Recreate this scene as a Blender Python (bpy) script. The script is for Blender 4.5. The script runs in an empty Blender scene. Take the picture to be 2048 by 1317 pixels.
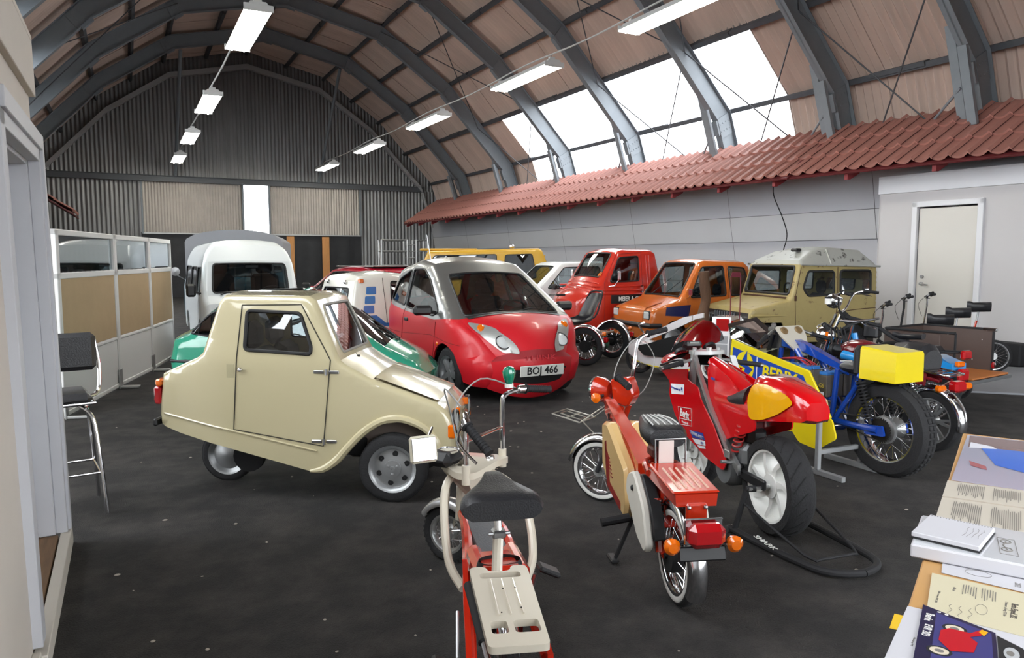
import bpy, math, random
from math import pi, sin, cos, radians, sqrt, atan2, hypot
from mathutils import Vector, Matrix, geometry
random.seed(4)
SC = bpy.context.scene
COL = SC.collection
# ---------------- camera, sky, lights, exposure ----------------
cam_d = bpy.data.cameras.new('camera')
cam = bpy.data.objects.new('camera', cam_d)
COL.objects.link(cam)
cam.location = (0, 0, 1.6)
cam.rotation_euler = (radians(90 - 5.43), 0, radians(-27.16))
cam_d.sensor_width = 36
cam_d.lens = 1500 / 2048 * 36
cam_d.clip_start = 0.05
cam_d.clip_end = 400
SC.camera = cam
SC.view_settings.view_transform = 'Standard'
SC.view_settings.look = 'None'
SC.view_settings.gamma = 1
SC.view_settings.use_curve_mapping = False
SC.view_settings.exposure = 1.2
W_ = bpy.data.worlds.new('overcast_sky')
SC.world = W_
W_.use_nodes = True
bg = W_.node_tree.nodes['Background']
bg.inputs[0].default_value = (0.93, 0.965, 1.0, 1)
bg.inputs[1].default_value = 3.4
SC.cycles.use_denoising = True
SC.cycles.max_bounces = 8
SC.cycles.diffuse_bounces = 4
SC.cycles.transparent_max_bounces = 12
SC.cycles.sample_clamp_indirect = 6
SC.cycles.caustics_reflective = False
SC.cycles.caustics_refractive = False

# ---------------- materials ----------------
def lin(h):
    h = h.lstrip('#')
    o = []
    for i in (0, 2, 4):
        c = int(h[i:i + 2], 16) / 255
        o.append(c / 12.92 if c <= .04045 else ((c + .055) / 1.055) ** 2.4)
    return (*o, 1)
_M = {}
def mat(name, hexc, rough=.5, metal=0., coat=0., var=0., vs=4., bump=0., bs=60., col2=None, thr=None, emit=0., stretch=None):
    if name in _M: return _M[name]
    m = bpy.data.materials.new(name); m.use_nodes = True
    nt = m.node_tree; b = nt.nodes['Principled BSDF']
    b.inputs['Base Color'].default_value = lin(hexc)
    b.inputs['Roughness'].default_value = rough
    b.inputs['Metallic'].default_value = metal
    b.inputs['Coat Weight'].default_value = coat
    b.inputs['Coat Roughness'].default_value = .06
    if emit:
        b.inputs['Emission Color'].default_value = lin(hexc)
        b.inputs['Emission Strength'].default_value = emit
    if var or bump or col2:
        tc = nt.nodes.new('ShaderNodeTexCoord'); mp = nt.nodes.new('ShaderNodeMapping')
        nt.links.new(tc.outputs['Object'], mp.inputs[0])
        if stretch: mp.inputs['Scale'].default_value = stretch
    if var or col2:
        n = nt.nodes.new('ShaderNodeTexNoise'); n.inputs['Scale'].default_value = vs; n.inputs['Detail'].default_value = 8
        n.inputs['Roughness'].default_value = .65
        r = nt.nodes.new('ShaderNodeValToRGB')
        nt.links.new(mp.outputs[0], n.inputs['Vector']); nt.links.new(n.outputs[0], r.inputs[0]); nt.links.new(r.outputs[0], b.inputs['Base Color'])
        c = lin(hexc); e = r.color_ramp.elements
        if col2:
            t = thr or (.52, .62)
            e[0].position, e[1].position = t
            e[0].color = c; e[1].color = lin(col2)
            if var:
                k = r.color_ramp.elements.new(t[0] * .6); k.color = [min(1, q * (1 + var)) for q in c[:3]] + [1]
        else:
            e[0].position, e[1].position = .3, .7
            e[0].color = [q * (1 - var) for q in c[:3]] + [1]; e[1].color = [min(1, q * (1 + var)) for q in c[:3]] + [1]
    if bump:
        n2 = nt.nodes.new('ShaderNodeTexNoise'); n2.inputs['Scale'].default_value = bs; n2.inputs['Detail'].default_value = 6
        bm_ = nt.nodes.new('ShaderNodeBump'); bm_.inputs['Strength'].default_value = bump; bm_.inputs['Distance'].default_value = .02
        nt.links.new(mp.outputs[0], n2.inputs['Vector']); nt.links.new(n2.outputs[0], bm_.inputs['Height']); nt.links.new(bm_.outputs[0], b.inputs['Normal'])
    _M[name] = m
    return m
def glass(name, tint='#d3dbdb', refl=.1):
    if name in _M: return _M[name]
    m = bpy.data.materials.new(name); m.use_nodes = True
    nt = m.node_tree; nt.nodes.remove(nt.nodes['Principled BSDF'])
    o = nt.nodes['Material Output']
    t = nt.nodes.new('ShaderNodeBsdfTransparent'); t.inputs[0].default_value = lin(tint)
    g = nt.nodes.new('ShaderNodeBsdfGlossy'); g.inputs['Roughness'].default_value = .02; g.inputs[0].default_value = (.95, .97, 1, 1)
    lw = nt.nodes.new('ShaderNodeLayerWeight'); lw.inputs[0].default_value = .35
    mr = nt.nodes.new('ShaderNodeMapRange'); mr.inputs['To Min'].default_value = refl; mr.inputs['To Max'].default_value = .95
    mx = nt.nodes.new('ShaderNodeMixShader')
    nt.links.new(lw.outputs['Fresnel'], mr.inputs[0]); nt.links.new(mr.outputs[0], mx.inputs[0])
    nt.links.new(t.outputs[0], mx.inputs[1]); nt.links.new(g.outputs[0], mx.inputs[2]); nt.links.new(mx.outputs[0], o.inputs[0])
    _M[name] = m
    return m
def paint(name, hexc, rough=.22, coat=1., **k): return mat(name, hexc, rough, 0, coat, **k)
BLACK = mat('black_rubber', '#17171a', .75)
TIRE = mat('tyre_rubber', '#1b1b1d', .82, bump=.3, bs=90)
PLAST = mat('black_plastic', '#1a1a1c', .45)
VINYL = mat('black_vinyl', '#202023', .38, bump=.15, bs=160)
CHROME = mat('chrome', '#dcdcde', .12, 1)
STEEL = mat('brushed_steel', '#a6a7a8', .35, 1)
ALU = mat('aluminium', '#b8b9b8', .42, .9)
DARK = mat('dark_void', '#0c0c0d', .9)
SEATB = mat('seat_fabric', '#1c2026', .9, bump=.2, bs=200)
AMBER = paint('amber_lens', '#e06a08', .15)
REDL = paint('red_lens', '#a50d14', .12)
LENS = paint('headlamp_glass', '#c9cdcc', .1)
WHITE = paint('white_paint', '#e6e5e0', .3, .5)
SEAM = mat('panel_gap', '#3a372d', .9)
GLASS = glass('clear_glass')
DGLASS = glass('smoked_glass', '#5e6668', .1)

# ---------------- mesh builder ----------------
I4 = Matrix.Identity(4)
def T(x, y, z): return Matrix.Translation((x, y, z))
def R(a, ax): return Matrix.Rotation(radians(a), 4, ax)
def S(x, y, z): return Matrix.Diagonal((x, y, z, 1))
def cat(pts, n=4, closed=False):
    P = [Vector(p) for p in pts]
    if len(P) < 3 or n < 2: return P
    out = []; L = len(P)
    for i in range(L if closed else L - 1):
        if closed: a, b, c, d = P[i - 1], P[i], P[(i + 1) % L], P[(i + 2) % L]
        else: a, b, c, d = P[max(i - 1, 0)], P[i], P[i + 1], P[min(i + 2, L - 1)]
        for k in range(n):
            t = k / n
            out.append(.5 * ((2 * b) + (c - a) * t + (2 * a - 5 * b + 4 * c - d) * t * t + (3 * b - a - 3 * c + d) * t ** 3))
    if not closed: out.append(P[-1])
    return out
class MB:
    def __init__(s): s.v = []; s.f = []
    def add(s, vs, fs, M=None):
        o = len(s.v)
        s.v += [tuple(M @ Vector(p)) for p in vs] if M is not None else [tuple(p) for p in vs]
        s.f += [tuple(i + o for i in f) for f in fs]
        return s
    def box(s, c, d, M=None, b=None, rot=None):
        hx, hy, hz = d[0] / 2, d[1] / 2, d[2] / 2
        b = min(hx, hy, hz) * .18 if b is None else min(b, hx * .98, hy * .98, hz * .98)
        L = T(*c)
        if rot: L = L @ R(rot[2], 'Z') @ R(rot[1], 'Y') @ R(rot[0], 'X')
        if M is not None: L = M @ L
        if b <= 0:
            vs = [(x, y, z) for x in (-hx, hx) for y in (-hy, hy) for z in (-hz, hz)]
            return s.add(vs, [(0, 1, 3, 2), (4, 6, 7, 5), (0, 4, 5, 1), (2, 3, 7, 6), (0, 2, 6, 4), (1, 5, 7, 3)], L)
        vs = []
        for x in (-1, 1):
            for y in (-1, 1):
                for z in (-1, 1):
                    vs += [(x * hx, y * (hy - b), z * (hz - b)), (x * (hx - b), y * hy, z * (hz - b)), (x * (hx - b), y * (hy - b), z * hz)]
        def q(x, y, z, a): return 3 * ((x > 0) * 4 + (y > 0) * 2 + (z > 0)) + a
        fs = []
        for a, (p, r) in enumerate(((1, 2), (2, 0), (0, 1))):
            for sg in (-1, 1):
                idx = []
                for u, w in ((-1, -1), (1, -1), (1, 1), (-1, 1)):
                    k = [0, 0, 0]; k[a] = sg; k[p] = u; k[r] = w; idx.append(q(*k, a))
                fs.append(idx if sg > 0 else idx[::-1])
        for a, p, r in ((0, 1, 2), (1, 2, 0), (2, 0, 1)):
            for u in (-1, 1):
                for w in (-1, 1):
                    k0 = [0, 0, 0]; k1 = [0, 0, 0]
                    k0[a] = -1; k1[a] = 1; k0[p] = k1[p] = u; k0[r] = k1[r] = w
                    f = [q(*k0, p), q(*k1, p), q(*k1, r), q(*k0, r)]
                    fs.append(f if u * w > 0 else f[::-1])
        for x in (-1, 1):
            for y in (-1, 1):
                for z in (-1, 1):
                    f = [q(x, y, z, 0), q(x, y, z, 1), q(x, y, z, 2)]
                    fs.append(f if x * y * z > 0 else f[::-1])
        return s.add(vs, fs, L)
    def tube(s, pts, r, n=8, closed=False, sm=0, M=None, cap=True, flat=1.):
        P = cat(pts, sm, closed) if sm else [Vector(p) for p in pts]
        L = len(P); rr = r if isinstance(r, (list, tuple)) else None
        vs = []; fs = []; prev = None
        for i, p in enumerate(P):
            if closed: t = P[(i + 1) % L] - P[i - 1]
            else: t = P[min(i + 1, L - 1)] - P[max(i - 1, 0)]
            t.normalize()
            if prev is None:
                a = Vector((0, 0, 1)) if abs(t.z) < .9 else Vector((1, 0, 0))
                nn = (a - t * a.dot(t)).normalized()
            else:
                nn = prev - t * prev.dot(t)
                nn = nn.normalized() if nn.length > 1e-6 else t.orthogonal().normalized()
            prev = nn; bb = t.cross(nn)
            if rr: q = i / max(1, L - 1) * (len(rr) - 1); k = min(int(q), len(rr) - 2); rad = rr[k] + (rr[k + 1] - rr[k]) * (q - k)
            else: rad = r
            for j in range(n):
                A = 2 * pi * j / n
                vs.append(p + nn * cos(A) * rad * flat + bb * sin(A) * rad)
        for i in range(L if closed else L - 1):
            i2 = (i + 1) % L
            for j in range(n):
                j2 = (j + 1) % n
                fs.append((i * n + j, i * n + j2, i2 * n + j2, i2 * n + j))
        if cap and not closed:
            fs.append(tuple(range(n))[::-1]); fs.append(tuple(range((L - 1) * n, L * n)))
        return s.add(vs, fs, M)
    def lathe(s, prof, n=32, M=None, a0=0, a1=360, close=False):
        """profile of (radius, y) turned about the local Y axis"""
        full = abs(a1 - a0) >= 359.9
        m = n if full else n + 1
        vs = []; fs = []
        for i in range(m):
            A = radians(a0 + (a1 - a0) * i / n)
            for r, y in prof: vs.append((r * cos(A), y, r * sin(A)))
        k = len(prof)
        for i in range(n):
            i2 = (i + 1) % m
            for j in range(k if close else k - 1):
                j2 = (j + 1) % k
                fs.append((i * k + j, i2 * k + j, i2 * k + j2, i * k + j2))
        return s.add(vs, fs, M)
    def ball(s, c, r, M=None, n=16, m=10):
        if not isinstance(r, (list, tuple)): r = (r, r, r)
        pr = [(max(1e-4, sin(pi * i / m)), -cos(pi * i / m)) for i in range(m + 1)]
        L = T(*c) @ S(*r)
        return s.lathe(pr, n, (M @ L) if M is not None else L)
    def prism(s, poly, y0, y1, M=None, b=0.):
        """polygon in x-z extruded from y0 to y1 (b: chamfer)"""
        n = len(poly)
        P = [Vector(p) for p in poly]
        ar = sum(P[i - 1].x * P[i].y - P[i].x * P[i - 1].y for i in range(n))
        if ar < 0: P = P[::-1]
        def ins(d):
            o = []
            for i in range(n):
                e1 = (P[i] - P[i - 1]).normalized(); e2 = (P[(i + 1) % n] - P[i]).normalized()
                n1 = Vector((-e1.y, e1.x)); n2 = Vector((-e2.y, e2.x)); w = n1 + n2
                w = w / max(.35, w.dot(n1)) if w.length > 1e-5 else n1
                o.append(P[i] + w * d)
            return o
        sg = 1 if y1 > y0 else -1
        if b: rings = [(ins(b), y0), (P, y0 + b * sg), (P, y1 - b * sg), (ins(b), y1)]
        else: rings = [(P, y0), (P, y1)]
        vs = [(p.x, y, p.y) for Q, y in rings for p in Q]; fs = []
        for k in range(len(rings) - 1):
            for i in range(n):
                j = (i + 1) % n
                fs.append((k * n + i, k * n + j, (k + 1) * n + j, (k + 1) * n + i))
        tri = geometry.tessellate_polygon([[Vector((p.x, p.y, 0)) for p in rings[0][0]]])
        e = (len(rings) - 1) * n
        for t in tri:
            fs.append(tuple(t)); fs.append(tuple(e + i for i in t[::-1]))
        return s.add(vs, fs, M)
    def loft(s, rings, M=None, cap=True, closed=True):
        n = len(rings[0]); vs = [p for r in rings for p in r]; fs = []
        for k in range(len(rings) - 1):
            for i in range(n if closed else n - 1):
                j = (i + 1) % n
                fs.append((k * n + i, k * n + j, (k + 1) * n + j, (k + 1) * n + i))
        if cap and closed:
            fs.append(tuple(range(n))[::-1]); fs.append(tuple(range((len(rings) - 1) * n, len(rings) * n)))
        return s.add(vs, fs, M)
    def build(s, name, m, parent=None, ang=35, kind=None, label=None, loc=None):
        me = bpy.data.meshes.new(name)
        me.from_pydata(s.v, [], s.f); me.validate(); me.update()
        import bmesh
        bm = bmesh.new(); bm.from_mesh(me); bmesh.ops.recalc_face_normals(bm, faces=bm.faces[:]); bm.to_mesh(me); bm.free()
        me.shade_smooth(); me.set_sharp_from_angle(angle=radians(ang))
        me.materials.append(m)
        return link(name, me, parent, kind, label, loc)
def link(name, me, parent=None, kind=None, label=None, loc=None):
    o = bpy.data.objects.new(name, me); COL.objects.link(o)
    if parent is not None: o.parent = parent
    if kind: o['kind'] = kind
    if label: o['label'] = label
    if loc is not None: o.matrix_local = loc if isinstance(loc, Matrix) else T(*loc)
    return o
def thing(name, label, cate, loc, rz=0, group=None, s=1.):
    o = bpy.data.objects.new(name, None); COL.objects.link(o)
    o.empty_display_size = .1
    o.location = loc; o.rotation_euler = (0, 0, radians(rz)); o.scale = (s, s, s)
    o['label'] = label; o['category'] = cate
    if group: o['group'] = group
    return o
def tag(o, label, cate, group=None):
    o['label'] = label; o['category'] = cate
    if group: o['group'] = group
    return o
def B(name, m, parent, fn, **k):
    mb = MB(); fn(mb); return mb.build(name, m, parent, **k)
def text(parent, name, string, size, m, M, ext=.0015, sx=1., align='CENTER', bold=0.):
    cu = bpy.data.curves.new(name, 'FONT'); cu.body = string; cu.size = size; cu.extrude = ext; cu.align_x = align; cu.align_y = 'CENTER'
    cu.offset = bold; cu.resolution_u = 2
    t = bpy.data.objects.new(name, cu)
    me = bpy.data.meshes.new_from_object(t); bpy.data.objects.remove(t); bpy.data.curves.remove(cu)
    me.materials.clear(); me.materials.append(m)
    return link(name, me, parent, loc=M @ S(sx, 1, 1))
def inpoly(x, y, P):
    c = False; j = len(P) - 1
    for i in range(len(P)):
        if (P[i][1] > y) != (P[j][1] > y) and x < (P[j][0] - P[i][0]) * (y - P[i][1]) / (P[j][1] - P[i][1]) + P[i][0]: c = not c
        j = i
    return c
def dseg(x, y, L):
    d = 1e9
    for (a, b), (c, e) in zip(L, L[1:]):
        ux, uy = c - a, e - b; q = ux * ux + uy * uy
        t = 0 if q == 0 else max(0, min(1, ((x - a) * ux + (y - b) * uy) / q))
        d = min(d, hypot(x - a - t * ux, y - b - t * uy))
    return d
def resample(P, st, closed=True):
    o = []; n = len(P)
    for i in range(n if closed else n - 1):
        a, b = P[i], P[(i + 1) % n]; L = hypot(b[0] - a[0], b[1] - a[1]); k = max(1, round(L / st))
        for j in range(k): o.append((a[0] + (b[0] - a[0]) * j / k, a[1] + (b[1] - a[1]) * j / k))
    if not closed: o.append(tuple(P[-1]))
    return o
def rnd(P, r, n=4):
    """round the corners of a closed 2-D polygon"""
    o = []; L = len(P)
    for i in range(L):
        p = Vector(P[i]); a = Vector(P[i - 1]) - p; b = Vector(P[(i + 1) % L]) - p
        d = min(r, a.length * .45, b.length * .45)
        A = p + a.normalized() * d; Bv = p + b.normalized() * d
        for k in range(n + 1):
            t = k / n; o.append(tuple(A * (1 - t) ** 2 + p * 2 * t * (1 - t) + Bv * t * t))
    return o
def skin(mb, outline, holes, surf, st=.09, thick=None, extra=()):
    """triangulated panel with holes in (u,v), bent onto surf(u,v); thick: offset vector"""
    loops = [resample(outline, st)] + [resample(h, st) for h in holes]
    pts = []; edges = []
    for L in loops:
        o = len(pts); pts += L; edges += [(o + i, o + (i + 1) % len(L)) for i in range(len(L))]
    xs = [p[0] for p in outline]; ys = [p[1] for p in outline]
    alll = [l + [l[0]] for l in loops]
    def ok(x, y, m): return inpoly(x, y, outline) and not any(inpoly(x, y, h) for h in holes) and all(dseg(x, y, l) > m for l in alll)
    for e in extra:
        if ok(e[0], e[1], .006): pts.append(e)
    x = min(xs) + st * .5
    while x < max(xs):
        y = min(ys) + st * .5
        while y < max(ys):
            if ok(x, y, st * .4): pts.append((x, y))
            y += st
        x += st
    r = geometry.delaunay_2d_cdt([Vector(p) for p in pts], edges, [], 0, 1e-5)
    V, F = r[0], []
    for f in r[2]:
        cx = sum(V[i].x for i in f) / 3; cy = sum(V[i].y for i in f) / 3
        if inpoly(cx, cy, outline) and not any(inpoly(cx, cy, h) for h in holes): F.append(tuple(f))
    vs = [Vector(surf(p.x, p.y)) for p in V]
    if thick:
        n = len(vs); t = Vector(thick); cnt = {}
        for f in F:
            for a, b in zip(f, f[1:] + f[:1]): cnt[(a, b)] = cnt.get((a, b), 0) + 1
        vs += [v + t for v in vs]; F2 = [tuple(i + n for i in f[::-1]) for f in F]
        W = [(a, b, b + n, a + n) for (a, b) in cnt if (b, a) not in cnt]
        F = F + F2 + W
    mb.add(vs, F)
# ---------------- the hall ----------------
CX, GY, Y0 = 4.75, 33.25, -1.9
HP = [(0, 9.41), (2.95, 8.75), (5.2, 7.2), (7.5, 4.75), (8.6, 1.5), (8.9, 0)]
def poly(off):
    return [(a * (8.9 + off) / 8.9, b * (9.41 + off) / 9.41) for a, b in HP]
def st(o, kind='structure'): o['kind'] = kind; return o
FLOORM = mat('asphalt_floor', '#211f1e', .93, bump=.9, bs=130, col2='#3c3835', thr=(.42, .68), vs=3.2)
CONC = mat('worn_concrete', '#5d5b59', .85, var=.15, vs=2, bump=.2)
SHEET = mat('brown_roof_sheet', '#cdb8ab', .85, var=.16, vs=1.4, bump=.15, bs=40, stretch=(1, .25, 1))
RIB = mat('grey_rib_paint', '#7d848a', .55, var=.06, vs=3)
PURL = mat('purlin_paint', '#4a4d52', .6, var=.15)
CORR = mat('galvanised_sheet', '#8d8d8d', .5, .55, var=.18, vs=1.2, stretch=(3, 3, .4))
CORD = mat('door_sheet', '#b1aaa2', .5, .3, var=.1, vs=2)
TILE = mat('red_tile', '#a9756a', .55, var=.1, vs=2.5, bump=.1, bs=30)
GREYW = mat('grey_wall', '#a4a4a8', .75, var=.03, vs=.6)
WHITEW = mat('white_wall', '#c9c6c6', .7, var=.02, vs=.5)
WHITET = mat('white_trim', '#e3e3e6', .45)
b = MB(); b.box((CX, 18, -.1), (40, 90, .2), b=0)
st(b.build('floor', FLOORM))
# small stones and litter scattered on the floor
st_ = MB()
for i in range(90):
    x = random.uniform(-.2, 5); y = random.uniform(2.2, 9); r = random.uniform(.003, .011)
    st_.ball((x, y, r * .3), (r * random.uniform(.8, 1.8), r, r * .45), n=6, m=4)
o = st_.build('floor_grit', mat('pale_grit', '#a39a8e', .9)); o['kind'] = 'stuff'; o['label'] = 'pale grit and paint chips scattered on the dark asphalt floor'; o['category'] = 'grit'
# ceiling: one empty root, sheets, ribs, purlins as parts
ceil = bpy.data.objects.new('ceiling', None); COL.objects.link(ceil); ceil['kind'] = 'structure'; ceil['label'] = 'arched barrel ceiling of brown corrugated sheets on grey steel ribs'
SO = poly(.68)
def frame(p0, p1, y, sgn):
    """matrix: local x along +Y, local y down the slope, z inwards"""
    a = Vector((CX + sgn * p0[0], y, p0[1])); c = Vector((CX + sgn * p1[0], y, p1[1]))
    v = (c - a).normalized(); u = Vector((0, 1, 0)); w = u.cross(v)
    if w.dot(Vector((CX - a.x, 0, 3 - a.z))) < 0: w = -w
    M = Matrix((u, v, w)).transposed().to_4x4(); M.translation = a
    return M, (c - a).length
SW = 2.3
def wave(L, H, pitch, amp, nseg=1):
    me = MB(); k = int(L / pitch * 6); vs = []
    for j in range(nseg + 1):
        for i in range(k + 1):
            x = L * i / k; vs.append((x, H * j / nseg, amp * cos(2 * pi * x / pitch)))
    fs = [(j * (k + 1) + i, j * (k + 1) + i + 1, (j + 1) * (k + 1) + i + 1, (j + 1) * (k + 1) + i) for j in range(nseg) for i in range(k)]
    me.add(vs, fs); return me
mbw = wave(SW + .12, 1., SW / 13, .05)
sheet0 = mbw.build('roof_sheet', SHEET, ceil, ang=80)
sme = sheet0.data; bpy.data.objects.remove(sheet0)
SKYL = bpy.data.materials.new('skylight_fibreglass'); SKYL.use_nodes = True
nt = SKYL.node_tree; nt.nodes.remove(nt.nodes['Principled BSDF'])
t1 = nt.nodes.new('ShaderNodeBsdfTransparent'); t1.inputs[0].default_value = (.86, .87, .88, 1)
t2 = nt.nodes.new('ShaderNodeBsdfTranslucent'); t2.inputs[0].default_value = (.9, .9, .9, 1)
mx = nt.nodes.new('ShaderNodeMixShader'); mx.inputs[0].default_value = .25
nt.links.new(t1.outputs[0], mx.inputs[1]); nt.links.new(t2.outputs[0], mx.inputs[2]); nt.links.new(mx.outputs[0], nt.nodes['Material Output'].inputs[0])
skm = wave(SW + .1, 1., SW / 13, .012).build('x', SKYL, ceil, ang=80); skme = skm.data; bpy.data.objects.remove(skm)
for sgn in (-1, 1):
    cs = []
    for a, c in zip(SO[:-2], SO[1:-1]):
        m = ((a[0] + c[0]) / 2, (a[1] + c[1]) / 2); cs += [(a, m), (m, c)]
    cs.append((SO[-2], SO[-1]))
    for ci, (a, c) in enumerate(cs):
        if sgn > 0 and ci >= 8: continue
        for i in range(16):
            y = Y0 + SW * i
            if sgn < 0 and y < 6 and ci > 3: continue
            M, L = frame(a, c, y, sgn)
            # skylight bays run from 11.9 to 23.4 on both sides
            sk = ci in (5, 6, 7) and 12.0 <= y + .9 <= 23.6
            o = link('skylight_panel' if sk else 'roof_sheet', skme if sk else sme, ceil, loc=M @ T(0, 0, (.012 if i % 2 else 0)) @ R(.5 * (1 if sgn > 0 else 1), 'X') @ T(0, -.06, 0) @ S(1, L + .14, 1))
# purlins
def along(p, h, w, name, y0, y1, sgn, d):
    pass
for sgn in (-1, 1):
    PO = poly(.56)
    pts = []
    for a, c in zip(PO[:-2], PO[1:-1]): pts += [(a, a, c), (((a[0] + c[0]) / 2, (a[1] + c[1]) / 2), a, c)]
    for k, (p, a, c) in enumerate(pts):
        if sgn < 0 and k == 0: continue
        ang = atan2(c[1] - a[1], (c[0] - a[0]))
        mb = MB(); L = GY - Y0
        mb.box((0, L / 2, 0), (.05, L, .15), b=.004); mb.box((.03, L / 2, .07), (.1, L, .012), b=0); mb.box((.03, L / 2, -.07), (.1, L, .012), b=0)
        for q in range(int(L / 7.2)): mb.box((0, 4 + q * 7.2 + (k % 2) * 3.6, -.02), (.09, 1.1, .17), b=.004)
        M = T(CX + sgn * p[0], Y0, p[1]) @ (R(math.degrees(-ang), 'Y') if sgn > 0 else R(math.degrees(ang), 'Y'))
        mb.build('purlin', PURL, ceil, loc=M)
# ribs
RY = [-.8, 2.2, 4.9, 7.7, 10.4, 13.6, 17.1, 20.7, 24.7, 28.9]
RI, RO = poly(.0), poly(.46)
rb = MB()
for sgn in (-1, 1):
    for k in range(len(RI) - 1):
        a, c, a2, c2 = RI[k], RI[k + 1], RO[k], RO[k + 1]
        def P(p, y): return (CX + sgn * p[0], y, p[1])
        def ext(p, q, t): return (p[0] + (q[0] - p[0]) * t, p[1] + (q[1] - p[1]) * t)
        def quad(i0, i1, o0, o1, y0, y1):
            v = [P(i0, y0), P(i1, y0), P(o1, y0), P(o0, y0), P(i0, y1), P(i1, y1), P(o1, y1), P(o0, y1)]
            rb.add(v, [(0, 1, 2, 3), (7, 6, 5, 4), (0, 4, 5, 1), (1, 5, 6, 2), (2, 6, 7, 3), (3, 7, 4, 0)])
        quad(a, c, a2, c2, -.012, .012)
        n = .03
        quad(a, c, ext(a, a2, n * 1.4), ext(c, c2, n * 1.4), -.09, .09)
        quad(ext(a, a2, 1 - n), ext(c, c2, 1 - n), a2, c2, -.09, .09)
        # splice plate over each joint
        j0 = ext(a, c, -.0); 
        quad(ext(a, a2, .08), ext(ext(a, c, .13), ext(a2, c2, .13), .08), ext(a, a2, .92), ext(ext(a, c, .13), ext(a2, c2, .13), .92), -.035, .035)
        quad(ext(a, a2, -.12), ext(ext(a, c, .1), ext(a2, c2, .1), -.12), ext(a, a2, .0), ext(ext(a, c, .1), ext(a2, c2, .1), .0), -.08, .08)
        for q in range(4):
            for t in (.04, .09):
                m = ext(ext(a, c, t), ext(a2, c2, t), .2 + .2 * q)
                rb.box(P(m, 0), (.03, .09, .03), b=.004)
rme = rb.build('roof_rib', RIB, ceil, ang=30)
for k, y in enumerate(RY):
    if k == 0: rme.location = (0, y, 0)
    else: link('roof_rib', rme.data, ceil, loc=(0, y, 0))
# paired channel posts that carry the ribs down to the tiled roof
for y in RY[2:]:
    for dx, z1 in ((-.12, 4.95), (.16, 5.35)):
        B('rib_post', RIB, ceil, lambda m: (m.box((0, 0, 0), (.015, .15, z1 - 3.7), b=.003), m.box((.03, .07, 0), (.06, .01, z1 - 3.7), b=0), m.box((.03, -.07, 0), (.06, .01, z1 - 3.7), b=0)),
          loc=T(12.28 + dx - (z1 - 4.5) * .33, y + dx, (z1 + 3.7) / 2) @ R(-18, 'Y'))
    B('roof_brace', RIB, ceil, lambda m: m.tube([(12.2, y + .1, 4.35), (12.5, y + .75, 3.95)], .022))
# thin diagonal bracing rods under the sheets
def onp(k, sgn, off=.3):
    P_ = poly(off); i = int(k); f = k - i; a, c = P_[i], P_[min(i + 1, 5)]
    return (CX + sgn * (a[0] + (c[0] - a[0]) * f), a[1] + (c[1] - a[1]) * f)
for (y0, y1), sg in (((7.7, 10.4), 1), ((10.4, 13.6), 1), ((13.6, 17.1), 1), ((20.7, 24.7), 1), ((20.7, 24.7), -1), ((10.4, 13.6), -1)):
    for k0, k1 in ((1, 2.5), (2.5, 3.6)):
        for ya, yb in ((y0, y1), (y1, y0)):
            a = onp(k0, sg); c = onp(k1, sg)
            B('bracing_rod', PURL, ceil, lambda m: m.tube([(a[0], ya, a[1]), (c[0], yb, c[1])], .014, 6))
# ---------------- tiled pent roofs inside the hall ----------------
tr = bpy.data.objects.new('tile_roof', None); COL.objects.link(tr); tr['kind'] = 'structure'; tr['label'] = 'long red pantile pent roof above the grey side wall'
A0, A1 = Vector((12.5, 0, 4.15)), Vector((10.98, 0, 3.14))
sl = (A1 - A0); SLn = sl.length / 3; PW = .284
def tilemesh():
    m = MB(); n = 8; vs = []
    L = SLn + .02
    for t in (0, 1):
        for k in range(n + 1):
            u = k / n; h = .05 * (1 - abs(2 * (u / .3) - 1)) if u < .3 else -.028 * sin(pi * (u - .3) / .7)
            for d in (0,): vs.append((u * PW * 1.04, t * L, h + .035 * t))
    n1 = n + 1
    fs = [(i, i + 1, n1 + i + 1, n1 + i) for i in range(n)]
    for k in range(n + 1): p = vs[n1 + k]; vs.append((p[0], p[1], p[2] - .035))
    fs += [(n1 + i, n1 + i + 1, 2 * n1 + i + 1, 2 * n1 + i) for i in range(n)]
    m.add(vs, fs); return m.build('tile', TILE, tr, ang=40)
t0 = tilemesh(); tme = t0.data; bpy.data.objects.remove(t0)
v = sl.normalized()
def bend(y): return (0 if y > 10.6 else (10.6 - y) * .10)
cnt = 0
for r in range(3):
    for i in range(98):
        y = 3.9 + i * PW
        u = Vector((0, 1, 0)); w = Vector((-v.z, 0, v.x)); w = w if w.z > 0 else -w
        M = Matrix((u, v, w)).transposed().to_4x4(); M.translation = A0 + v * SLn * r + Vector((bend(y), y, 0))
        link('tile', tme, tr, loc=M); cnt += 1
B('roof_deck', mat('red_brown_fascia', '#5c1d1f', .6), tr, lambda m: (m.box((0, 0, 0), (1.9, 21.6, .03), M=T(11.74, 21.0, 3.58) @ R(-33.6, 'Y')), m.box((0, 0, 0), (1.9, 7.2, .03), M=T(12.1, 7.2, 3.58) @ R(5.7, 'Z') @ R(-33.6, 'Y'))))
for i in range(19):
    y = 4.6 + i * 1.5
    B('rafter_end', mat('red_rafter', '#7d2226', .6), tr, lambda m: m.prism([(-.0, 0), (.3, .16), (.3, .0), (.06, -.12), (0, -.12)], -.035, .035), loc=T(11.03 + bend(y), y, 3.07))
B('eaves_board', mat('red_brown_fascia', ''), tr, lambda m: m.tube([(11.1, 31.7, 3.1), (11.1, 10.6, 3.1), (11.1 + bend(3.9), 3.9, 3.1)], .02, 4))
tl = bpy.data.objects.new('tile_roof', None); COL.objects.link(tl); tl['kind'] = 'structure'; tl['label'] = 'end of the red tiled pent roof on the left side'
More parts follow.
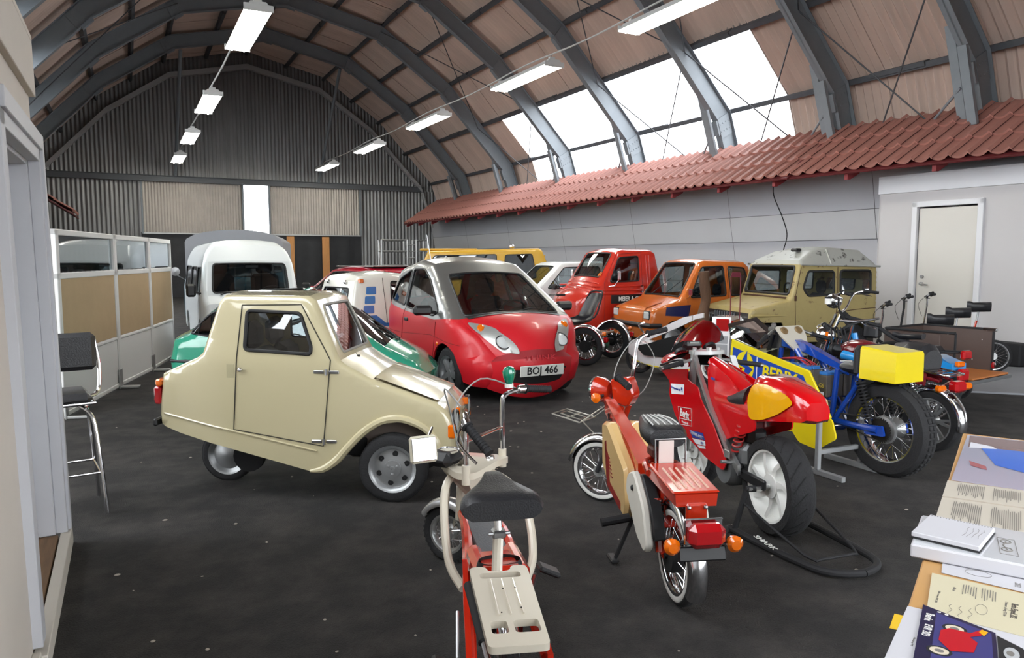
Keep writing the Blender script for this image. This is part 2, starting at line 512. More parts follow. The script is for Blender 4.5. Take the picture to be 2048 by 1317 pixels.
for r in range(3):
    for i in range(12):
        y = 28.4 + i * PW
        u = Vector((0, 1, 0)); v2 = Vector((-v.x, 0, v.z)); w = Vector((v2.z, 0, -v2.x)); w = w if w.z > 0 else -w
        M = Matrix((u, v2, w)).transposed().to_4x4(); M.translation = Vector((2 * CX - 12.5, y, 4.15)) + v2 * SLn * r
        link('tile', tme, tl, loc=M)
B('roof_deck', mat('red_brown_fascia', ''), tl, lambda m: m.box((0, 0, 0), (1.9, 3.6, .04), M=T(2 * CX - 11.74, 30.1, 3.54) @ R(33.6, 'Y')))
# ---------------- right wall in long grey sheets ----------------
wr = bpy.data.objects.new('wall_right', None); COL.objects.link(wr); wr['kind'] = 'structure'; wr['label'] = 'grey panelled side wall under the tiled roof'
zs = [0, 1.0, 1.97, 2.55, 3.75]
def wx(z): return 13.35 - z * .19
shades = ['#cacace', '#c3c3c8', '#d6d6d7', '#cdced3']
for k in range(4):
    for i in range(8):
        ya, yb = 2 + i * 3.9, 2 + (i + 1) * 3.9 - .012
        if yb > GY: yb = GY
        B('wall_sheet', mat(f'grey_wall_{k}', shades[k], .7, var=.03, vs=.5), wr, lambda m: m.add([(wx(zs[k]), ya, zs[k]), (wx(zs[k]), yb, zs[k]), (wx(zs[k + 1] - .012), yb, zs[k + 1] - .012), (wx(zs[k + 1] - .012), ya, zs[k + 1] - .012)] , [(0, 1, 2, 3)]), loc=(.012 * (k % 2), 0, 0))
B('wall_core', mat('wall_gap', '#6d6d70', .9), wr, lambda m: m.add([(wx(0) + .03, 1.9, 0), (wx(0) + .03, GY, 0), (wx(3.95) + .03, GY, 3.95), (wx(3.95) + .03, 1.9, 3.95)], [(0, 1, 2, 3)]))
# ---------------- gable wall ----------------
wg = bpy.data.objects.new('wall_gable', None); COL.objects.link(wg); wg['kind'] = 'structure'; wg['label'] = 'end wall of corrugated metal with sliding doors'
def ztop(x):
    a = abs(x - CX); PO = poly(.75)
    for (x0, z0), (x1, z1) in zip(PO, PO[1:]):
        if x0 <= a <= x1: return z0 + (z1 - z0) * (a - x0) / (x1 - x0)
    return .01
def corr(x0, x1, z0, z1f, y, m, par, name='wall_sheet', pitch=.15, amp=.022):
    k = max(4, int((x1 - x0) / pitch * 6)); vs = []; 
    for i in range(k + 1):
        x = x0 + (x1 - x0) * i / k; yy = y + amp * cos(2 * pi * x / pitch)
        vs += [(x, yy, z0), (x, yy, max(z0 + .01, z1f(x)))]
    mb = MB(); mb.add(vs, [(2 * i, 2 * i + 2, 2 * i + 3, 2 * i + 1) for i in range(k)])
    return mb.build(name, m, par, ang=80)
x = CX - 8.9
while x < CX + 8.8:
    x2 = min(x + 1.37, CX + 8.9)
    corr(x - .03, x2, 4.62, ztop, GY + (.01 if int(x) % 2 else 0), CORR, wg)
    x = x2
for x0, x1 in ((-4.1, -3.1), (-3.1, -2.1), (-2.1, -1.1), (-1.1, -.2), (-.2, .66), (9.4, 10.3), (10.3, 11.2), (11.2, 12.2), (12.2, 13.3)):
    corr(x0 - .03, x1, 0, lambda x: min(4.66, ztop(x)), GY - .02, CORR, wg, pitch=.16)
for x0, x1 in ((.68, 1.93), (1.94, 3.2), (3.21, 4.42), (5.52, 6.8), (6.81, 8.1), (8.11, 9.38)):
    corr(x0 - .02, x1 + .02, 2.6, lambda x: 4.66, GY - .14 - .02 * (int(x0 * 10) % 2), CORD, wg, 'door_sheet', pitch=.11, amp=.02)
BEAM = mat('grey_beam', '#5f6266', .6)
B('gable_beam', BEAM, wg, lambda m: (m.box((4.75, GY - .2, 4.72), (15.2, .06, .24), b=.01), m.box((4.75, GY - .25, 4.83), (15.2, .14, .02), b=0), m.box((4.75, GY - .25, 4.61), (15.2, .14, .02), b=0)))
B('door_rail', ALU, wg, lambda m: (m.box((2.55, GY - .2, 2.57), (3.8, .08, .06), b=.005), m.box((7.45, GY - .2, 2.57), (3.9, .08, .06), b=.005)))
for xx in (.66, 4.43, 5.48, 9.38):
    B('door_post', RIB, wg, lambda m: m.box((xx, GY - .2, 3.6), (.07, .09, 2.1), b=.006))
GP = poly(-.02)
for sgn in (-1, 1):
    for k in range(4):
        a, c = GP[k], GP[k + 1]
        B('gable_truss', mat('gable_truss', '#adaeaf', .6), wg, lambda m: m.loft([[(CX + sgn * a[0], GY - .3, a[1] - .1), (CX + sgn * a[0], GY - .3, a[1] + .1), (CX + sgn * a[0], GY - .1, a[1] + .1), (CX + sgn * a[0], GY - .1, a[1] - .1)],
                                              [(CX + sgn * c[0], GY - .3, c[1] - .1), (CX + sgn * c[0], GY - .3, c[1] + .1), (CX + sgn * c[0], GY - .1, c[1] + .1), (CX + sgn * c[0], GY - .1, c[1] - .1)]]))
B('wind_post', RIB, wg, lambda m: (m.tube([(2.0, 29.0, 8.75), (1.9, GY - .3, 4.85)], .06), m.tube([(7.55, 29.0, 8.75), (7.55, GY - .3, 4.85)], .06)))
# dark opening under the doors, closed with black sheeting between timber posts
CURT = mat('black_sheeting', '#26272a', .6, var=.25, vs=3, bump=.3, bs=6)
for x0, x1 in ((.6, 3.4), (3.38, 6.25), (6.2, 7.84), (7.8, 9.42)):
    corr(x0, x1, 0, lambda x: 2.62, GY - .08, CURT, wg, 'black_sheet', pitch=.7, amp=.012)
for xx in (6.31, 7.81):
    tm = mat('pine_plank', '#c38a54', .7, var=.15, vs=6, stretch=(6, 6, .6))
    B('timber_post', tm, wg, lambda m: (m.box((xx, GY - .2, 1.25), (.31, .06, 2.5), b=.006)))
# ---------------- boxed-in room with the white door on the right ----------------
bx = bpy.data.objects.new('wall_right_room', None); COL.objects.link(bx); bx['kind'] = 'structure'; bx['label'] = 'pale grey boxed-in room with white upper band beside the side wall'
RX, RYA, RYB = 12.0, 9.03, 3.4
MR = T(RX, RYA, 0) @ R(-90 + 3.2, 'Z')   # local x runs towards the camera along the front, y into the room
B('wall_front', WHITEW, bx, lambda m: skin(m, [(0, 0), (5.8, 0), (5.8, 2.72), (0, 2.72)], [[(.72, 0), (1.72, 0), (1.72, 2.52), (.72, 2.52)]], lambda u, w: (u, 0, w), .8), loc=MR)
B('wall_side', WHITEW, bx, lambda m: m.box((0, .7, 1.36), (.02, 1.4, 2.72), b=0), loc=MR)
B('upper_band', WHITET, bx, lambda m: (m.box((2.9, -.01, 2.87), (5.84, .04, .3), b=.003), m.box((2.9, .6, 3.0), (5.8, 1.3, .04), b=0)), loc=MR)
B('baseboard', mat('dark_base', '#4a4a4c', .7), bx, lambda m: m.box((3.8, -.01, .04), (4.0, .02, .08), b=.002), loc=MR)
d1 = bpy.data.objects.new('door_1', None); COL.objects.link(d1); d1['kind'] = 'structure'; d1['label'] = 'plain white door in white frame'; d1.matrix_world = MR
B('door_frame', WHITET, d1, lambda m: (m.box((.68, -.02, 1.27), (.09, .08, 2.54), b=.006), m.box((1.76, -.02, 1.27), (.09, .08, 2.54), b=.006), m.box((1.22, -.02, 2.5), (1.17, .08, .09), b=.006)))
B('door_leaf', mat('off_white_door', '#d6d2ca', .5), d1, lambda m: m.box((1.22, .02, 1.22), (.96, .045, 2.42), b=.003))
B('door_handle', STEEL, d1, lambda m: (m.lathe([(.001, -.05), (.03, -.05), (.03, .0), (.001, .0)], 16, M=T(.84, -.0, 1.16)), m.tube([(.84, -.06, 1.16), (.97, -.065, 1.15)], .01)))
B('door_lock', STEEL, d1, lambda m: m.lathe([(.001, -.03), (.03, -.03), (.03, 0)], 16, M=T(.84, 0, 1.28)))
# ---------------- left room wall with the open doorway ----------------
wl = bpy.data.objects.new('wall_left', None); COL.objects.link(wl); wl['kind'] = 'structure'; wl['label'] = 'white office wall with doorway beside the camera'
LW = mat('cream_wall', '#d0c8be', .65, var=.02)
LT = mat('grey_white_trim', '#c4c5ca', .5, var=.03, vs=3)
ML = T(-.38, 4.76, 0) @ R(-90, 'Z') @ Matrix(((1, 0, 0, 0), (0, 1, -.028, 0), (0, 0, 1, 0), (0, 0, 0, 1)))   # local x towards camera, y into the hall (+X is -y), slight lean
def lw(m, x0, x1, z0, z1, y0, y1, b=.003): m.box(((x0 + x1) / 2, (y0 + y1) / 2, (z0 + z1) / 2), (x1 - x0, abs(y1 - y0), z1 - z0), b=b)
B('wall_panel', LW, wl, lambda m: (lw(m, 1.46, 4.2, 0, 2.72, 0, -.1), lw(m, 0, 1.46, 2.14, 2.72, 0, -.1), lw(m, 0.0, .03, 0, 2.7, -.1, -3, b=0)), loc=ML)
B('wall_cap', LW, wl, lambda m: (lw(m, -.02, 4.2, 2.44, 2.72, .03, -.1), lw(m, -.02, 4.2, 2.72, 2.75, .03, -2, b=0)), loc=ML)
B('door_casing', LT, wl, lambda m: (lw(m, -.01, .09, .1, 2.2, .035, -.02), lw(m, 1.36, 1.47, .12, 2.2, .035, -.02), lw(m, -.01, 1.47, 2.1, 2.21, .035, -.02), lw(m, -.02, .05, .1, 2.18, .05, .0), lw(m, -.02, 1.45, 2.16, 2.24, .05, .0)), loc=ML)
B('door_jamb', LT, wl, lambda m: (lw(m, .08, .11, .1, 2.14, -.02, -.3), lw(m, 1.34, 1.37, .1, 2.14, -.02, -.3), lw(m, .08, 1.37, 2.08, 2.12, -.02, -.3), lw(m, .11, .135, .1, 2.08, -.1, -.14)), loc=ML)
B('door_sill', mat('white_sill', '#cfc9bf', .6), wl, lambda m: (lw(m, -.02, 1.5, 0, .1, .05, .0), lw(m, 1.5, 4.2, 0, .12, .03, .0)), loc=ML)
pw = mat('worn_plank', '#7b5f45', .7, var=.25, vs=5, stretch=(.5, 6, 6))
for k in range(4):
    B('floor_plank', pw, wl, lambda m: lw(m, .1, 1.36, .06, .095 - .004 * (k % 2), -.01 - .14 * k, -.14 - .14 * k), loc=ML)
B('door_leaf', mat('grey_door', '#b9b8b8', .55, var=.04, vs=2), wl, lambda m: (m.box((0, -.42, 1.1), (.04, .8, 1.96), b=.004)), loc=ML @ T(.13, -.1, 0) @ R(-14, 'Z'))
B('door_hinge', mat('brass', '#8d7340', .4, .8), wl, lambda m: m.box((.137, -.16, 1.82), (.006, .05, .1), b=.002), loc=ML)
B('inner_wall', LW, wl, lambda m: (lw(m, -.2, 4.2, 0, 2.7, -2.9, -3.0), lw(m, 4.1, 4.2, 0, 2.7, -.1, -3)), loc=ML)

wb = bpy.data.objects.new('wall_back_unseen', None); COL.objects.link(wb); wb['kind'] = 'structure'; wb['label'] = 'unseen end wall added behind the camera, its opening sized for the daylight let in'
B('wall_panel', CORR, wb, lambda m: skin(m, [(CX - 9, 0), (CX + 9, 0), (CX + 9, 4.9), (CX + 5.4, 7.9), (CX + 3, 9.3), (CX, 10.1), (CX - 3, 9.3), (CX - 5.4, 7.9), (CX - 9, 4.9)], [[(1.2, .02), (8.6, .02), (8.6, 3.6), (1.2, 3.6)]], lambda u, w: (u, -1.95, w), 1.5))  # unseen wall added to cut light from behind; its opening is sized for daylight
# ---------------- generic vehicle pieces ----------------
class Body:
    """a vehicle shell: closed side profile prof, of which prof[0]..prof[top] run over the top from
    the rear bottom to the front bottom; W(x,z) is the half width"""
    def __init__(s, root, prof, top, W, r=.06, crown=.03, st=.08, sm=0):
        s.root, s.W, s.r, s.st = root, W, r, st
        s.prof = prof; s.top = top
        s.crown = crown if callable(crown) else (lambda x, z: crown)
        s.tp = prof[:top + 1]
        s.cum = [0]
        for a, b in zip(s.tp, s.tp[1:]): s.cum.append(s.cum[-1] + hypot(b[0] - a[0], b[1] - a[1]))
    def at(s, q):
        q = max(0, min(s.cum[-1], q)); k = 0
        while k < len(s.cum) - 2 and s.cum[k + 1] < q: k += 1
        a, b = s.tp[k], s.tp[k + 1]; L = s.cum[k + 1] - s.cum[k]; f = (q - s.cum[k]) / L
        def nr(i):
            i = max(0, min(len(s.tp) - 2, i)); p, r_ = s.tp[i], s.tp[i + 1]
            d = Vector((r_[0] - p[0], r_[1] - p[1])).normalized(); return Vector((-d.y, d.x))
        e = .5 * min(1, .06 / L) if L > .12 else .5
        n = nr(k)
        if f < e: n = (nr(k - 1) * (.5 - f / (2 * e)) + n * (.5 + f / (2 * e)))
        elif f > 1 - e: g = (f - 1 + e) / (2 * e); n = n * (1 - g) + nr(k + 1) * g
        n.normalize()
        return a[0] + (b[0] - a[0]) * f, a[1] + (b[1] - a[1]) * f, n
    def pos(s, q, t, off=0.):
        x, z, n = s.at(q); c = s.crown(x, z) * (1 - t * t) + off
        return (x + n.x * c, t * (s.W(x, z) - s.r), z + n.y * c)
    def side(s, sg, off=0.):
        def f(u, w):
            d = dseg(u, w, s.tp); r = s.r
            k = r * (1 - sqrt(max(0, 1 - (1 - min(1, d / r)) ** 2)))
            return (u, sg * (s.W(u, w) - k + off), w)
        return f
    def extra(s):
        o = []
        for k, (a, b) in enumerate(zip(s.tp, s.tp[1:])):
            L = hypot(b[0] - a[0], b[1] - a[1]); c = max(1, round(L / s.st))
            for j in range(c + 1):
                if j == c and k < len(s.tp) - 2: continue
                x, z, n = s.at(s.cum[k] + L * j / c)
                for f in (.13, .4, .95):
                    p = (x - n.x * s.r * f, z - n.y * s.r * f)
                    if dseg(p[0], p[1], s.tp) > s.r * f * .8: o.append(p)
        return o
    def panel(s, name, m, holes=(), outline=None, sides=(1, -1), off=0., thick=.02, st=None, label=None):
        for sg in sides:
            mb = MB(); skin(mb, outline or s.prof, list(holes), s.side(sg, off), st or s.st, thick=(0, -sg * thick, 0) if thick else None, extra=s.extra())
            mb.build(name, m, s.root, ang=48, label=label)
    def strip(s, name, m, k0, k1, n=10, off=0., t0=-1., t1=1., label=None, parent=None):
        a, b = s.cum[k0], s.cum[k1]
        qs = [a]
        for k in range(k0, k1):
            L = s.cum[k + 1] - s.cum[k]; c = max(1, round(L / s.st))
            qs += [s.cum[k] + L * (j + 1) / c for j in range(c)]
        mb = MB(); vs = [s.pos(q, t0 + (t1 - t0) * j / n, off) for q in qs for j in range(n + 1)]; n1 = n + 1
        mb.add(vs, [(i * n1 + j, i * n1 + j + 1, (i + 1) * n1 + j + 1, (i + 1) * n1 + j) for i in range(len(qs) - 1) for j in range(n)])
        return mb.build(name, m, parent or s.root, ang=32, label=label)
    def screen(s, k0, k1, m, mx=.1, mz=.06, g=GLASS, name='windscreen', frame='windscreen_frame', rub=.009, hole=None, rm=PLAST):
        a, b = s.cum[k0], s.cum[k1]; L = b - a
        x, z, n_ = s.at((a + b) / 2); w = s.W(x, z) - s.r
        H = rnd(hole or [(a + mz, -1 + mx / w), (b - mz, -1 + mx / w), (b - mz, 1 - mx / w), (a + mz, 1 - mx / w)], .07)
        mb = MB(); skin(mb, [(a, -1), (b, -1), (b, 1), (a, 1)], [H], lambda q, t: s.pos(q, t), .1); mb.build(frame, m, s.root, ang=32)
        mb = MB(); skin(mb, H, [], lambda q, t: s.pos(q, t, -.006), .15); gl = mb.build(name, g, s.root, ang=60)
        B('rubber_seal', rm, gl, lambda q: q.tube([s.pos(u, v, .002) for u, v in resample(H, .1)], rub, 6, closed=True))
        return gl
    def windows(s, wins, g=GLASS, sides=(1, -1), rub=.01, name='side_window', off=-.006, rm=PLAST):
        for sg in sides:
            for w in wins:
                mb = MB(); skin(mb, w, [], s.side(sg, off), .2); gl = mb.build(name, g, s.root, ang=60)
                B('rubber_seal', rm, gl, lambda q: q.tube([s.side(sg, .002)(u, v) for u, v in resample(w, .08)], rub, 6, closed=True))
    def seam(s, pts, sg, m=SEAM, r=.004, name='door_gap'):
        B(name, m, s.root, lambda q: q.tube([s.side(sg, .0005)(u, v) for u, v in resample(pts, .07, False)], r, 5))
    def decal(s, name, m, poly, sg, off=.003, st=.06, label=None):
        mb = MB(); skin(mb, poly, [], s.side(sg, off), st); return mb.build(name, m, s.root, ang=50, label=label)
    def patch(s, name, m, poly, off=.004, st=.05, parent=None, thick=None):
        mb = MB(); skin(mb, poly, [], lambda q, t: s.pos(q, t, off), st, thick=thick); return mb.build(name, m, parent or s.root, ang=50)
def arch(cx, cz, r, a0=0, a1=180, n=14):
    return [(cx + r * cos(radians(a0 + (a1 - a0) * i / n)), cz + r * sin(radians(a0 + (a1 - a0) * i / n))) for i in range(n + 1)]
KX = 1.
def car_wheel(root, x, y, r, w, style='disc', rimm=None, sg=-1, steer=0, rr=.66):
    """wheel lying in the x-z plane; sg: which side faces out"""
    rimm = rimm or mat('silver_rim', '#a8aaab', .4, .7)
    M = T(x, y, r) @ R(steer, 'Z') @ S(1 / KX, 1, 1)
    h = w / 2; R0 = r * rr; o = sg
    mb = MB()
    mb.lathe([(R0, -h * .9), (R0 + .01, -h), (R0 - .008, -h * .8), (R0 - .02, -h * .4), (R0 - .02, h * .4), (R0 - .008, h * .8), (R0 + .01, h), (R0, h * .9)], 36)
    if style == 'disc':
        mb.lathe([(R0 - .008, o * h * .8), (R0 * .86, o * h * .35), (R0 * .78, o * h * .3), (R0 * .45, o * h * .62), (R0 * .38, o * h * .62), (R0 * .37, o * h * .75), (R0 * .12, o * h * .78), (R0 * .11, o * h * 1.0), (R0 * .04, o * h * 1.0), (.001, o * h * .8)], 36)
        for k in range(3): mb.ball((R0 * .24 * cos(k * 2.09 + .5), o * h * .82, R0 * .24 * sin(k * 2.09 + .5)), .009, n=8, m=5)
    elif style == 'spoke5':
        mb.lathe([(R0 * .25, o * h * .3), (R0 * .25, o * h * .75), (.001, o * h * .75)], 20)
        for k in range(5):
            mb.loft([[(R0 * .2, o * h * .2, -.03), (R0 * .2, o * h * .7, -.03), (R0 * .2, o * h * .7, .03), (R0 * .2, o * h * .2, .03)], [(R0 * .97, o * h * .2, -.04), (R0 * .97, o * h * .75, -.022), (R0 * .97, o * h * .75, .022), (R0 * .97, o * h * .2, .04)]], M=R(72 * k + 10, 'Y'))
    elif style == 'cap':
        mb.lathe([(R0 - .008, o * h * .8), (R0 * .8, o * h * .4), (R0 * .5, o * h * .6), (R0 * .3, o * h * .9), (.001, o * h)], 30)
    wh = mb.build('wheel', rimm, root, loc=M)
    def tr(m):
        m.lathe([(R0, -h * .75), (R0 + .012, -h * .98), (r * .9, -h), (r * .975, -h * .82), (r, -h * .6), (r, h * .6), (r * .975, h * .82), (r * .9, h), (R0 + .012, h * .98), (R0, h * .75)], 40)
        for j in (-.3, 0, .3): m.lathe([(r - .001, j * w - .006), (r + .003, j * w - .004), (r + .003, j * w + .004), (r - .001, j * w + .006)], 40)
    B('tyre', TIRE, wh, tr)
    if style == 'disc':
        for k in range(6):
            A = radians(60 * k + 20)
            B('hole', DARK, wh, lambda m: m.lathe([(.001, o * h * .52), (R0 * .125, o * h * .5), (R0 * .13, o * h * .2)], 14, M=T(R0 * .66 * cos(A), 0, R0 * .66 * sin(A))))
    if style == 'spoke5': B('brake_drum', DARK, wh, lambda m: m.lathe([(R0 * .95, -o * h * .1), (R0 * .95, o * h * .1), (.001, o * h * .1)], 24))
    return wh
def seat(root, x, y, z, m=SEATB, h=.62, w=.42, face=0, s=1.):
    M = T(x, y, z) @ R(face, 'Z') @ S(s, s, s)
    B('seat', m, root, lambda b: (b.box((.22, 0, .08), (.46, w, .14), b=.05), b.box((-.06, 0, h * .5), (.13, w * .95, h * .8), b=.055, rot=(0, -12, 0)), b.box((-.16, 0, h * 1.05), (.1, w * .55, .2), b=.045)), loc=M)
def steering(root, x, y, z, r=.18, tilt=-55):
    B('steering_wheel', PLAST, root, lambda b: (b.tube([(0, r * cos(a * pi / 12), r * sin(a * pi / 12)) for a in range(24)], .013, 8, closed=True), b.tube([(0, -r, 0), (0, r, 0)], .012), b.tube([(0, 0, 0), (.3, 0, 0)], .02)), loc=T(x, y, z) @ R(tilt + 90, 'Y') if False else T(x, y, z) @ R(25, 'Y'))
def wiper(root, a, b_, c):
    B('wiper', PLAST, root, lambda m: (m.tube([a, b_], .006), m.tube([b_, c], .006), m.box(a, (.03, .03, .02))))
def door_mirror(root, p, sg, m=PLAST, sx=1.):
    B('door_mirror', m, root, lambda b: (b.box((0, sg * .12 * sx, .02), (.09, .17 * sx, .11), b=.03), b.tube([(0, 0, -.01), (0, sg * .06, .0)], .018)), loc=T(*p))
def headlamp(root, p, r, M0=None, rim=CHROME, d=.06):
    M = T(*p) @ (M0 or I4)
    hl = B('headlamp', LENS, root, lambda m: m.lathe([(.001, .014), (r * .5, .01), (r * .92, .0)], 24, M=R(-90, 'Z')), loc=M)
    B('lamp_rim', rim, hl, lambda m: m.lathe([(r * .9, -.004), (r, .008), (r * 1.06, 0), (r * 1.04, -.02), (r, -d), (r * .6, -d - .02)], 24, M=R(-90, 'Z')))
    return hl
# ---------------- ceiling lights ----------------
LAMPM = mat('fluorescent_glow', '#fffdf2', .5, emit=14.)
HOUS = mat('white_lamp_housing', '#d9dad8', .4)
def light_row(x, z, ys, lab, L=2.35, yaw=0):
    for i, y in enumerate(ys):
        t = thing('ceiling_light', lab[i], 'ceiling light', (x, y, z), yaw, 'twin tube batten lights hanging in two rows')
        B('housing', HOUS, t, lambda m: (m.loft([[(-.2, -L / 2, 0), (.2, -L / 2, 0), (.11, -L / 2, .11), (-.11, -L / 2, .11)], [(-.2, L / 2, 0), (.2, L / 2, 0), (.11, L / 2, .11), (-.11, L / 2, .11)]]),
                                         m.box((0, -L / 2, .02), (.42, .02, .1), b=.004), m.box((0, L / 2, .02), (.42, .02, .1), b=.004), m.box((0, L / 2 - .1, .14), (.12, .06, .06)), m.box((0, -L / 2 + .1, .14), (.12, .06, .06))))
        df = B('diffuser', LAMPM, t, lambda m: m.box((0, 0, -.012), (.37, L - .05, .02), b=.006))
        for k in (-1, 1): B('tube', LAMPM, t, lambda m: m.tube([(k * .1, -L / 2 + .05, -.03), (k * .1, L / 2 - .05, -.03)], .022, 10))
        B('hook', STEEL, t, lambda m: (m.tube([(0, L / 2 - .1, .15), (0, L / 2 - .1, .24)], .008, 6), m.tube([(0, -L / 2 + .1, .15), (0, -L / 2 + .1, .24)], .008, 6)))
ord_ = ['nearest', 'second', 'third', 'fourth', 'farthest']
light_row(1.88, 5.2, [12.9, 19.3, 24.9, 30.3], [f'white batten light with glowing tubes, {q} in the left hanging row' for q in ('nearest', 'second nearest', 'second farthest', 'farthest')])
light_row(7.32, 5.2, [9.0, 13.7, 19.2, 24.6, 30.4], [f'white batten light with glowing tubes, {q} in the right hanging row' for q in ('nearest', 'second', 'middle', 'fourth', 'farthest')])
for x, ys, lb in ((1.88, [2, 12.9, 19.3, 24.9, 30.3, 32.6], 'left'), (7.32, [4, 9.0, 13.7, 19.2, 24.6, 30.4, 32.6], 'right')):
    tag(B('light_cable', mat('pale_cable', '#b9b9b6', .6), None, lambda m: m.tube([p for a, b in zip(ys, ys[1:]) for p in ((x, a, 5.45), (x, (a + b) / 2, 5.39))] + [(x, ys[-1], 5.45)], .016, 6, sm=4)), f'pale sagging cable that carries the {lb} row of lights', 'cable')
# ---------------- partition screens ----------------
FAB = mat('beige_fabric', '#b39b78', .9, var=.04, bump=.1, bs=300)
PWH = mat('screen_white', '#dcdcda', .5)
def screen_(x0, y0, x1, y1, lab, H=1.88, n=1, fabl=.62, top=1.42):
    L = hypot(x1 - x0, y1 - y0); t = thing('partition_screen', lab, 'partition', (x0, y0, 0), math.degrees(atan2(y1 - y0, x1 - x0)), 'office partition screens on the left')
    fw = .04
    B('frame', PWH, t, lambda m: (m.box((fw, 0, H / 2 + .02), (fw * 2, .05, H - .04), b=.006), m.box((L - fw / 2, 0, H / 2 + .02), (fw, .05, H - .04), b=.006), m.box((L / 2, 0, H - .03), (L, .05, .06), b=.006), m.box((L / 2, 0, top), (L, .05, .06), b=.006), m.box((L / 2, 0, .05), (L, .05, .04), b=.006), m.box((L / 2, 0, fabl), (L, .05, .025), b=.004)))
    B('lower_panel', PWH, t, lambda m: m.box((L / 2, 0, fabl / 2), (L - .04, .03, fabl - .04), b=0))
    B('fabric_panel', FAB, t, lambda m: m.box((L / 2, 0, (fabl + top) / 2), (L - .1, .036, top - fabl - .05), b=.004))
    B('glass_pane', glass('pane_glass', '#c8d0d0', .08), t, lambda m: m.box((L / 2, 0, (H + top) / 2), (L - .1, .006, H - top - .08), b=0))
    for xx in (.02, L - .03):
        B('foot', ALU, t, lambda m: (m.box((xx, -.03, .12), (.07, .012, .24), b=.002), m.box((xx, -.03, .015), (.05, .42, .025), b=.004)))
screen_(-.62, 8.55, -.14, 10.32, 'white framed partition screen with beige fabric, nearest of the joined three')
screen_(-.14, 10.34, .27, 11.68, 'white framed partition screen with beige fabric, middle of the joined three')
screen_(.27, 11.7, .62, 13.1, 'white framed partition screen with beige fabric, farthest of the joined three')
screen_(-2.3, 9.0, -.8, 9.1, 'separate white partition screen with beige fabric half hidden by the door jamb')
# ---------------- bar stool ----------------
t = thing('bar_stool', 'chrome bar stool with black padded seat and back beside the white doorway', 'stool', (-.42, 5.42, 0), 8)
def cush(m, w, d, h, z, M=None): m.box((0, 0, z), (d, w, h), b=min(h * .48, .03), M=M)
B('seat', VINYL, t, lambda m: (m.box((0, 0, .73), (.36, .38, .07), b=.03)))
B('seat_rim', CHROME, t, lambda m: m.tube(rnd3 if False else [(.19, -.17, .70), (.19, .17, .70), (-.18, .19, .70), (-.18, -.19, .70)], .011, 8, closed=True))
B('backrest', VINYL, t, lambda m: m.box((.02, .22, .985), (.46, .06, .25), b=.028))
B('back_frame', CHROME, t, lambda m: m.tube([(.17, .1, .7), (.25, .2, .72), (.265, .23, .9), (.24, .24, 1.08)], .0125, 10, sm=4)); B('back_frame', CHROME, t, lambda m: m.tube([(-.17, .1, .7), (-.21, .2, .72), (-.225, .23, .9), (-.2, .24, 1.08)], .0125, 10, sm=4))
for sx in (-1, 1):
    for sy in (-1, 1):
        B('leg', CHROME, t, lambda m: m.tube([(sx * .1, sy * .12, .69), (sx * .17, sy * .15, .62), (sx * .195, sy * .18, .45), (sx * .225, sy * .22, .0)], .0125, 10, sm=4))
B('foot_ring', CHROME, t, lambda m: m.tube([(.2, .19, .26), (.2, -.19, .26), (-.2, -.19, .26), (-.2, .19, .26)], .009, 8, closed=True))
# ---------------- scaffold tower against the gable ----------------
t = thing('scaffold_tower', 'grey aluminium scaffold tower frame standing before the corrugated gable', 'scaffold', (8.75, 28.0, 0), -8)
def scaf(m, y):
    for x in (0, 1.0, 1.35, 1.8):
        m.tube([(x, y, 0), (x, y, 2.3)], .04, 8)
    for z in (.2, .75, 1.3, 1.85, 2.28): m.tube([(0, y, z), (1.0, y, z)], .034, 8)
    for z in [.25 * k + .1 for k in range(9)]: m.tube([(1.0, y, z), (1.35, y, z)], .018, 8)
    for z in (.75, 1.3, 1.85, 2.28): m.tube([(1.35, y, z), (1.8, y, z)], .02, 8)
B('front_frame', ALU, t, lambda m: scaf(m, 0)); B('rear_frame', ALU, t, lambda m: scaf(m, .7))
for z in (.75, 1.85, 2.28):
    for x in (0, 1.8): B('cross_tube', ALU, t, lambda m: m.tube([(x, 0, z), (x, .7, z)], .02, 8))
B('diagonal_brace', ALU, t, lambda m: m.tube([(0, 0, .2), (.03, .7, 2.2)], .018, 8))
# ---------------- white conduit lamp bar and hanging cable on the side wall ----------------
tag(B('conduit', mat('pale_conduit', '#b3b3b6', .5), None, lambda m: (m.box((12.62, 13.35, 3.33), (.05, 2.6, .05), b=.01), m.box((12.62, 12.08, 3.32), (.07, .09, .09)))), 'pale straight conduit fixed high on the grey wall under the tiles', 'conduit')
tag(B('wall_cable', BLACK, None, lambda m: m.tube([(12.58, 12.08, 3.28), (12.5, 12.0, 2.95), (12.55, 11.8, 2.5), (12.4, 11.5, 2.1), (12.0, 11.2, 1.78), (11.9, 11.15, 1.66)], .011, 6, sm=6)), 'thin black cable hanging from the conduit down to the tan off-roader', 'cable')
tag(B('wall_box', BLACK, None, lambda m: (m.box((11.7, 6.55, .17), (.3, .55, .34), b=.02), m.box((11.5, 6.8, .2), (.2, .2, .3), b=.02))), 'black plastic crate standing on the floor by the pale room wall', 'crate')
tag(B('floor_board', mat('grey_board', '#8b8d92', .6, var=.04, vs=2), None, lambda m: m.add([(8.8, 5.45, .022), (9.9, 4.3, .022), (12.0, 5.6, .022), (11.3, 6.4, .022), (8.8, 5.45, 0), (9.9, 4.3, 0), (12.0, 5.6, 0), (11.3, 6.4, 0)], [(0, 1, 2, 3), (0, 4, 5, 1), (1, 5, 6, 2), (2, 6, 7, 3), (3, 7, 4, 0)])), 'flat light grey board lying on the dark floor below the white door', 'board')
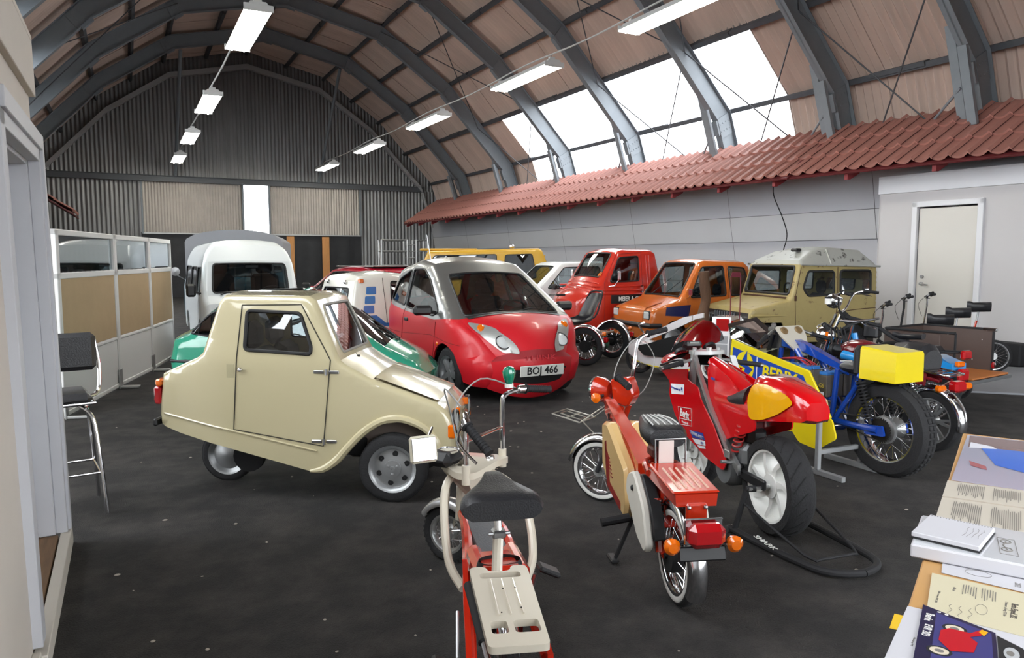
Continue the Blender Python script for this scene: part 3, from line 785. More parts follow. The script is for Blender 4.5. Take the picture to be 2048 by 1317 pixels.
# ---------------- cream three-wheeled microcar ----------------
CREAM = paint('cream_gelcoat', '#bfb593', .2, 1., var=.015, vs=1)
root = thing('microcar', 'cream three wheeled microcar with angular cab standing in the left foreground', 'car', (1.71, 4.97, 0), -32)
pf = [(-1.61, .49), (-1.6, .62), (-1.57, .83), (-1.31, .945), (-1.275, .975), (-1.17, 1.31), (-1.13, 1.355), (-.56, 1.35), (-.51, 1.32), (-.34, .935), (-.3, .905), (-.13, .81), (.29, .655), (.355, .6), (.4, .5), (.41, .24)]
ar = [(.36, .215), (.335, .3), (.29, .39), (.2, .48), (.06, .535), (-.07, .52), (-.19, .45), (-.29, .35), (-.37, .26), (-.46, .2), (-.53, .195), (-.97, .31), (-1.44, .43)]
def Wt(x, z):
    w = .42
    if z > .93: w -= (z - .93) * .16
    if x > -.3: w -= .05 * (x + .3) / .7
    if x < -1.2: w -= .05 * (-1.2 - x) / .4
    return w
b = Body(root, pf + ar, 15, Wt, r=.035, crown=.018, st=.06)
sw = rnd([(-.965, 1.255), (-.605, 1.24), (-.525, 1.02), (-.53, .975), (-.975, 1.0)], .03)
b.panel('body_side', CREAM, holes=[sw], thick=.02)
b.strip('rear_panel', CREAM, 0, 7); b.strip('roof', CREAM, 6, 8)
b.screen(8, 9, CREAM, mx=.07, mz=.04, g=glass('reflecting_glass', '#7b8284', .5), rm=mat('grey_rubber', '#8f8d86', .6))
b.strip('cowl', CREAM, 9, 11); b.strip('nose', CREAM, 12, 15); b.strip('bonnet_base', CREAM, 11, 12, off=-.01)
b.strip('bonnet', CREAM, 11, 12, off=.012, t0=-.94, t1=.94); 
b.windows([sw], rub=.012)
B('underbody', DARK, root, lambda m: m.box((-.85, 0, .42), (1.3, .7, .12), rot=(0, 7, 0)))
B('inner_arch', mat('taupe_liner', '#6a5f58', .8), root, lambda m: (m.box((-.02, 0, .42), (.7, .56, .34), b=.05)))
for sg in (-1, 1):
    b.seam([(-1.0, 1.29), (-.6, 1.295), (-.395, .94), (-.455, .37), (-1.06, .47), (-1.0, 1.29)], sg)
    b.seam([(-1.56, .56), (-1.05, .455), (-.5, .335)], sg, mat('cream_gelcoat', ''), .008, 'sill_ledge')
    f = b.side(sg, 0.)
    B('wheel_flare', CREAM, root, lambda m: m.tube([f(u, w) for u, w in [(.33, .28), (.29, .4), (.2, .5), (.06, .555), (-.07, .54), (-.19, .465), (-.29, .365), (-.37, .275), (-.46, .215), (-.55, .2)]], [.012, .022, .024, .026, .026, .026, .026, .028, .024, .008], 8, sm=3))
    for z in (.86, .4):
        x = -.425 if z > .6 else -.45
        B('hinge', STEEL, root, lambda m: (m.box((x - .05, sg * Wt(x, z), z), (.07, .012, .022), b=.004), m.box((x + .05, sg * Wt(x, z), z), (.07, .012, .022), b=.004), m.tube([(x, sg * (Wt(x, z) + .006), z - .02), (x, sg * (Wt(x, z) + .006), z + .02)], .009)))
    B('door_knob', CHROME, root, lambda m: (m.ball((-1.0, sg * (.43), .87), (.016, .022, .016)), m.tube([(-1.0, sg * .41, .87), (-1.0, sg * .43, .87)], .008)))
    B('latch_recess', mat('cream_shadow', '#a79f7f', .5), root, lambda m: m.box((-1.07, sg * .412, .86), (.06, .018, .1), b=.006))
    B('turn_signal', AMBER, root, lambda m: m.box((.385, sg * .36, .47), (.05, .04, .09), b=.01))
    B('side_marker', AMBER, root, lambda m: m.box((.395, sg * .19, .57), (.04, .03, .05), b=.006))
    B('tail_lamp', REDL, root, lambda m: m.box((-1.61, sg * .33, .68), (.05, .09, .12), b=.012))
    B('tail_signal', AMBER, root, lambda m: m.box((-1.6, sg * .33, .765), (.045, .09, .05), b=.012))
    headlamp(root, (.405, sg * .27, .52), .075, rim=PLAST, d=.02)
    car_wheel(root, 0, sg * .37, .225, .1, 'disc', sg=sg)
car_wheel(root, -1.3, 0, .19, .08, 'cap', sg=-1, rr=.7)
B('drive_cover', DARK, root, lambda m: m.lathe([(.001, -.02), (.11, -.02), (.11, .02), (.001, .02)], 20, M=T(-1.08, -.15, .22)))
B('rear_bumper', PLAST, root, lambda m: m.box((-1.62, 0, .5), (.03, .8, .05), b=.01))
seat(root, -.85, -.18, .55, w=.34, h=.5); seat(root, -.85, .18, .55, w=.34, h=.5)
steering(root, -.55, .18, .9, .14)
wiper(root, (-.31, -.1, .925), (-.38, -.05, .99), (-.45, .15, 1.12))
# ---------------- green microcar with the glass canopy ----------------
TEAL = paint('teal_paint', '#2f8f73', .18, 1.)
root = thing('microcar', 'green microcar with smoked glass canopy, parked behind the cream three wheeler', 'car', (1.78, 8.15, 0), -29)
pf = [(-1.3, .3), (-1.34, .55), (-1.28, .78), (-1.1, .86), (-.95, 1.05), (-.65, 1.2), (-.1, 1.22), (.35, 1.05), (.85, .7), (1.15, .55), (1.28, .42), (1.26, .28)]
ar = arch(.8, .25, .28, 0, 180, 10) + arch(-.8, .25, .28, 0, 180, 10)
def Wg(x, z):
    w = .62 - .14 * max(0, x - .2) - .06 * max(0, -.8 - x)
    if z > .78: w -= (z - .78) * .5
    return w
b = Body(root, pf + ar, 11, Wg, r=.1, crown=lambda x, z: .06)
cw = rnd([(-1.12, .84), (-.93, 1.03), (-.64, 1.15), (-.1, 1.17), (.33, 1.0), (.72, .74), (-.2, .74)], .05)
b.panel('body_side', TEAL, holes=[cw])
b.windows([cw], g=glass('canopy_glass', '#7d8789', .22))
b.strip('tail', TEAL, 0, 3); b.strip('nose', TEAL, 8, 11)
B('canopy', glass('canopy_glass'), root, lambda m: m.loft([[b.pos(b.cum[3] + (b.cum[8] - b.cum[3]) * i / 16, t / 8 - 1, .0) for t in range(17)] for i in range(17)], closed=False, cap=False))
B('canopy_rib', TEAL, root, lambda m: m.tube([b.pos(b.cum[6] + .05, t / 6 - 1, .01) for t in range(13)], .02))
for sg in (-1, 1):
    B('bumper_strip', PLAST, root, lambda m: m.tube([b.side(sg, .004)(x, .56) for x in (-1.3, -1.1, -.8, -.4)], .018))
    car_wheel(root, .8, sg * .5, .25, .14, 'cap', sg=sg); car_wheel(root, -.8, sg * .52, .25, .14, 'cap', sg=sg)
B('bumper_strip', PLAST, root, lambda m: m.tube([b.pos(b.cum[1] + .02, t / 6 - 1, .006) for t in range(13)], .018))
seat(root, -.5, -.25, .4); seat(root, -.5, .25, .4)
wiper(root, (.92, .0, .74), (.7, .1, .88), (.45, .3, 1.02)); wiper(root, (.92, -.1, .74), (.68, -.2, .88), (.42, -.15, 1.03))
# ---------------- red and silver city car ----------------
RED = mat('matt_red_plastic', '#bf1823', .42, 0, .15, var=.02, vs=2)
SILV = mat('silver_paint', '#9a9b98', .32, .75, .6)
root = thing('city_car', 'red plastic bodied city car with silver roof and pillars in the centre', 'car', (3.95, 7.82, 0), -90, s=1.03)
pf = [(-2.3, .3), (-2.36, .62), (-2.3, .95), (-2.12, 1.28), (-1.95, 1.42), (-1.3, 1.53), (-.85, 1.48), (-.62, 1.36), (.16, .89), (.23, .865), (.43, .73), (.55, .57), (.585, .52), (.6, .47), (.615, .37), (.56, .24), (.5, .18)]
ar = arch(-.02, .28, .34, -8, 188) + [(-1.5, .2)] + arch(-1.93, .28, .33, 0, 188)
def Wk(x, z):
    w = .78
    if x > 0: w -= .28 * (x / .6) ** 2.2 * (.7 if z < .5 else 1)
    if x < -1.7: w -= .16 * ((-1.7 - x) / .65) ** 2
    if z > .85: w -= (z - .85) * .3
    if z < .4: w -= (.4 - z) * .25
    return w
def ck(x, z): return .04 + (.13 * min(1, max(0, (x - .1) / .4)))
b = Body(root, pf + ar, 16, Wk, r=.09, crown=ck, st=.07)
qw = rnd([(-2.0, 1.02), (-1.8, 1.28), (-1.42, 1.41), (-1.36, .96)], .05)
dw = rnd([(-1.3, .95), (-1.36, 1.41), (-1.0, 1.42), (-.72, 1.3), (-.22, .95), (-.35, .9)], .05)
belt = [(-2.3, .95), (-2.12, 1.03), (-1.9, .96), (-1.3, .9), (-.3, .86), (.1, .9)]
low = belt[::-1] + [(-2.3, .95)]
lower = [(-2.3, .3), (-2.36, .62), (-2.3, .95), (-2.14, 1.06), (-2.0, .96), (-1.3, .9), (-.3, .86), (.04, .89), (.16, .89), (.23, .865), (.43, .73), (.55, .57), (.585, .52), (.6, .47), (.615, .37), (.56, .24), (.5, .18)] + ar
upper = [(-2.3, .95), (-2.12, 1.28), (-1.95, 1.42), (-1.3, 1.53), (-.85, 1.48), (-.62, 1.36), (.16, .89), (.04, .89), (-.3, .86), (-1.3, .9), (-2.0, .96), (-2.14, 1.06)]
b.panel('side_panel', RED, outline=lower); b.panel('pillar_frame', SILV, outline=upper, holes=[qw, dw])
b.windows([qw, dw])
b.strip('tailgate', RED, 0, 2); b.screen(2, 4, RED, name='rear_window', frame='rear_frame', mx=.12)
b.strip('roof', SILV, 4, 7)
b.screen(7, 8, SILV, mx=.07, mz=.03, rub=.012)
b.strip('bonnet', RED, 8, 12, n=16); b.strip('front_groove', mat('groove_red', '#8e101a', .5), 12, 13, n=16); b.strip('bumper', RED, 13, 16, n=16)
B('cowl_panel', PLAST, root, lambda m: m.loft([[b.pos(b.cum[8] + d, t / 8 - 1, .006) for t in range(1, 16)] for d in (-.04, .02 ,.05)], closed=False, cap=False))
B('floor_pan', DARK, root, lambda m: (m.box((-.95, 0, .3), (2.4, 1.2, .16)), m.box((-.02, 0, .42), (.8, 1.0, .3))))
q0 = b.cum[9]; q1 = b.cum[11] + .05
for sg in (-1, 1):
    pod = rnd([(q0 + .02, sg * .96), (q0 + .13, sg * .76), (q1 - .07, sg * .53), (q1 + .03, sg * .5), (q1 + .0, sg * .86), (q0 + .24, sg * .985)], .06)
    hp = b.patch('headlamp_pod', mat('pod_silver', '#b0b1ad', .3, .5, .8), pod, off=.014, st=.04)
    qc, tc = q1 - .1, sg * .73
    c = Vector(b.pos(qc, tc, .02)); n_ = (Vector(b.pos(qc, tc, .05)) - c).normalized(); 
    Mh = T(*c) @ n_.to_track_quat('X', 'Z').to_matrix().to_4x4()
    B('headlamp', LENS, hp, lambda m: m.lathe([(.001, 0.012), (.05, .01), (.075, .0), (.075, -.02)], 24, M=R(-90, 'Z')), loc=Mh)
    B('headlamp_ring', PLAST, hp, lambda m: m.tube([(.004, .08 * cos(a * pi / 12), .08 * sin(a * pi / 12)) for a in range(24)], .005, 6, closed=True), loc=Mh)
    c = Vector(b.pos(q0 + .17, sg * .86, .018)); Mh = T(*c) @ n_.to_track_quat('X', 'Z').to_matrix().to_4x4()
    B('turn_signal', AMBER, hp, lambda m: m.lathe([(.001, .01), (.03, .008), (.045, 0), (.045, -.01)], 20, M=R(-90, 'Z')), loc=Mh)
    b.seam([(-1.32, .93), (-1.4, .6), (-1.5, .3), (-.38, .24), (-.3, .6), (-.24, .84)], sg, mat('dark_red_gap', '#6b0c12', .7))
    b.seam([(-2.25, .62), (-1.4, .62), (-.4, .68), (.3, .62)], sg, mat('dark_red_gap', ''), .003, 'waist_groove')
    B('door_handle', PLAST, root, lambda m: m.box((-1.22, sg * (Wk(-1.2, .8) + .004), .8), (.13, .02, .045), b=.01))
    B('side_repeater', AMBER, root, lambda m: m.ball((-.2, sg * (Wk(-.2, .62)), .6), (.022, .012, .022), n=10, m=6))
    B('side_skirt', RED, root, lambda m: m.prism([(-1.58, .42), (-1.5, .3), (-.4, .14), (-.4, .2)], sg * .74, sg * .8, b=.01))
    door_mirror(root, (-.28, sg * .76, .95), sg, sx=1.3)
    car_wheel(root, -.02, sg * .66, .285, .16, 'spoke5', sg=sg, steer=4); car_wheel(root, -1.93, sg * .66, .285, .16, 'spoke5', sg=sg)
mouth = b.patch('bumper_mouth', DARK, rnd([(b.cum[14] - .02, -.72), (b.cum[14] + .08, -.6), (b.cum[14] + .085, .6), (b.cum[14] - .02, .78), (b.cum[14] - .02, .2)], .04), off=.002)
fc = b.pos(b.cum[14], 0, 0); pl = B('number_plate', mat('plate_white', '#cfcfc8', .4), root, lambda m: m.box((0, 0, 0), (.012, .52, .115), b=.004), loc=T(fc[0] + .03, .0, fc[2] + .03) @ R(6, 'Y'))
text(pl, 'plate_text', 'BOJ 466', .115, PLAST, T(.008, 0, 0) @ R(90, 'Z') @ R(90, 'X'), sx=.95, bold=.002)
tx = text(root, 'embossed_script', 'TH!NK', .075, mat('emboss_red', '#b8212c', .4), T(b.pos(b.cum[13], 0, 0)[0] + .012, .0, b.pos(b.cum[13], 0, 0)[2] + .0) @ R(90, 'Z') @ R(84, 'X'), sx=1.7)
for (a, c) in (((.15, -.05, .93), (-.0, .45, .985)), ((.15, .1, .93), (-.03, -.42, .985))):
    wiper(root, a, ((a[0] + c[0]) / 2 + .02, (a[1] + c[1]) / 2, (a[2] + c[2]) / 2 + .02), c)
seat(root, -1.15, -.34, .42, s=1.15); seat(root, -1.15, .34, .42, s=1.15)
steering(root, -.55, .34, .88)
B('dashboard', mat('dash_grey', '#39413f', .7), root, lambda m: (m.box((-.1, 0, .84), (.5, 1.3, .14), b=.05), m.ball((-.15, .34, .92), (.18, .22, .07))))
B('aerial', STEEL, root, lambda m: m.tube([(-1.6, -.3, 1.5), (-1.75, -.3, 1.85)], .005, 5))
# ---------------- white high roof van ----------------
VW = paint('van_white', '#dfe4e4', .3, .6)
root = thing('camper_van', 'white high roof van with dark seats facing the camera behind the cream microcar', 'van', (1.74, 12.35, 0), -90)
pf = [(-3.6, .35), (-3.62, 1.0), (-3.55, 1.6), (-3.4, 1.84), (-.55, 1.86), (-.33, 1.78), (-.16, 1.54), (.02, 1.02), (.1, .95), (.22, .9), (.3, .5), (.28, .3)]
def Wv(x, z):
    w = .74
    if z > .95: w -= (z - .95) * .11
    if z > 1.5: w -= (z - 1.5) ** 2 * 1.1
    if x > -.1: w -= .06 * (x + .1) / .4
    return w
ar = arch(-.45, .3, .33) + arch(-2.9, .3, .33)
b = Body(root, pf + ar, 11, Wv, r=.07, crown=.03, st=.12)
w1 = rnd([(-.95, 1.02), (-.3, 1.02), (-.38, 1.45), (-.95, 1.45)], .06); w2 = rnd([(-2.1, 1.02), (-1.1, 1.02), (-1.1, 1.45), (-2.1, 1.45)], .08); w3 = rnd([(-3.4, 1.02), (-2.25, 1.02), (-2.25, 1.45), (-3.4, 1.45)], .08)
b.panel('body_side', VW, holes=[w1, w2, w3]); b.windows([w1, w2, w3])
b.screen(0, 3, VW, mx=.12, mz=.3, name='rear_window', frame='tailgate')
b.strip('high_roof', VW, 3, 6); b.screen(6, 7, VW, mx=.07, mz=.04, rub=.014); b.strip('front_panel', VW, 7, 11)
for sg in (-1, 1):
    car_wheel(root, -.45, sg * .62, .29, .16, 'cap', sg=sg); car_wheel(root, -2.9, sg * .62, .29, .16, 'cap', sg=sg)
    B('door_mirror', PLAST, root, lambda m: (m.box((-.12, sg * .87, 1.1), (.07, .14, .2), b=.03), m.tube([(-.12, sg * .72, 1.05), (-.12, sg * .84, 1.08)], .012)))
    seat(root, -.9, sg * .36, .72, m=mat('black_seat', '#101013', .95), h=.68, w=.48)
    headlamp(root, (.285, sg * .5, .66), .09)
steering(root, -.35, .36, .98, .19)
wiper(root, (.05, -.1, 1.04), (.0, .1, 1.07), (-.02, .4, 1.1)); wiper(root, (.05, -.45, 1.04), (.0, -.3, 1.07), (-.02, .0, 1.09))
B('rear_view_mirror', PLAST, root, lambda m: m.box((-.28, .05, 1.46), (.03, .22, .07), b=.02))
B('dashboard', DARK, root, lambda m: m.box((-.1, 0, .92), (.3, 1.3, .12), b=.03))
B('floor_pan', DARK, root, lambda m: m.box((-1.7, 0, .4), (3.3, 1.2, .2)))
# ---------------- blue truck with grey tarpaulin ----------------
root = thing('tarpaulin_truck', 'small blue truck with grey tarpaulin cover standing behind the white van', 'truck', (2.5, 19.0, 0), -104, s=1.04)
TARP = mat('grey_tarpaulin', '#85868a', .6, bump=.5, bs=4)
TB = paint('truck_blue', '#1f4a57', .3, .5)
def tp(m):
    rs = []
    for i in range(7):
        x = -1.6 + i * .5; 
        rs.append([(x, -.98, .75), (x, -.98, 1.86)] + [(x, .98 * sin(radians(a)), 1.86 + (.27 + .02 * (i % 2)) * cos(radians(a))) for a in (-75, -55, -35, -15, 0, 15, 35, 55, 75)] + [(x, .98, 1.86), (x, .98, .75)])
    m.loft(rs)
B('tarpaulin', TARP, root, tp)
B('loading_bed', TB, root, lambda m: m.box((-.1, 0, .62), (3.1, 1.9, .3), b=.02))
pf = [(1.45, .4), (1.45, 1.2), (1.5, 1.66), (1.6, 1.72), (2.3, 1.7), (2.4, 1.62), (2.62, 1.1), (2.7, .95), (2.72, .45)]
b = Body(root, pf + arch(2.1, .35, .33), 8, lambda x, z: .8 - max(0, z - 1.05) * .16, r=.07, crown=.03)
w1 = rnd([(1.7, 1.12), (2.48, 1.12), (2.3, 1.55), (1.75, 1.57)], .06)
b.panel('cab_side', TB, holes=[w1]); b.windows([w1]); b.strip('cab_back', TB, 0, 3); b.strip('cab_roof', TB, 3, 5); b.screen(5, 6, TB); b.strip('cab_front', TB, 6, 8)
for sg in (-1, 1):
    car_wheel(root, 2.1, sg * .68, .31, .17, 'cap', sg=sg); car_wheel(root, -.8, sg * .78, .31, .2, 'cap', sg=sg)
    B('door_mirror', STEEL, root, lambda m: (m.lathe([(.001, 0), (.08, 0), (.085, .02), (.001, .03)], 16, M=T(2.5, sg * .97, 1.27) @ R(-90, 'Z')), m.tube([(2.42, sg * .8, 1.1), (2.5, sg * .95, 1.2)], .01)))
# ---------------- dark red coupe ----------------
root = thing('coupe_car', 'dark red small car with grey roof edge, parked behind the white and blue microcar', 'car', (4.25, 15.2, 0), -160, s=1.06); root.scale[2] = .96
CRIM = paint('crimson_paint', '#a80f28', .2, 1.)
pf = [(-1.4, .3), (-1.42, .85), (-1.3, 1.0), (-1.15, 1.42), (-1.0, 1.47), (.1, 1.45), (.22, 1.4), (.72, .95), (.85, .88), (1.3, .75), (1.4, .5), (1.38, .3)]
b = Body(root, pf + arch(.9, .28, .33) + arch(-.9, .28, .33), 11, lambda x, z: .72 - max(0, z - .9) * .25, r=.08, crown=.03)
w1 = rnd([(-.2, .95), (.6, .95), (.15, 1.36), (-.2, 1.38)], .05)
b.panel('body_side', CRIM, holes=[w1]); b.windows([w1]); b.strip('tail', CRIM, 0, 3); b.strip('roof', CRIM, 3, 6); b.screen(6, 7, CRIM); b.strip('bonnet', CRIM, 7, 11)
for sg in (-1, 1):
    car_wheel(root, .9, sg * .6, .28, .16, 'cap', sg=sg); car_wheel(root, -.9, sg * .6, .28, .16, 'cap', sg=sg)
    door_mirror(root, (.5, sg * .7, .98), sg, m=CRIM)
B('roof_rack_edge', SILV, root, lambda m: m.box((-.4, 0, 1.485), (1.0, 1.2, .02), b=.006))
# ---------------- white microcar with blue squares ----------------
root = thing('microcar', 'white microcar with blue square windows on its rear pillar and blue waist stripe', 'car', (3.27, 10.97, 0), 12, s=1.08); root.scale[2] = .95
PW2 = paint('warm_white_paint', '#e3e1d6', .25, .8)
BLUE = paint('stripe_blue', '#3a72b0', .3)
pf = [(-.62, .35), (-.64, .72), (-.5, 1.33), (-.42, 1.41), (.0, 1.46), (.5, 1.4), (.75, 1.28), (1.15, .8), (1.3, .76), (1.75, .7), (1.85, .45), (1.83, .3)]
ar = arch(1.35, .27, .3) + arch(-.1, .27, .3)
def Ww(x, z): return .58 - max(0, z - .75) * .18 - max(0, x - .9) * .06
b = Body(root, pf + ar, 11, Ww, r=.05, crown=.025, st=.08)
w1 = rnd([(-.02, .86), (.42, .84), (.36, 1.3), (.02, 1.33)], .04); w2 = rnd([(.5, .84), (1.0, .84), (.72, 1.2), (.48, 1.28)], .03)
b.panel('body_side', PW2, holes=[w1, w2]); b.windows([w1, w2], g=glass('teal_glass', '#7fa3a3', .15))
q = b.cum; b.screen(0, 2, PW2, g=glass('teal_glass'), name='rear_window', frame='rear_frame', hole=[(q[1] + .02, -.78), (q[2] - .1, -.8), (q[2] - .1, .8), (q[1] + .02, .78)])
b.strip('roof', PW2, 2, 6); b.screen(6, 7, PW2); b.strip('bonnet', PW2, 7, 11)
for sg in (-1, 1):
    for k in range(3): b.decal('blue_square', BLUE, rnd([(-.44 + .035 * k, .86 + .14 * k), (-.28 + .03 * k, .86 + .14 * k), (-.27 + .03 * k, .975 + .14 * k), (-.42 + .035 * k, .975 + .14 * k)], .02), sg)
    b.decal('blue_stripe', BLUE, [(-.6, .66), (1.2, .66), (1.2, .71), (-.12, .71), (-.25, .83), (-.52, .83)], sg)
    b.seam([(-.1, 1.38), (-.1, .7), (.02, .62), (.95, .62), (1.0, .78)], sg)
    B('door_handle', PLAST, root, lambda m: m.box((.0, sg * .585, .77), (.12, .02, .025)))
    B('marker_lamp', AMBER, root, lambda m: m.box((-.42, sg * .46, 1.34), (.07, .07, .06), b=.01))
    B('roof_knob', CHROME, root, lambda m: m.ball((-.53, sg * .25, 1.32), .03))
    B('door_mirror', PW2, root, lambda m: (m.box((.98, sg * .68, .98), (.06, .16, .1), b=.02), m.tube([(.98, sg * .52, .92), (.98, sg * .62, .95)], .012)))
    car_wheel(root, 1.35, sg * .48, .26, .13, 'cap', sg=sg); car_wheel(root, -.1, sg * .48, .26, .13, 'cap', sg=sg)
seat(root, .2, -.25, .45, m=mat('grey_blue_seat', '#51666d', .9), w=.4); seat(root, .2, .25, .45, m=mat('grey_blue_seat', ''), w=.4)
# ---------------- yellow open truck ----------------
root = thing('utility_truck', 'yellow utility vehicle with roof rails and black louvred back behind the red city car', 'truck', (8.3, 17.5, 0), 153, s=1.1)
YEL = paint('yellow_paint', '#c79a22', .4, .4)
pf = [(-1.5, .4), (-1.5, .95), (-1.22, 1.62), (-1.15, 1.66), (1.35, 1.6), (1.6, 1.0), (1.8, .95), (1.85, .4)]
b = Body(root, pf + arch(1.2, .3, .33) + arch(-.9, .3, .33), 7, lambda x, z: .72 - max(0, z - .95) * .1, r=.05, crown=.02)
w1 = rnd([(-1.1, 1.0), (-.35, 1.0), (-.4, 1.52), (-1.0, 1.54)], .05); w2 = rnd([(-.2, 1.0), (1.45, 1.0), (1.2, 1.5), (-.2, 1.53)], .05)
b.panel('body_side', YEL, holes=[w1, w2]); b.windows([w1, w2], g=DGLASS)
b.strip('back', PLAST, 0, 2); b.strip('roof', YEL, 2, 4); b.screen(4, 5, YEL); b.strip('front', YEL, 5, 7)
for k in range(3): B('louvre', YEL, root, lambda m: m.tube([b.pos(b.cum[1] + .15 + .22 * k, t, .012) for t in (-1, 0, 1)], .016))
B('light_bar', YEL, root, lambda m: (m.box((.9, .2, 1.64), (1.3, .5, .05), b=.015),))
B('beacon', CHROME, root, lambda m: m.ball((-.55, -.2, 1.72), (.07, .07, .05)))
for sg in (-1, 1):
    for x in (1.2, -.9): car_wheel(root, x, sg * .6, .29, .16, 'cap', sg=sg)
# ---------------- white electric van with red letters ----------------
root = thing('electric_van', 'small white van with red lettering on its door beside the red cab', 'van', (8.35, 13.8, 0), 174)
pf = [(-1.5, .35), (-1.5, 1.0), (-.75, 1.02), (-.68, 1.4), (-.6, 1.52), (.3, 1.5), (.42, 1.46), (.95, .98), (1.1, .9), (1.35, .6), (1.33, .32)]
b = Body(root, pf + arch(.85, .28, .3) + arch(-1.0, .28, .3), 10, lambda x, z: .68 - max(0, z - .95) * .16, r=.05, crown=.02)
w1 = rnd([(-.55, .98), (.7, .98), (.3, 1.4), (-.5, 1.42)], .04)
b.panel('body_side', VW, holes=[w1]); b.windows([w1]); b.strip('back', VW, 0, 5); b.strip('roof', VW, 4, 6); b.screen(6, 7, VW, mx=.08); b.strip('front', VW, 7, 10)
for sg in (-1, 1):
    for x in (.85, -1.0): car_wheel(root, x, sg * .58, .28, .15, 'cap', sg=sg)
    seat(root, -.2, sg * .3, .5); door_mirror(root, (.6, sg * .66, 1.0), sg)
text(root, 'door_lettering', 'VE', .19, mat('letter_red', '#c8202b', .5), T(-.02, .69, .8) @ R(180, 'Z') @ R(90, 'X'), bold=.006, ext=.004)
text(root, 'door_small_text', 'kommunfordon', .06, mat('letter_dark', '#34343a', .5), T(-.02, .69, .68) @ R(180, 'Z') @ R(90, 'X'), ext=.004)
steering(root, .35, .3, 1.0)
# ---------------- red cab microvan ----------------
root = thing('cab_microvan', 'orange red ribbed fibreglass microvan with white company lettering on its door', 'van', (8.12, 11.95, 0), 176)
KX = 0.8; root.scale[0] = 0.8
OR2 = paint('signal_red', '#b92a1b', .25, .8)
pf = [(-1.15, .35), (-1.12, .8), (-.92, 1.68), (-.8, 1.75), (-.05, 1.75), (.12, 1.7), (.52, 1.2), (.66, 1.05), (.95, .92), (1.08, .8), (1.12, .5), (1.08, .3)]
def Wr(x, z): return .7 - max(0, z - 1.0) * .13 - .18 * max(0, (x - .4) / .7) ** 2 - max(0, .5 - z) * .1
b = Body(root, pf + arch(-.7, .26, .3) + [(.4, .28)], 11, Wr, r=.08, crown=lambda x, z: .03 + .05 * max(0, x), st=.08)
w1 = rnd([(-.42, 1.18), (.36, 1.16), (.1, 1.6), (-.42, 1.63)], .05)
b.panel('body_side', OR2, holes=[w1]); b.windows([w1], rub=.014)
b.screen(0, 2, OR2, name='rear_window', frame='rear_frame', mx=.15, mz=.2); b.strip('roof', OR2, 2, 5); b.screen(5, 6, OR2, mx=.09, mz=.04, rub=.016); b.strip('nose', OR2, 6, 11, n=14)
for sg in (-1, 1):
    for z in (1.08, 1.01, .94): B('ribbing', OR2, root, lambda m: m.tube([b.side(sg, .0)(x, z) for x in (-.55, -.3, 0, .3, .6, .8)], .016, 8))
    for x in (-.62, -.7): B('ribbing', OR2, root, lambda m: m.tube([b.side(sg, .0)(u, z) for u, z in ((x, .9), (x - .02, 1.1), (x + .0, 1.65))], .016, 8))
    b.seam([(-.5, 1.7), (-.5, .45), (.5, .4), (.5, 1.15), (.14, 1.66), (-.5, 1.7)], sg, mat('dark_red_gap', ''))
    car_wheel(root, -.7, sg * .58, .26, .15, 'cap', sg=sg)
    B('door_mirror', CHROME, root, lambda m: (m.tube([(.42, sg * .7, 1.08), (.36, sg * .86, 1.1), (.3, sg * .9, 1.2)], .01), m.box((.28, sg * .9, 1.28), (.03, .1, .16), b=.014)))
    headlamp(root, (1.02, sg * .36, .78), .1, R(sg * 12, 'Z'))
    B('marker_lamp', AMBER, root, lambda m: m.ball((.98, sg * .5, .62), (.03, .04, .02)))
b.decal('door_panel', PLAST, [(-1.0, .77), (.34, .77), (.34, .93), (-1.0, .93)], 1, off=.004)
text(root, 'door_lettering', 'MEIER & CIE AG  IT', .115, WHITE, T(-.33, .715, .85) @ R(180, 'Z') @ R(90, 'X'), bold=.002, ext=.003)
for q in range(4): B('nose_rib', OR2, root, lambda m: m.tube([b.pos(b.cum[6] + .1 + .09 * q, t / 8 - 1, .0) for t in range(17)], .015))
car_wheel(root, .8, 0, .26, .14, 'cap'); seat(root, -.35, .3, .6); seat(root, -.35, -.3, .6); steering(root, .12, .3, 1.1)
B('round_sticker', AMBER, root, lambda m: m.lathe([(.001, 0), (.06, 0)], 16, M=T(*b.pos(b.cum[6] - .1, .82, .01)) @ R(-90, 'Z') @ R(40, 'X')))
wiper(root, (.5, .2, 1.22), (.42, .1, 1.3), (.3, -.05, 1.46))
# ---------------- orange microcar ----------------
root = thing('microcar', 'orange wedge nosed microcar with black bumper beside the rusty tan off-roader', 'car', (8.62, 10.25, 0), 173)
KX = 0.76; root.scale[0] = 0.76
ORG = paint('orange_paint', '#bf6423', .28, .7, var=.03)
pf = [(-1.45, .35), (-1.46, .85), (-1.2, 1.45), (-1.08, 1.53), (-.05, 1.56), (.1, 1.52), (.62, .93), (.7, .9), (1.28, .76), (1.35, .7), (1.38, .5), (1.36, .28)]
def Wo(x, z): return .68 - max(0, z - .9) * .2 - .05 * max(0, x - .8)
b = Body(root, pf + arch(.78, .25, .33, 0, 180) + arch(-.95, .25, .32), 11, Wo, r=.05, crown=.025, st=.08)
w1 = rnd([(-.52, .97), (.4, .95), (.06, 1.44), (-.5, 1.46)], .05); w2 = rnd([(-1.2, .98), (-.64, .97), (-.62, 1.45), (-1.05, 1.43)], .05)
b.panel('body_side', ORG, holes=[w1, w2]); b.windows([w1, w2], rub=.014)
b.screen(1, 3, ORG, name='rear_window', frame='rear_frame'); b.strip('rear_panel', ORG, 0, 1); b.strip('roof', ORG, 3, 5); b.screen(5, 6, ORG, mx=.05, mz=.03, rub=.016); b.strip('bonnet', ORG, 6, 11)
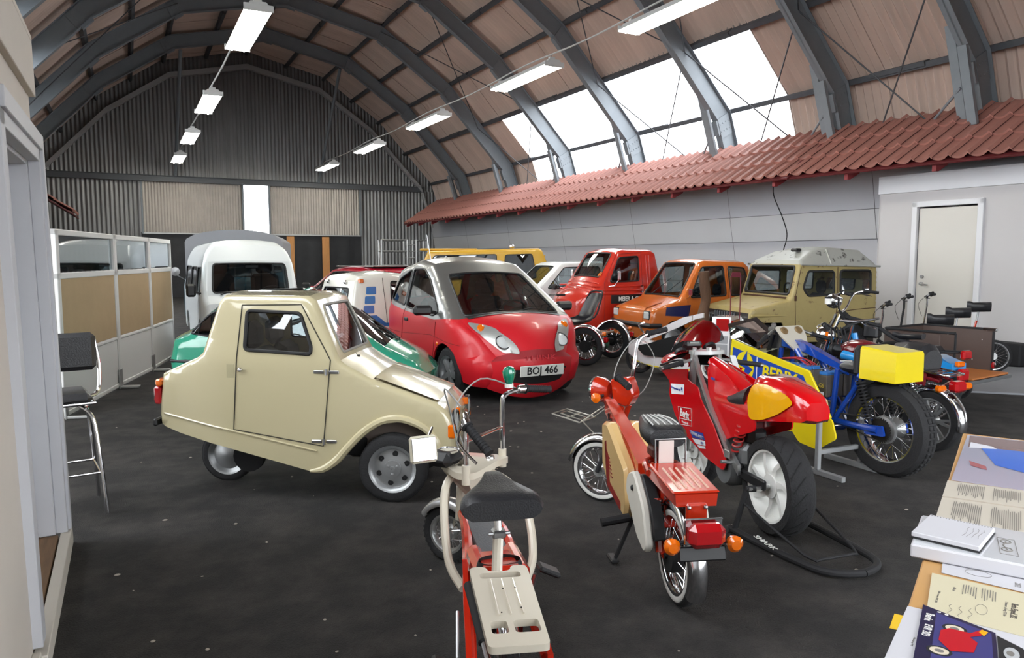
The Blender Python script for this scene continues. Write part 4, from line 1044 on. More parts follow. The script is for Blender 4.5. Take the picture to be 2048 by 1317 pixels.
b.patch('bonnet_lid', ORG, rnd([(b.cum[7] + .2, -.7), (b.cum[10] + .1, -.7), (b.cum[10] + .1, .7), (b.cum[7] + .2, .7)], .05), off=.012)
B('bumper', PLAST, root, lambda m: m.tube([(1.15, -.7, .5), (1.38, -.66, .5), (1.44, -.3, .5), (1.45, 0, .5), (1.44, .3, .5), (1.38, .66, .5), (1.15, .7, .5)], .04, 8))
for sg in (-1, 1):
    B('headlamp', LENS, root, lambda m: m.box((1.37, sg * .52, .66), (.04, .17, .13), b=.03)); B('lamp_bezel', PLAST, root, lambda m: m.box((1.355, sg * .52, .66), (.04, .2, .16), b=.03))
    b.decal('blue_panel', mat('dark_blue_panel', '#171b4a', .4), [(.45, .63), (1.02, .66), (1.0, .8), (.4, .83)], sg)
    b.seam([(-.58, 1.5), (-.58, .4), (.42, .36), (.48, .9)], sg, mat('orange_gap', '#5d3413', .8))
    B('turn_signal', AMBER, root, lambda m: m.box((1.37, sg * .5, .36), (.03, .12, .05)))
    for x in (.78, -.95): car_wheel(root, x, sg * .56, .26, .15, 'cap', sg=sg)
    B('door_mirror', CHROME, root, lambda m: (m.tube([(.5, sg * .66, .92), (.5, sg * .76, .98)], .01), m.box((.5, sg * .78, 1.04), (.03, .11, .12), b=.02)))
    seat(root, -.45, sg * .3, .4)
steering(root, .12, .3, .95)
wiper(root, (.62, .1, .97), (.5, .2, 1.08), (.35, .4, 1.25)); wiper(root, (.62, -.3, .97), (.5, -.2, 1.08), (.35, .0, 1.25))
# ---------------- rusty tan off-roader ----------------
root = thing('off_roader', 'rusty tan jeep style off-roader with weathered silver roof against the grey wall', 'car', (9.3, 8.62, 0), 166)
KX = 0.84; root.scale[0] = 0.84
TAN = mat('rusty_tan_paint', '#a3925e', .5, 0, .15, var=.05, vs=7, col2='#5a3c26', thr=(.6, .67), bump=.1, bs=20)
ROOFM = mat('weathered_roof', '#a9aba6', .5, .2, .1, vs=6, col2='#3d3b38', thr=(.58, .66))
pf = [(-1.32, .38), (-1.33, 1.46), (-1.12, 1.72), (-.5, 1.76), (-.1, 1.7), (.22, 1.56), (.27, 1.5), (.42, 1.02), (.45, .98), (1.18, .84), (1.22, .78), (1.24, .62), (1.22, .36)]
ar = [(1.15, .42), (1.08, .64), (.6, .64), (.42, .34), (-.4, .34)] + [(-.55, .42), (-.72, .62), (-1.05, .62), (-1.2, .38)]
def Wj(x, z): return .72 - max(0, z - 1.5) * .9 - max(0, z - 1.0) * .05 - max(0, x - .5) * .04
b = Body(root, pf + ar, 12, Wj, r=.035, crown=.015, st=.08)
low_ = [(-1.32, .38), (-1.33, 1.46), (.27, 1.5), (.42, 1.02), (.45, .98), (1.18, .84), (1.22, .78), (1.24, .62), (1.22, .36)] + ar
up_ = [(-1.33, 1.46), (-1.12, 1.72), (-.5, 1.76), (-.1, 1.7), (.22, 1.56), (.27, 1.5)]
w1 = rnd([(-.42, 1.05), (.1, 1.03), (.2, 1.15), (.1, 1.4), (-.42, 1.4)], .05); w2 = rnd([(-1.18, 1.06), (-.55, 1.06), (-.55, 1.41), (-1.18, 1.41)], .06)
b.panel('body_side', TAN, outline=low_, holes=[w1, w2]); b.panel('roof_side', ROOFM, outline=up_)
b.windows([w1, w2], rub=.018); b.screen(0, 1, TAN, name='rear_window', frame='tailgate', mx=.15, mz=.2); b.strip('roof', ROOFM, 1, 5)
b.screen(6, 7, TAN, mx=.06, mz=.03, rub=.02); b.strip('roof_front', ROOFM, 5, 6); b.strip('bonnet', TAN, 7, 10); b.strip('front_panel', PLAST, 10, 12)
B('gutter', ROOFM, root, lambda m: (m.tube([(-1.34, .74, 1.47), (.28, .74, 1.5)], .014), m.tube([(-1.34, -.74, 1.47), (.28, -.74, 1.5)], .014), m.tube([(-.36, .7, 1.5), (-.42, .5, 1.72), (-.42, -.5, 1.74), (-.36, -.7, 1.5)], .014)))
for k in range(9): B('grille_bar', mat('grille_grey', '#55575a', .6), root, lambda m: m.box((1.25, -.3 + k * .075, .62), (.03, .035, .3), b=.01))
B('front_wing', TAN, root, lambda m: (m.box((.85, .62, .74), (.72, .2, .05), b=.02), m.box((.85, -.62, .74), (.72, .2, .05), b=.02)))
B('bumper', mat('grey_bumper', '#6a6b6c', .5, .5), root, lambda m: m.box((1.36, 0, .42), (.06, 1.35, .12), b=.01))
B('wiper_box', mat('rust', '#4a3122', .9), root, lambda m: (m.tube([(.45, -.6, 1.0), (.45, .6, 1.0)], .016)))
B('roof_vent', PLAST, root, lambda m: m.box((.0, .25, 1.72), (.14, .14, .05), b=.02))
for sg in (-1, 1):
    headlamp(root, (1.28, sg * .5, .64), .1); 
    b.seam([(-.5, 1.46), (-.5, .95), (-.48, .74), (-.15, .42), (.32, .42), (.36, 1.0), (.24, 1.46)], sg, mat('rust', ''), .006)
    b.seam([(-.5, .78), (-.9, .82), (-1.3, .84)], sg, mat('rust', ''), .006)
    for x in (.82, -.86): car_wheel(root, x, sg * .6, .3, .16, 'cap', sg=sg, rimm=mat('dark_rim', '#2a2a2c', .6))
    B('door_handle', CHROME, root, lambda m: m.box((-.38, sg * .735, .93), (.1, .03, .025)))
    for p in ((.36, 1.0), (.3, .5)): B('hinge', mat('rust', ''), root, lambda m: m.box((p[0], sg * .73, p[1]), (.03, .03, .08)))
    seat(root, -.35, sg * .3, .5)
steering(root, .1, .3, 1.05)
KX = 1.
# log, sticks with flag resting on the off-roader's bumper
t = thing('tree_log', 'upright split tree log leaning on the front bumper of the tan off-roader', 'log', (8.2, 9.25, .0), 0)
BARK = mat('tree_bark', '#5e4534', .95, var=.3, vs=9, bump=1., bs=18, stretch=(1, 1, .25))
B('log', BARK, t, lambda m: m.tube([(0, 0, .48), (.0, .02, .7), (.05, .02, .95), (.0, .0, 1.15), (-.03, 0, 1.38)], [.13, .1, .075, .085, .08, .085], 12, sm=4))
B('basket', mat('straw', '#8c6a3e', .9, bump=.4, bs=60), t, lambda m: m.lathe([(.001, 0), (.12, 0), (.15, .1), (.14, .1)], 16, M=T(.02, -.12, .485) @ R(90, 'X')))
tag(B('signal_flag', mat('flag_red', '#6e1f2e', .7), None, lambda m: (m.box((7.67, 8.01, 1.36), (.16, .012, .07), b=.004), m.tube([(7.59, 8.02, .0), (7.59, 8.02, 1.36)], .007, 6), m.tube([(7.75, 8.0, .0), (7.75, 8.0, 1.36)], .007, 6))), 'dark red pennant on two thin rods in front of the tan off-roader', 'flag')
# ---------------- two-wheelers ----------------
def spokes(mb, r0, r1, n, h, rad=.0016):
    for k in range(n):
        A = 2 * pi * k / n; s_ = 1 if k % 2 else -1; t = .35 * (1 if (k // 2) % 2 else -1)
        mb.tube([(r0 * cos(A + t), s_ * h, r0 * sin(A + t)), (r1 * cos(A), 0, r1 * sin(A))], rad, 4, cap=False)
def bwheel(root, M, R0, tw, rimr, rim=CHROME, kind='spoke', hub=.05, hubw=.05, wall=None, n=32, knob=0, hubm=ALU, sp=.0018):
    mb = MB(); w = tw * .5
    mb.lathe([(rimr + .004, -w * .75), (rimr + .006, -w * .9), (rimr - .006, -w * .85), (rimr - .016, -w * .3), (rimr - .016, w * .3), (rimr - .006, w * .85), (rimr + .006, w * .9), (rimr + .004, w * .75)], 48)
    if kind == 'cast':
        for k in range(7):
            A0 = 360 / 7 * k
            mb.loft([[(hub * .7 * cos(a), y, hub * .7 * sin(a)) for a, y in ((-.5, -w * .5), (-.5, w * .5), (.5, w * .5), (.5, -w * .5))],
                     [(rimr * .6 * cos(a), y, rimr * .6 * sin(a)) for a, y in ((.06, -w * .5), (.06, w * .62), (.3, w * .62), (.3, -w * .5))],
                     [(rimr * .98 * cos(a), y, rimr * .98 * sin(a)) for a, y in ((.3, -w * .6), (.3, w * .7), (.44, w * .7), (.44, -w * .6))]], M=R(A0, 'Y'))
    if kind == 'mag':
        for k in range(6):
            for d in (-.16, .16):
                mb.loft([[(hub * .8, y, z) for y, z in ((-.01, -.012), (.01, -.012), (.01, .012), (-.01, .012))], [(rimr * .98 * cos(d), y, rimr * .98 * sin(d) + z) for y, z in ((-.008, -.01), (.008, -.01), (.008, .01), (-.008, .01))]], M=R(60 * k, 'Y'))
    wh = mb.build('wheel', rim, root, loc=M)
    def tr(m):
        m.lathe([(rimr + .002, -w * .8), (rimr + .012, -w), (R0 * .93, -w * 1.02), (R0 * .985, -w * .7), (R0, -w * .35), (R0, w * .35), (R0 * .985, w * .7), (R0 * .93, w * 1.02), (rimr + .012, w), (rimr + .002, w * .8)], 56)
        if knob:
            for k in range(knob):
                for y in ((-.78, -.26, .26, .78)):
                    A = 360 * (k + (.5 if abs(y) < .5 else 0)) / knob
                    rr = R0 * (.995 if abs(y) < .5 else .965)
                    m.box((0, y * w, 0), (2 * pi * R0 / knob * .72, w * .42, .022), b=.004, M=R(A, 'Y') @ T(0, 0, rr) @ R(0 if abs(y) < .5 else (-38 if y > 0 else 38), 'X'))
    B('tyre', TIRE, wh, tr)
    if wall:
        B('white_wall', wall, wh, lambda m: (m.lathe([(rimr + .006, w * .99), (rimr + .016, w * 1.06), (R0 * .9, w * 1.06), (R0 * .915, w * .98)], 48), m.lathe([(rimr + .006, -w * .99), (rimr + .016, -w * 1.06), (R0 * .9, -w * 1.06), (R0 * .915, -w * .98)], 48)))
    B('hub', hubm, wh, lambda m: m.lathe([(.001, -hubw - .02), (.012, -hubw - .02), (.012, -hubw), (hub, -hubw), (hub, -hubw + .008), (hub * .6, -.01), (hub * .6, .01), (hub, hubw - .008), (hub, hubw), (.012, hubw), (.012, hubw + .02), (.001, hubw + .02)], 28))
    if kind == 'spoke':
        mb = MB(); spokes(mb, hub * .95, rimr - .008, n, hubw * .8, sp); o = mb.build('spoke_set', CHROME, wh); o['kind'] = 'stuff'
    return wh
def fender(root, M, R0, w, a0, a1, m, name='mudguard', depth=.02):
    prof = [(R0 - depth, -w), (R0 + .0, -w * .92), (R0 + .012, -w * .6), (R0 + .018, 0), (R0 + .012, w * .6), (R0, w * .92), (R0 - depth, w)]
    mb = MB(); mb.lathe(prof + [(r - .003, y) for r, y in prof[::-1]], 28, a0=a0, a1=a1, close=True)
    return mb.build(name, m, root, loc=M, ang=60)
def tb(root, name, m, pts, r, sm=4, n=10, **k): return B(name, m, root, lambda b: b.tube(pts, r, n, sm=sm, **k))
def grip(root, a, b_, r=.016, name='hand_grip'):
    A, Bv = Vector(a), Vector(b_); d = (Bv - A)
    def f(m):
        m.tube([A, A + d * .04, A + d * .05, Bv - d * .04, Bv], [r * 1.5, r * 1.5, r, r, r * .95, r * 1.1], 12)
        for k in range(9): 
            c = A + d * (.12 + .09 * k); m.tube([c - d * .012, c + d * .012], r * 1.07, 12)
    return B(name, BLACK, root, f)
def saddle(root, M, L=.27, W=.16, m=VINYL, th=.05, name='saddle', nose=.25):
    rs = []
    for i in range(9):
        t = i / 8; x = L * (t - .5); w = W / 2 * (1 if t < .25 else (nose + (1 - nose) * (1 - ((t - .25) / .75)) ** 1.3)); w *= .8 + .2 * min(1, t * 5)
        zc = .018 * (1 - t) + .02 * (t > .85)
        rs.append([(x, w * cos(radians(a)), zc + (th * .45 * sin(radians(a)) if a < 180 else th * .8 * sin(radians(a)))) for a in range(0, 360, 30)])
    return B(name, m, root, lambda b: b.loft(rs), loc=M)
def mirror_(root, base, top, yaw, sx=.11, sz=.09, m=PLAST):
    B('mirror_stalk', CHROME, root, lambda b: b.tube([base, top], .005, 6))
    h = B('mirror', m, root, lambda b: b.box((0, 0, 0), (.025, sx, sz), b=.01), loc=T(*top) @ R(yaw, 'Z') @ R(12, 'Y'))
    B('mirror_glass', mat('mirror_silver', '#b9bdbf', .05, 1), h, lambda b: b.box((-.012, 0, 0), (.006, sx * .88, sz * .84), b=.002))
    return h
MRED = paint('moped_red', '#b3290f', .2, 1.)
# ---- folding electric bike in front ----
root = thing('electric_bike', 'small red and cream folding electric bike with black saddle, nearest to the camera', 'electric bike', (1.13, 2.26, 0), 74.6)
ER = paint('bike_red', '#c3260f', .22, .9)
EC = paint('bike_cream', '#cdc5b4', .3, .6)
st_ = 50
Mf = T(1.36, .03, 0) @ R(st_, 'Z')
bwheel(root, Mf @ T(0, 0, .15), .15, .055, .1, rim=ALU, hub=.04, hubw=.03, n=20, knob=36)
fender(root, Mf @ T(0, 0, .155), .17, .045, 30, 175, mat('satin_aluminium', '#b2b3b4', .3, .9))
bwheel(root, T(0, 0, .16), .16, .055, .11, rim=ALU, hub=.07, hubw=.035, n=20, knob=36)
fender(root, T(0, 0, .16), .185, .04, -5, 130, CHROME)
for s_ in (-1, 1):
    tb(root, 'fork_blade', EC, [(1.36 + .04 * cos(radians(st_ + 90)) * s_, .03 + .04 * s_ * sin(radians(st_ + 90)), .15), (1.16 - .03 * s_, .01 + .05 * s_, .5)], .012, 1)
    tb(root, 'frame_rail', ER, [(-.16, s_ * .125 + .015, .27), (.1, s_ * .11, .32), (.3, s_ * .1 - .02, .35), (.75, s_ * .08 - .06, .37), (.98, s_ * .05 - .04, .38)], [.018, .022, .028, .028, .026], 3)
    tb(root, 'cream_hoop', EC, [(1.0, -.02 + s_ * .03, .6), (.93, -.05 + s_ * .14, .55), (.8, -.07 + s_ * .19, .45), (.62, -.065 + s_ * .185, .3), (.48, -.05 + s_ * .13, .24)], .019, 5)
    tb(root, 'rear_stay', CHROME, [(.0, s_ * .05, .16), (-.05, s_ * .05, .48)], .011, 1)
    B('foot_panel', ER, root, lambda m: m.box((.3, s_ * .075 - .03, .4), (.26, .06, .1), b=.02))
    B('side_frame', ER, root, lambda m: m.loft([[(-.2, s_ * .125 + .02, .2), (-.2, s_ * .145 + .02, .2), (-.2, s_ * .145 + .02, .3), (-.2, s_ * .125 + .02, .3)], [(.35, s_ * .1 - .02, .3), (.35, s_ * .12 - .02, .3), (.35, s_ * .12 - .02, .42), (.35, s_ * .1 - .02, .42)]]))
tb(root, 'head_tube', EC, [(1.14, .0, .3), (1.1, -.01, .62)], .026, 1)
B('deck', mat('grey_deck', '#55575a', .6, bump=.2, bs=120), root, lambda m: m.box((.66, -.05, .39), (.52, .12, .02), b=.004))
B('battery_case', ER, root, lambda m: m.loft([[(.14, -.09, .33), (.14, .06, .33), (.14, .05, .47), (.14, -.08, .47)], [(.36, -.1, .3), (.36, .05, .3), (.36, .04, .44), (.36, -.09, .44)]]))
B('seat_tube_guard', BLACK, root, lambda m: m.lathe([(.05, -.02), (.055, 0), (.05, .02)], 20, M=T(.2, -.02, .45) @ R(90, 'X') @ R(90, 'Y') @ S(1.6, 1, 1)))
tb(root, 'seat_post', EC, [(.05, .02, .42), (.17, -.01, .58)], .02, 1); tb(root, 'seat_pin', CHROME, [(.16, -.01, .57), (.19, -.01, .71)], .014, 1)
B('seat_clamp', STEEL, root, lambda m: (m.box((.165, -.01, .585), (.05, .05, .03), b=.006), m.box((.185, -.01, .7), (.07, .05, .05), b=.01), m.tube([(.15, -.05, .59), (.15, .03, .59)], .007)))
def bigs(m):
    rs = []
    for x, wd, zt, zb in ((.0, .142, .765, .695), (.02, .15, .778, .7), (.06, .142, .785, .72), (.1, .11, .79, .74), (.14, .075, .797, .755), (.18, .05, .805, .765), (.22, .035, .808, .77), (.25, .02, .8, .78)):
        rs.append([(x, y_, z_) for y_, z_ in [(wd * cos(radians(a)), (zt + zb) / 2 + (zt - zb) / 2 * (max(-1, min(1, 1.5 * sin(radians(a)))))) for a in range(0, 360, 20)]])
    m.loft(rs)
B('saddle', VINYL, root, bigs, loc=T(.02, -.0, -.01))
def rack(m):
    H = [[(-.47, -.06), (-.4, -.06), (-.4, .0), (-.47, .0)], [(-.47, .015), (-.4, .015), (-.4, .055), (-.47, .055)], [(-.12, -.055), (-.08, -.055), (-.08, .055), (-.12, .055)]]
    O = rnd([(-.54, -.07), (-.54, .07), (-.06, .08), (-.03, .075), (-.03, .035), (-.07, .03), (-.07, -.03), (-.03, -.035), (-.03, -.075), (-.06, -.08)], .018, 3)
    skin(m, O, [rnd(h, .012, 3) for h in H], lambda u, w: (u, w, .53 + .012 * (u + .5)), .03, thick=(0, 0, -.022))
    for y in (-.03, 0, .03): m.tube([(-.37, y, .536), (-.14, y, .539)], .0022, 6)
B('rear_rack', EC, root, rack, loc=T(.02, .024, 0) @ R(-4, 'Z') @ S(1.04, 1.25, 1) )
for x, y in ((-.36, .035), (-.34, -.03), (-.2, 0), (-.2, -.04)): B('rack_rivet', DARK, root, lambda m: m.ball((x, y + .045, .541), .0025, n=8, m=4))
B('shock_absorber', BLACK, root, lambda m: (m.tube([(-.02, .13, .48), (-.3, .125, .42)], .017, 12),)); tb(root, 'shock_rod', CHROME, [(-.3, .125, .42), (-.52, .12, .36)], .01, 1)
tb(root, 'crank', STEEL, [(.2, -.13, .28), (.16, -.15, .42)], .008, 1); tb(root, 'crank', STEEL, [(.2, .14, .28), (.05, .16, .18)], .008, 1)
for px, py, pz in ((.16, -.2, .43), (.04, .21, .17)):
    B('pedal', PLAST, root, lambda m: m.box((0, 0, 0), (.07, .09, .022), b=.008), loc=T(px, py, pz) @ R(25, 'X'))
# steering head, cream yoke plate with instruments
Ms = T(1.0, -.05, .6) @ R(st_, 'Z')
B('yoke_plate', EC, root, lambda m: skin(m, rnd([(-.1, -.17), (-.02, -.19), (.13, -.1), (.17, .0), (.13, .1), (-.02, .19), (-.1, .17), (-.13, 0)], .03, 3), [rnd([(-.0, .04), (.07, .03), (.07, .1), (.0, .12)], .01, 3)], lambda u, w: (u, w, .02 + .03 * (1 - abs(w) / .2)), .04, thick=(0, 0, -.03)), loc=Ms)
B('yoke_web', EC, root, lambda m: m.loft([[(.1, -.12, .0), (.1, .12, .0), (-.05, .16, .0), (-.05, -.16, .0)], [(.02, -.03, -.14), (.02, .03, -.14), (-.02, .03, -.14), (-.02, -.03, -.14)]]), loc=Ms)
B('instrument_pod', PLAST, root, lambda m: m.box((.1, .1, .06), (.14, .16, .07), b=.03), loc=Ms)
ip = B('speedometer', CHROME, root, lambda m: m.lathe([(.045, 0), (.05, .012), (.044, .014)], 24, M=T(.08, .1, .09) @ R(90, 'X')), loc=Ms)
B('dial_face', mat('dial_face', '#d8d3c2', .4), ip, lambda m: (m.lathe([(.001, .006), (.044, .006)], 24, M=T(.08, .1, .09) @ R(90, 'X'))))
B('steering_nut', CHROME, root, lambda m: m.lathe([(.001, .03), (.018, .03), (.022, .024), (.026, .0)], 16, M=T(-.07, -.03, .03) @ R(90, 'X')), loc=Ms)
for s_ in (-1, 1):
    B('bar_clamp', EC, root, lambda m: m.tube([(-.06, s_ * .17, -.03), (-.06, s_ * .17, .06)], .02, 12), loc=Ms)
    zt = .3
    tb(root, 'handlebar_riser', CHROME, [(-.06, s_ * .17, .03), (-.06, s_ * .17, .27), (-.065, s_ * .19, .325), (-.1, s_ * .27, .345)] if s_ < 0 else [(-.06, .17, .03), (-.06, .17, .25), (-.07, .19, .3), (-.11, .24, .26)], .0125, 5).matrix_local = Ms
    g = grip(root, (-.12, s_ * .3, .345), (-.2, s_ * .42, .33), .018) if s_ < 0 else grip(root, (-.11, .24, .26), (-.24, .27, .16), .02); g.matrix_local = Ms
    B('control_clamp', CHROME, root, lambda m: (m.tube([(-.1, s_ * .265, .345), (-.12, s_ * .3, .345)] if s_ < 0 else [(-.09, .225, .28), (-.11, .24, .26)], .021, 12),), loc=Ms)
    tb(root, 'brake_lever', CHROME, [(-.09, s_ * .27, .33), (.0, s_ * .34, .31), (-.06, s_ * .43, .3)] if s_ < 0 else [(-.08, .22, .28), (-.1, .3, .2), (-.2, .31, .12)], .006, 3).matrix_local = Ms
    tb(root, 'brake_cable', mat('grey_cable', '#8d8d8a', .5), [(-.09, s_ * .26, .35), (.06, s_ * .16, .4), (.12, s_ * .02, .26), (.06, s_ * .03, .05)], .004, 5, 6).matrix_local = Ms
tb(root, 'cross_brace', CHROME, [(-.06, -.17, .17), (-.06, .17, .17)], .008, 1).matrix_local = Ms
gm = paint('green_gloss', '#0e7a5e', .15, 1.)
B('horn_bulb', gm, root, lambda m: m.loft([[(-.06 + r * .8 * cos(a * pi / 6), -.24 + r * sin(a * pi / 6), z) for a in range(12)] for r, z in ((.016, .37), (.026, .385), (.036, .41), (.04, .435), (.03, .455), (.008, .462))]), loc=Ms)
B('horn_base', WHITE, root, lambda m: m.tube([(-.06, -.24, .355), (-.06, -.24, .375)], .022, 12), loc=Ms)
mirror_(root, (.58, .19, .9), (.5, .235, .83), 15, .115, .11, m=mat('cream_mirror_shell', '#c8c3b0', .4))
# ---- red and cream moped ----
root = thing('moped', 'orange red moped with cream tank panels and white wall tyres in the foreground', 'moped', (2.22, 2.64, 0), 70, s=1.06)
WW = mat('white_wall_rubber', '#c9c7c2', .6)
st_ = 48; FX = 1.4
Mf = T(FX, 0, 0) @ R(st_, 'Z')
bwheel(root, Mf @ T(0, 0, .195), .195, .05, .148, wall=WW, hub=.035, hubw=.035, n=32)
bwheel(root, T(0, 0, .215), .215, .055, .165, wall=WW, hub=.05, hubw=.045, n=32, hubm=DARK)
fender(root, Mf @ T(0, 0, .195), .215, .04, 10, 165, CHROME); fender(root, T(-.01, 0, .215), .24, .042, 15, 205, CHROME)
for s_ in (-1, 1):
    tb(root, 'fork_leg', BLACK, [(0, s_ * .05, .195), (-.09, s_ * .05, .42)], .014, 1).matrix_local = Mf
    B('fork_boot', BLACK, root, lambda m: [m.lathe([(.018, 0), (.024, .006), (.018, .012)], 12, M=T(-.06 - .006 * k, s_ * .05, .34 + .014 * k) @ R(90, 'X')) for k in range(7)], loc=Mf)
    tb(root, 'upper_fork', MRED, [(-.09, s_ * .05, .42), (-.16, s_ * .05, .62)], .021, 1).matrix_local = Mf
    tb(root, 'swing_arm', MRED, [(0, s_ * .06, .215), (.2, s_ * .06, .25), (.4, s_ * .04, .26)], .016, 2)
    tb(root, 'rear_shock', MRED, [(.03, s_ * .07, .22), (.1, s_ * .07, .44)], .024, 1)
    B('shock_boot', BLACK, root, lambda m: [m.lathe([(.022, 0), (.03, .006), (.022, .012)], 12, M=T(.075 + .005 * k, s_ * .07, .36 + .013 * k) @ R(90, 'X')) for k in range(6)])
    # cream side panels
    P_ = rnd([(.98, .6), (.86, .62), (.5, .46), (.46, .3), (.5, .2), (.8, .26), (.96, .36)], .03, 3)
    B('tank_panel', paint('tank_cream', '#d3b078', .25, .8), root, lambda m: m.prism(P_, s_ * .035, s_ * .105, b=.018))
    B('panel_stripe', mat('maroon_stripe', '#7d1f1a', .4), root, lambda m: (m.prism(rnd([(.9, .5), (.86, .52), (.84, .28), (.56, .225), (.56, .27), (.78, .31), (.8, .44)], .01, 2), s_ * .1055, s_ * .107), [m.box((.8 - .012 * k, s_ * .107, .44 - .018 * k), (.035, .003, .006), b=0) for k in range(6)]))
    B('side_case', mat('aged_white_plastic', '#cfccc2', .5, var=.05, vs=8), root, lambda m: m.prism(rnd([(.3, .5), (.2, .54), (.05, .42), (-.02, .26), (.02, .22), (.14, .26), (.32, .42)], .03, 3), s_ * .115, s_ * .15, b=.008))
    B('case_body', PLAST, root, lambda m: m.prism(rnd([(.27, .5), (.18, .53), (.03, .4), (-.02, .28), (.1, .28), (.28, .42)], .03, 3), s_ * .06, s_ * .115, b=.006))
    B('case_knob', PLAST, root, lambda m: m.ball((.2, s_ * .152, .46), (.014, .008, .014)))
tb(root, 'main_tube', MRED, [(1.25, 0, .66), (.95, 0, .56), (.5, 0, .38), (.42, 0, .26)], .027, 3)
B('top_beam', MRED, root, lambda m: m.loft([[(1.2, -.03, .6), (1.2, .03, .6), (1.2, .03, .68), (1.2, -.03, .68)], [(.45, -.05, .4), (.45, .05, .4), (.45, .05, .5), (.45, -.05, .5)]]))
for k in range(6): B('frame_slot', DARK, root, lambda m: m.box((1.08 - .05 * k, .036 , .6 - .016 * k), (.012, .01, .04), b=.002, rot=(0, 20, 0)))
tb(root, 'seat_post', MRED, [(.34, 0, .35), (.3, 0, .56)], .018, 1)
B('seat_bracket', mat('dark_red_steel', '#55201c', .5), root, lambda m: (m.box((.3, 0, .6), (.12, .08, .07), b=.02), m.tube([(.24, -.04, .64), (.24, .04, .64)], .015)))
def ms(m):
    rs = []
    for x, wd, zt, zb in ((.16, .085, .735, .655), (.19, .1, .75, .65), (.28, .098, .755, .655), (.37, .075, .75, .675), (.45, .05, .745, .69), (.5, .03, .735, .7)):
        rs.append([(x, wd * cos(radians(a)), (zt + zb) / 2 + (zt - zb) / 2 * max(-1, min(1, 1.35 * sin(radians(a))))) for a in range(0, 360, 20)])
    m.loft(rs)
B('saddle', VINYL, root, ms)
B('saddle_piping', mat('white_piping', '#c6c6c3', .5), root, lambda m: [m.tube([(.2, y, .752), (.3, y * .95, .757), (.42, y * .6, .75)], .004, 6, sm=3) for y in (-.06, -.03, 0, .03, .06)])
B('rear_box', MRED, root, lambda m: m.loft([[(-.2, -.085, .5), (-.2, .085, .5), (-.2, .09, .55), (-.2, -.09, .55)], [(.12, -.1, .53), (.12, .1, .53), (.12, .105, .585), (.12, -.105, .585)]]))
B('rack_tray', MRED, root, lambda m: m.box((-.04, 0, .573), (.32, .2, .012), b=.01, rot=(0, -6, 0)))
B('tray_rib', mat('light_rib', '#d9b6a4', .3), root, lambda m: [m.tube([(-.17, y, .565), (.05, y, .588)], .006, 6) for y in (-.06, -.03, 0, .03, .06)])
B('rear_loop', MRED, root, lambda m: (m.tube([(.12, -.1, .55), (.3, -.06, .55), (.34, 0, .55), (.3, .06, .55), (.12, .1, .55)], .016, 8, sm=4),))
tb(root, 'wire_bracket', STEEL, [(.12, -.07, .58), (.13, -.07, .7), (.13, .07, .7), (.12, .07, .58)], .005, 1)
B('paper_tag', mat('paper_tag', '#d2c5bf', .8), root, lambda m: m.box((.125, .02, .64), (.004, .07, .11), b=.001))
B('lamp_bracket', MRED, root, lambda m: m.box((-.2, 0, .47), (.02, .09, .09), b=.008))
for y, z in ((-.035, .5), (.035, .5), (-.03, .44), (.03, .44)): B('bolt', STEEL, root, lambda m: m.ball((-.212, y, z), .009, n=8, m=5))
B('tail_lamp', REDL, root, lambda m: m.box((-.31, 0, .42), (.07, .15, .1), b=.025)); B('lamp_mount', PLAST, root, lambda m: m.box((-.26, 0, .4), (.07, .1, .1), b=.02)); B('lamp_gasket', CHROME, root, lambda m: m.box((-.28, 0, .425), (.01, .16, .11), b=.02))
B('plate_holder', PLAST, root, lambda m: m.box((-.27, 0, .33), (.02, .2, .06), b=.006, rot=(0, 15, 0)))
for s_ in (-1, 1):
    B('turn_signal', AMBER, root, lambda m: m.lathe([(.001, -.02), (.03, -.012), (.034, .01), (.02, .025), (.001, .026)], 18, M=T(-.28, s_ * .13, .37) @ R(90, 'Z')))
    tb(root, 'signal_stalk', PLAST, [(-.26, s_ * .06, .38), (-.27, s_ * .12, .37)], .008, 1)
B('headlamp_shell', MRED, root, lambda m: m.lathe([(.001, -.1), (.05, -.09), (.075, -.05), (.08, 0), (.078, .01)], 24, M=R(90, 'Z')), loc=Mf @ T(-.03, 0, .7) @ R(0, 'Z') @ T(.06, 0, 0) @ R(180, 'Z'))
B('headlamp_rim', CHROME, root, lambda m: m.lathe([(.076, 0), (.084, .008), (.076, .02), (.07, .01)], 24, M=R(90, 'Z')), loc=Mf @ T(.03, 0, .7) @ R(180, 'Z'))
B('headlamp', LENS, root, lambda m: m.lathe([(.001, .03), (.05, .022), (.075, .008)], 24, M=R(90, 'Z')), loc=Mf @ T(.03, 0, .7) @ R(180, 'Z'))
B('fork_cover', MRED, root, lambda m: m.prism(rnd([(-.2, .62), (-.1, .64), (-.08, .78), (-.2, .8), (-.24, .7)], .02, 3), -.05, .05, b=.01), loc=Mf)
bz = .0
for s_ in (-1, 1):
    tb(root, 'handlebar', CHROME, [(-.17, 0, .76), (-.17, s_ * .06, .77), (-.16, s_ * .12, .86), (-.17, s_ * .15, 1.0), (-.2, s_ * .22, 1.04)] if s_ < 0 else [(-.17, 0, .76), (-.17, .06, .77), (-.18, .12, .8), (-.2, .18, .82)], .0115, 5).matrix_local = Mf
g = grip(root, (-.2, -.22, 1.04), (-.26, -.36, 1.06), .016); g.matrix_local = Mf
g = grip(root, (-.2, .18, .82), (-.3, .24, .78), .019); g.matrix_local = Mf
tb(root, 'brake_lever', CHROME, [(-.18, -.2, 1.05), (-.12, -.26, 1.09), (-.14, -.3, 1.1)], .006, 3).matrix_local = Mf
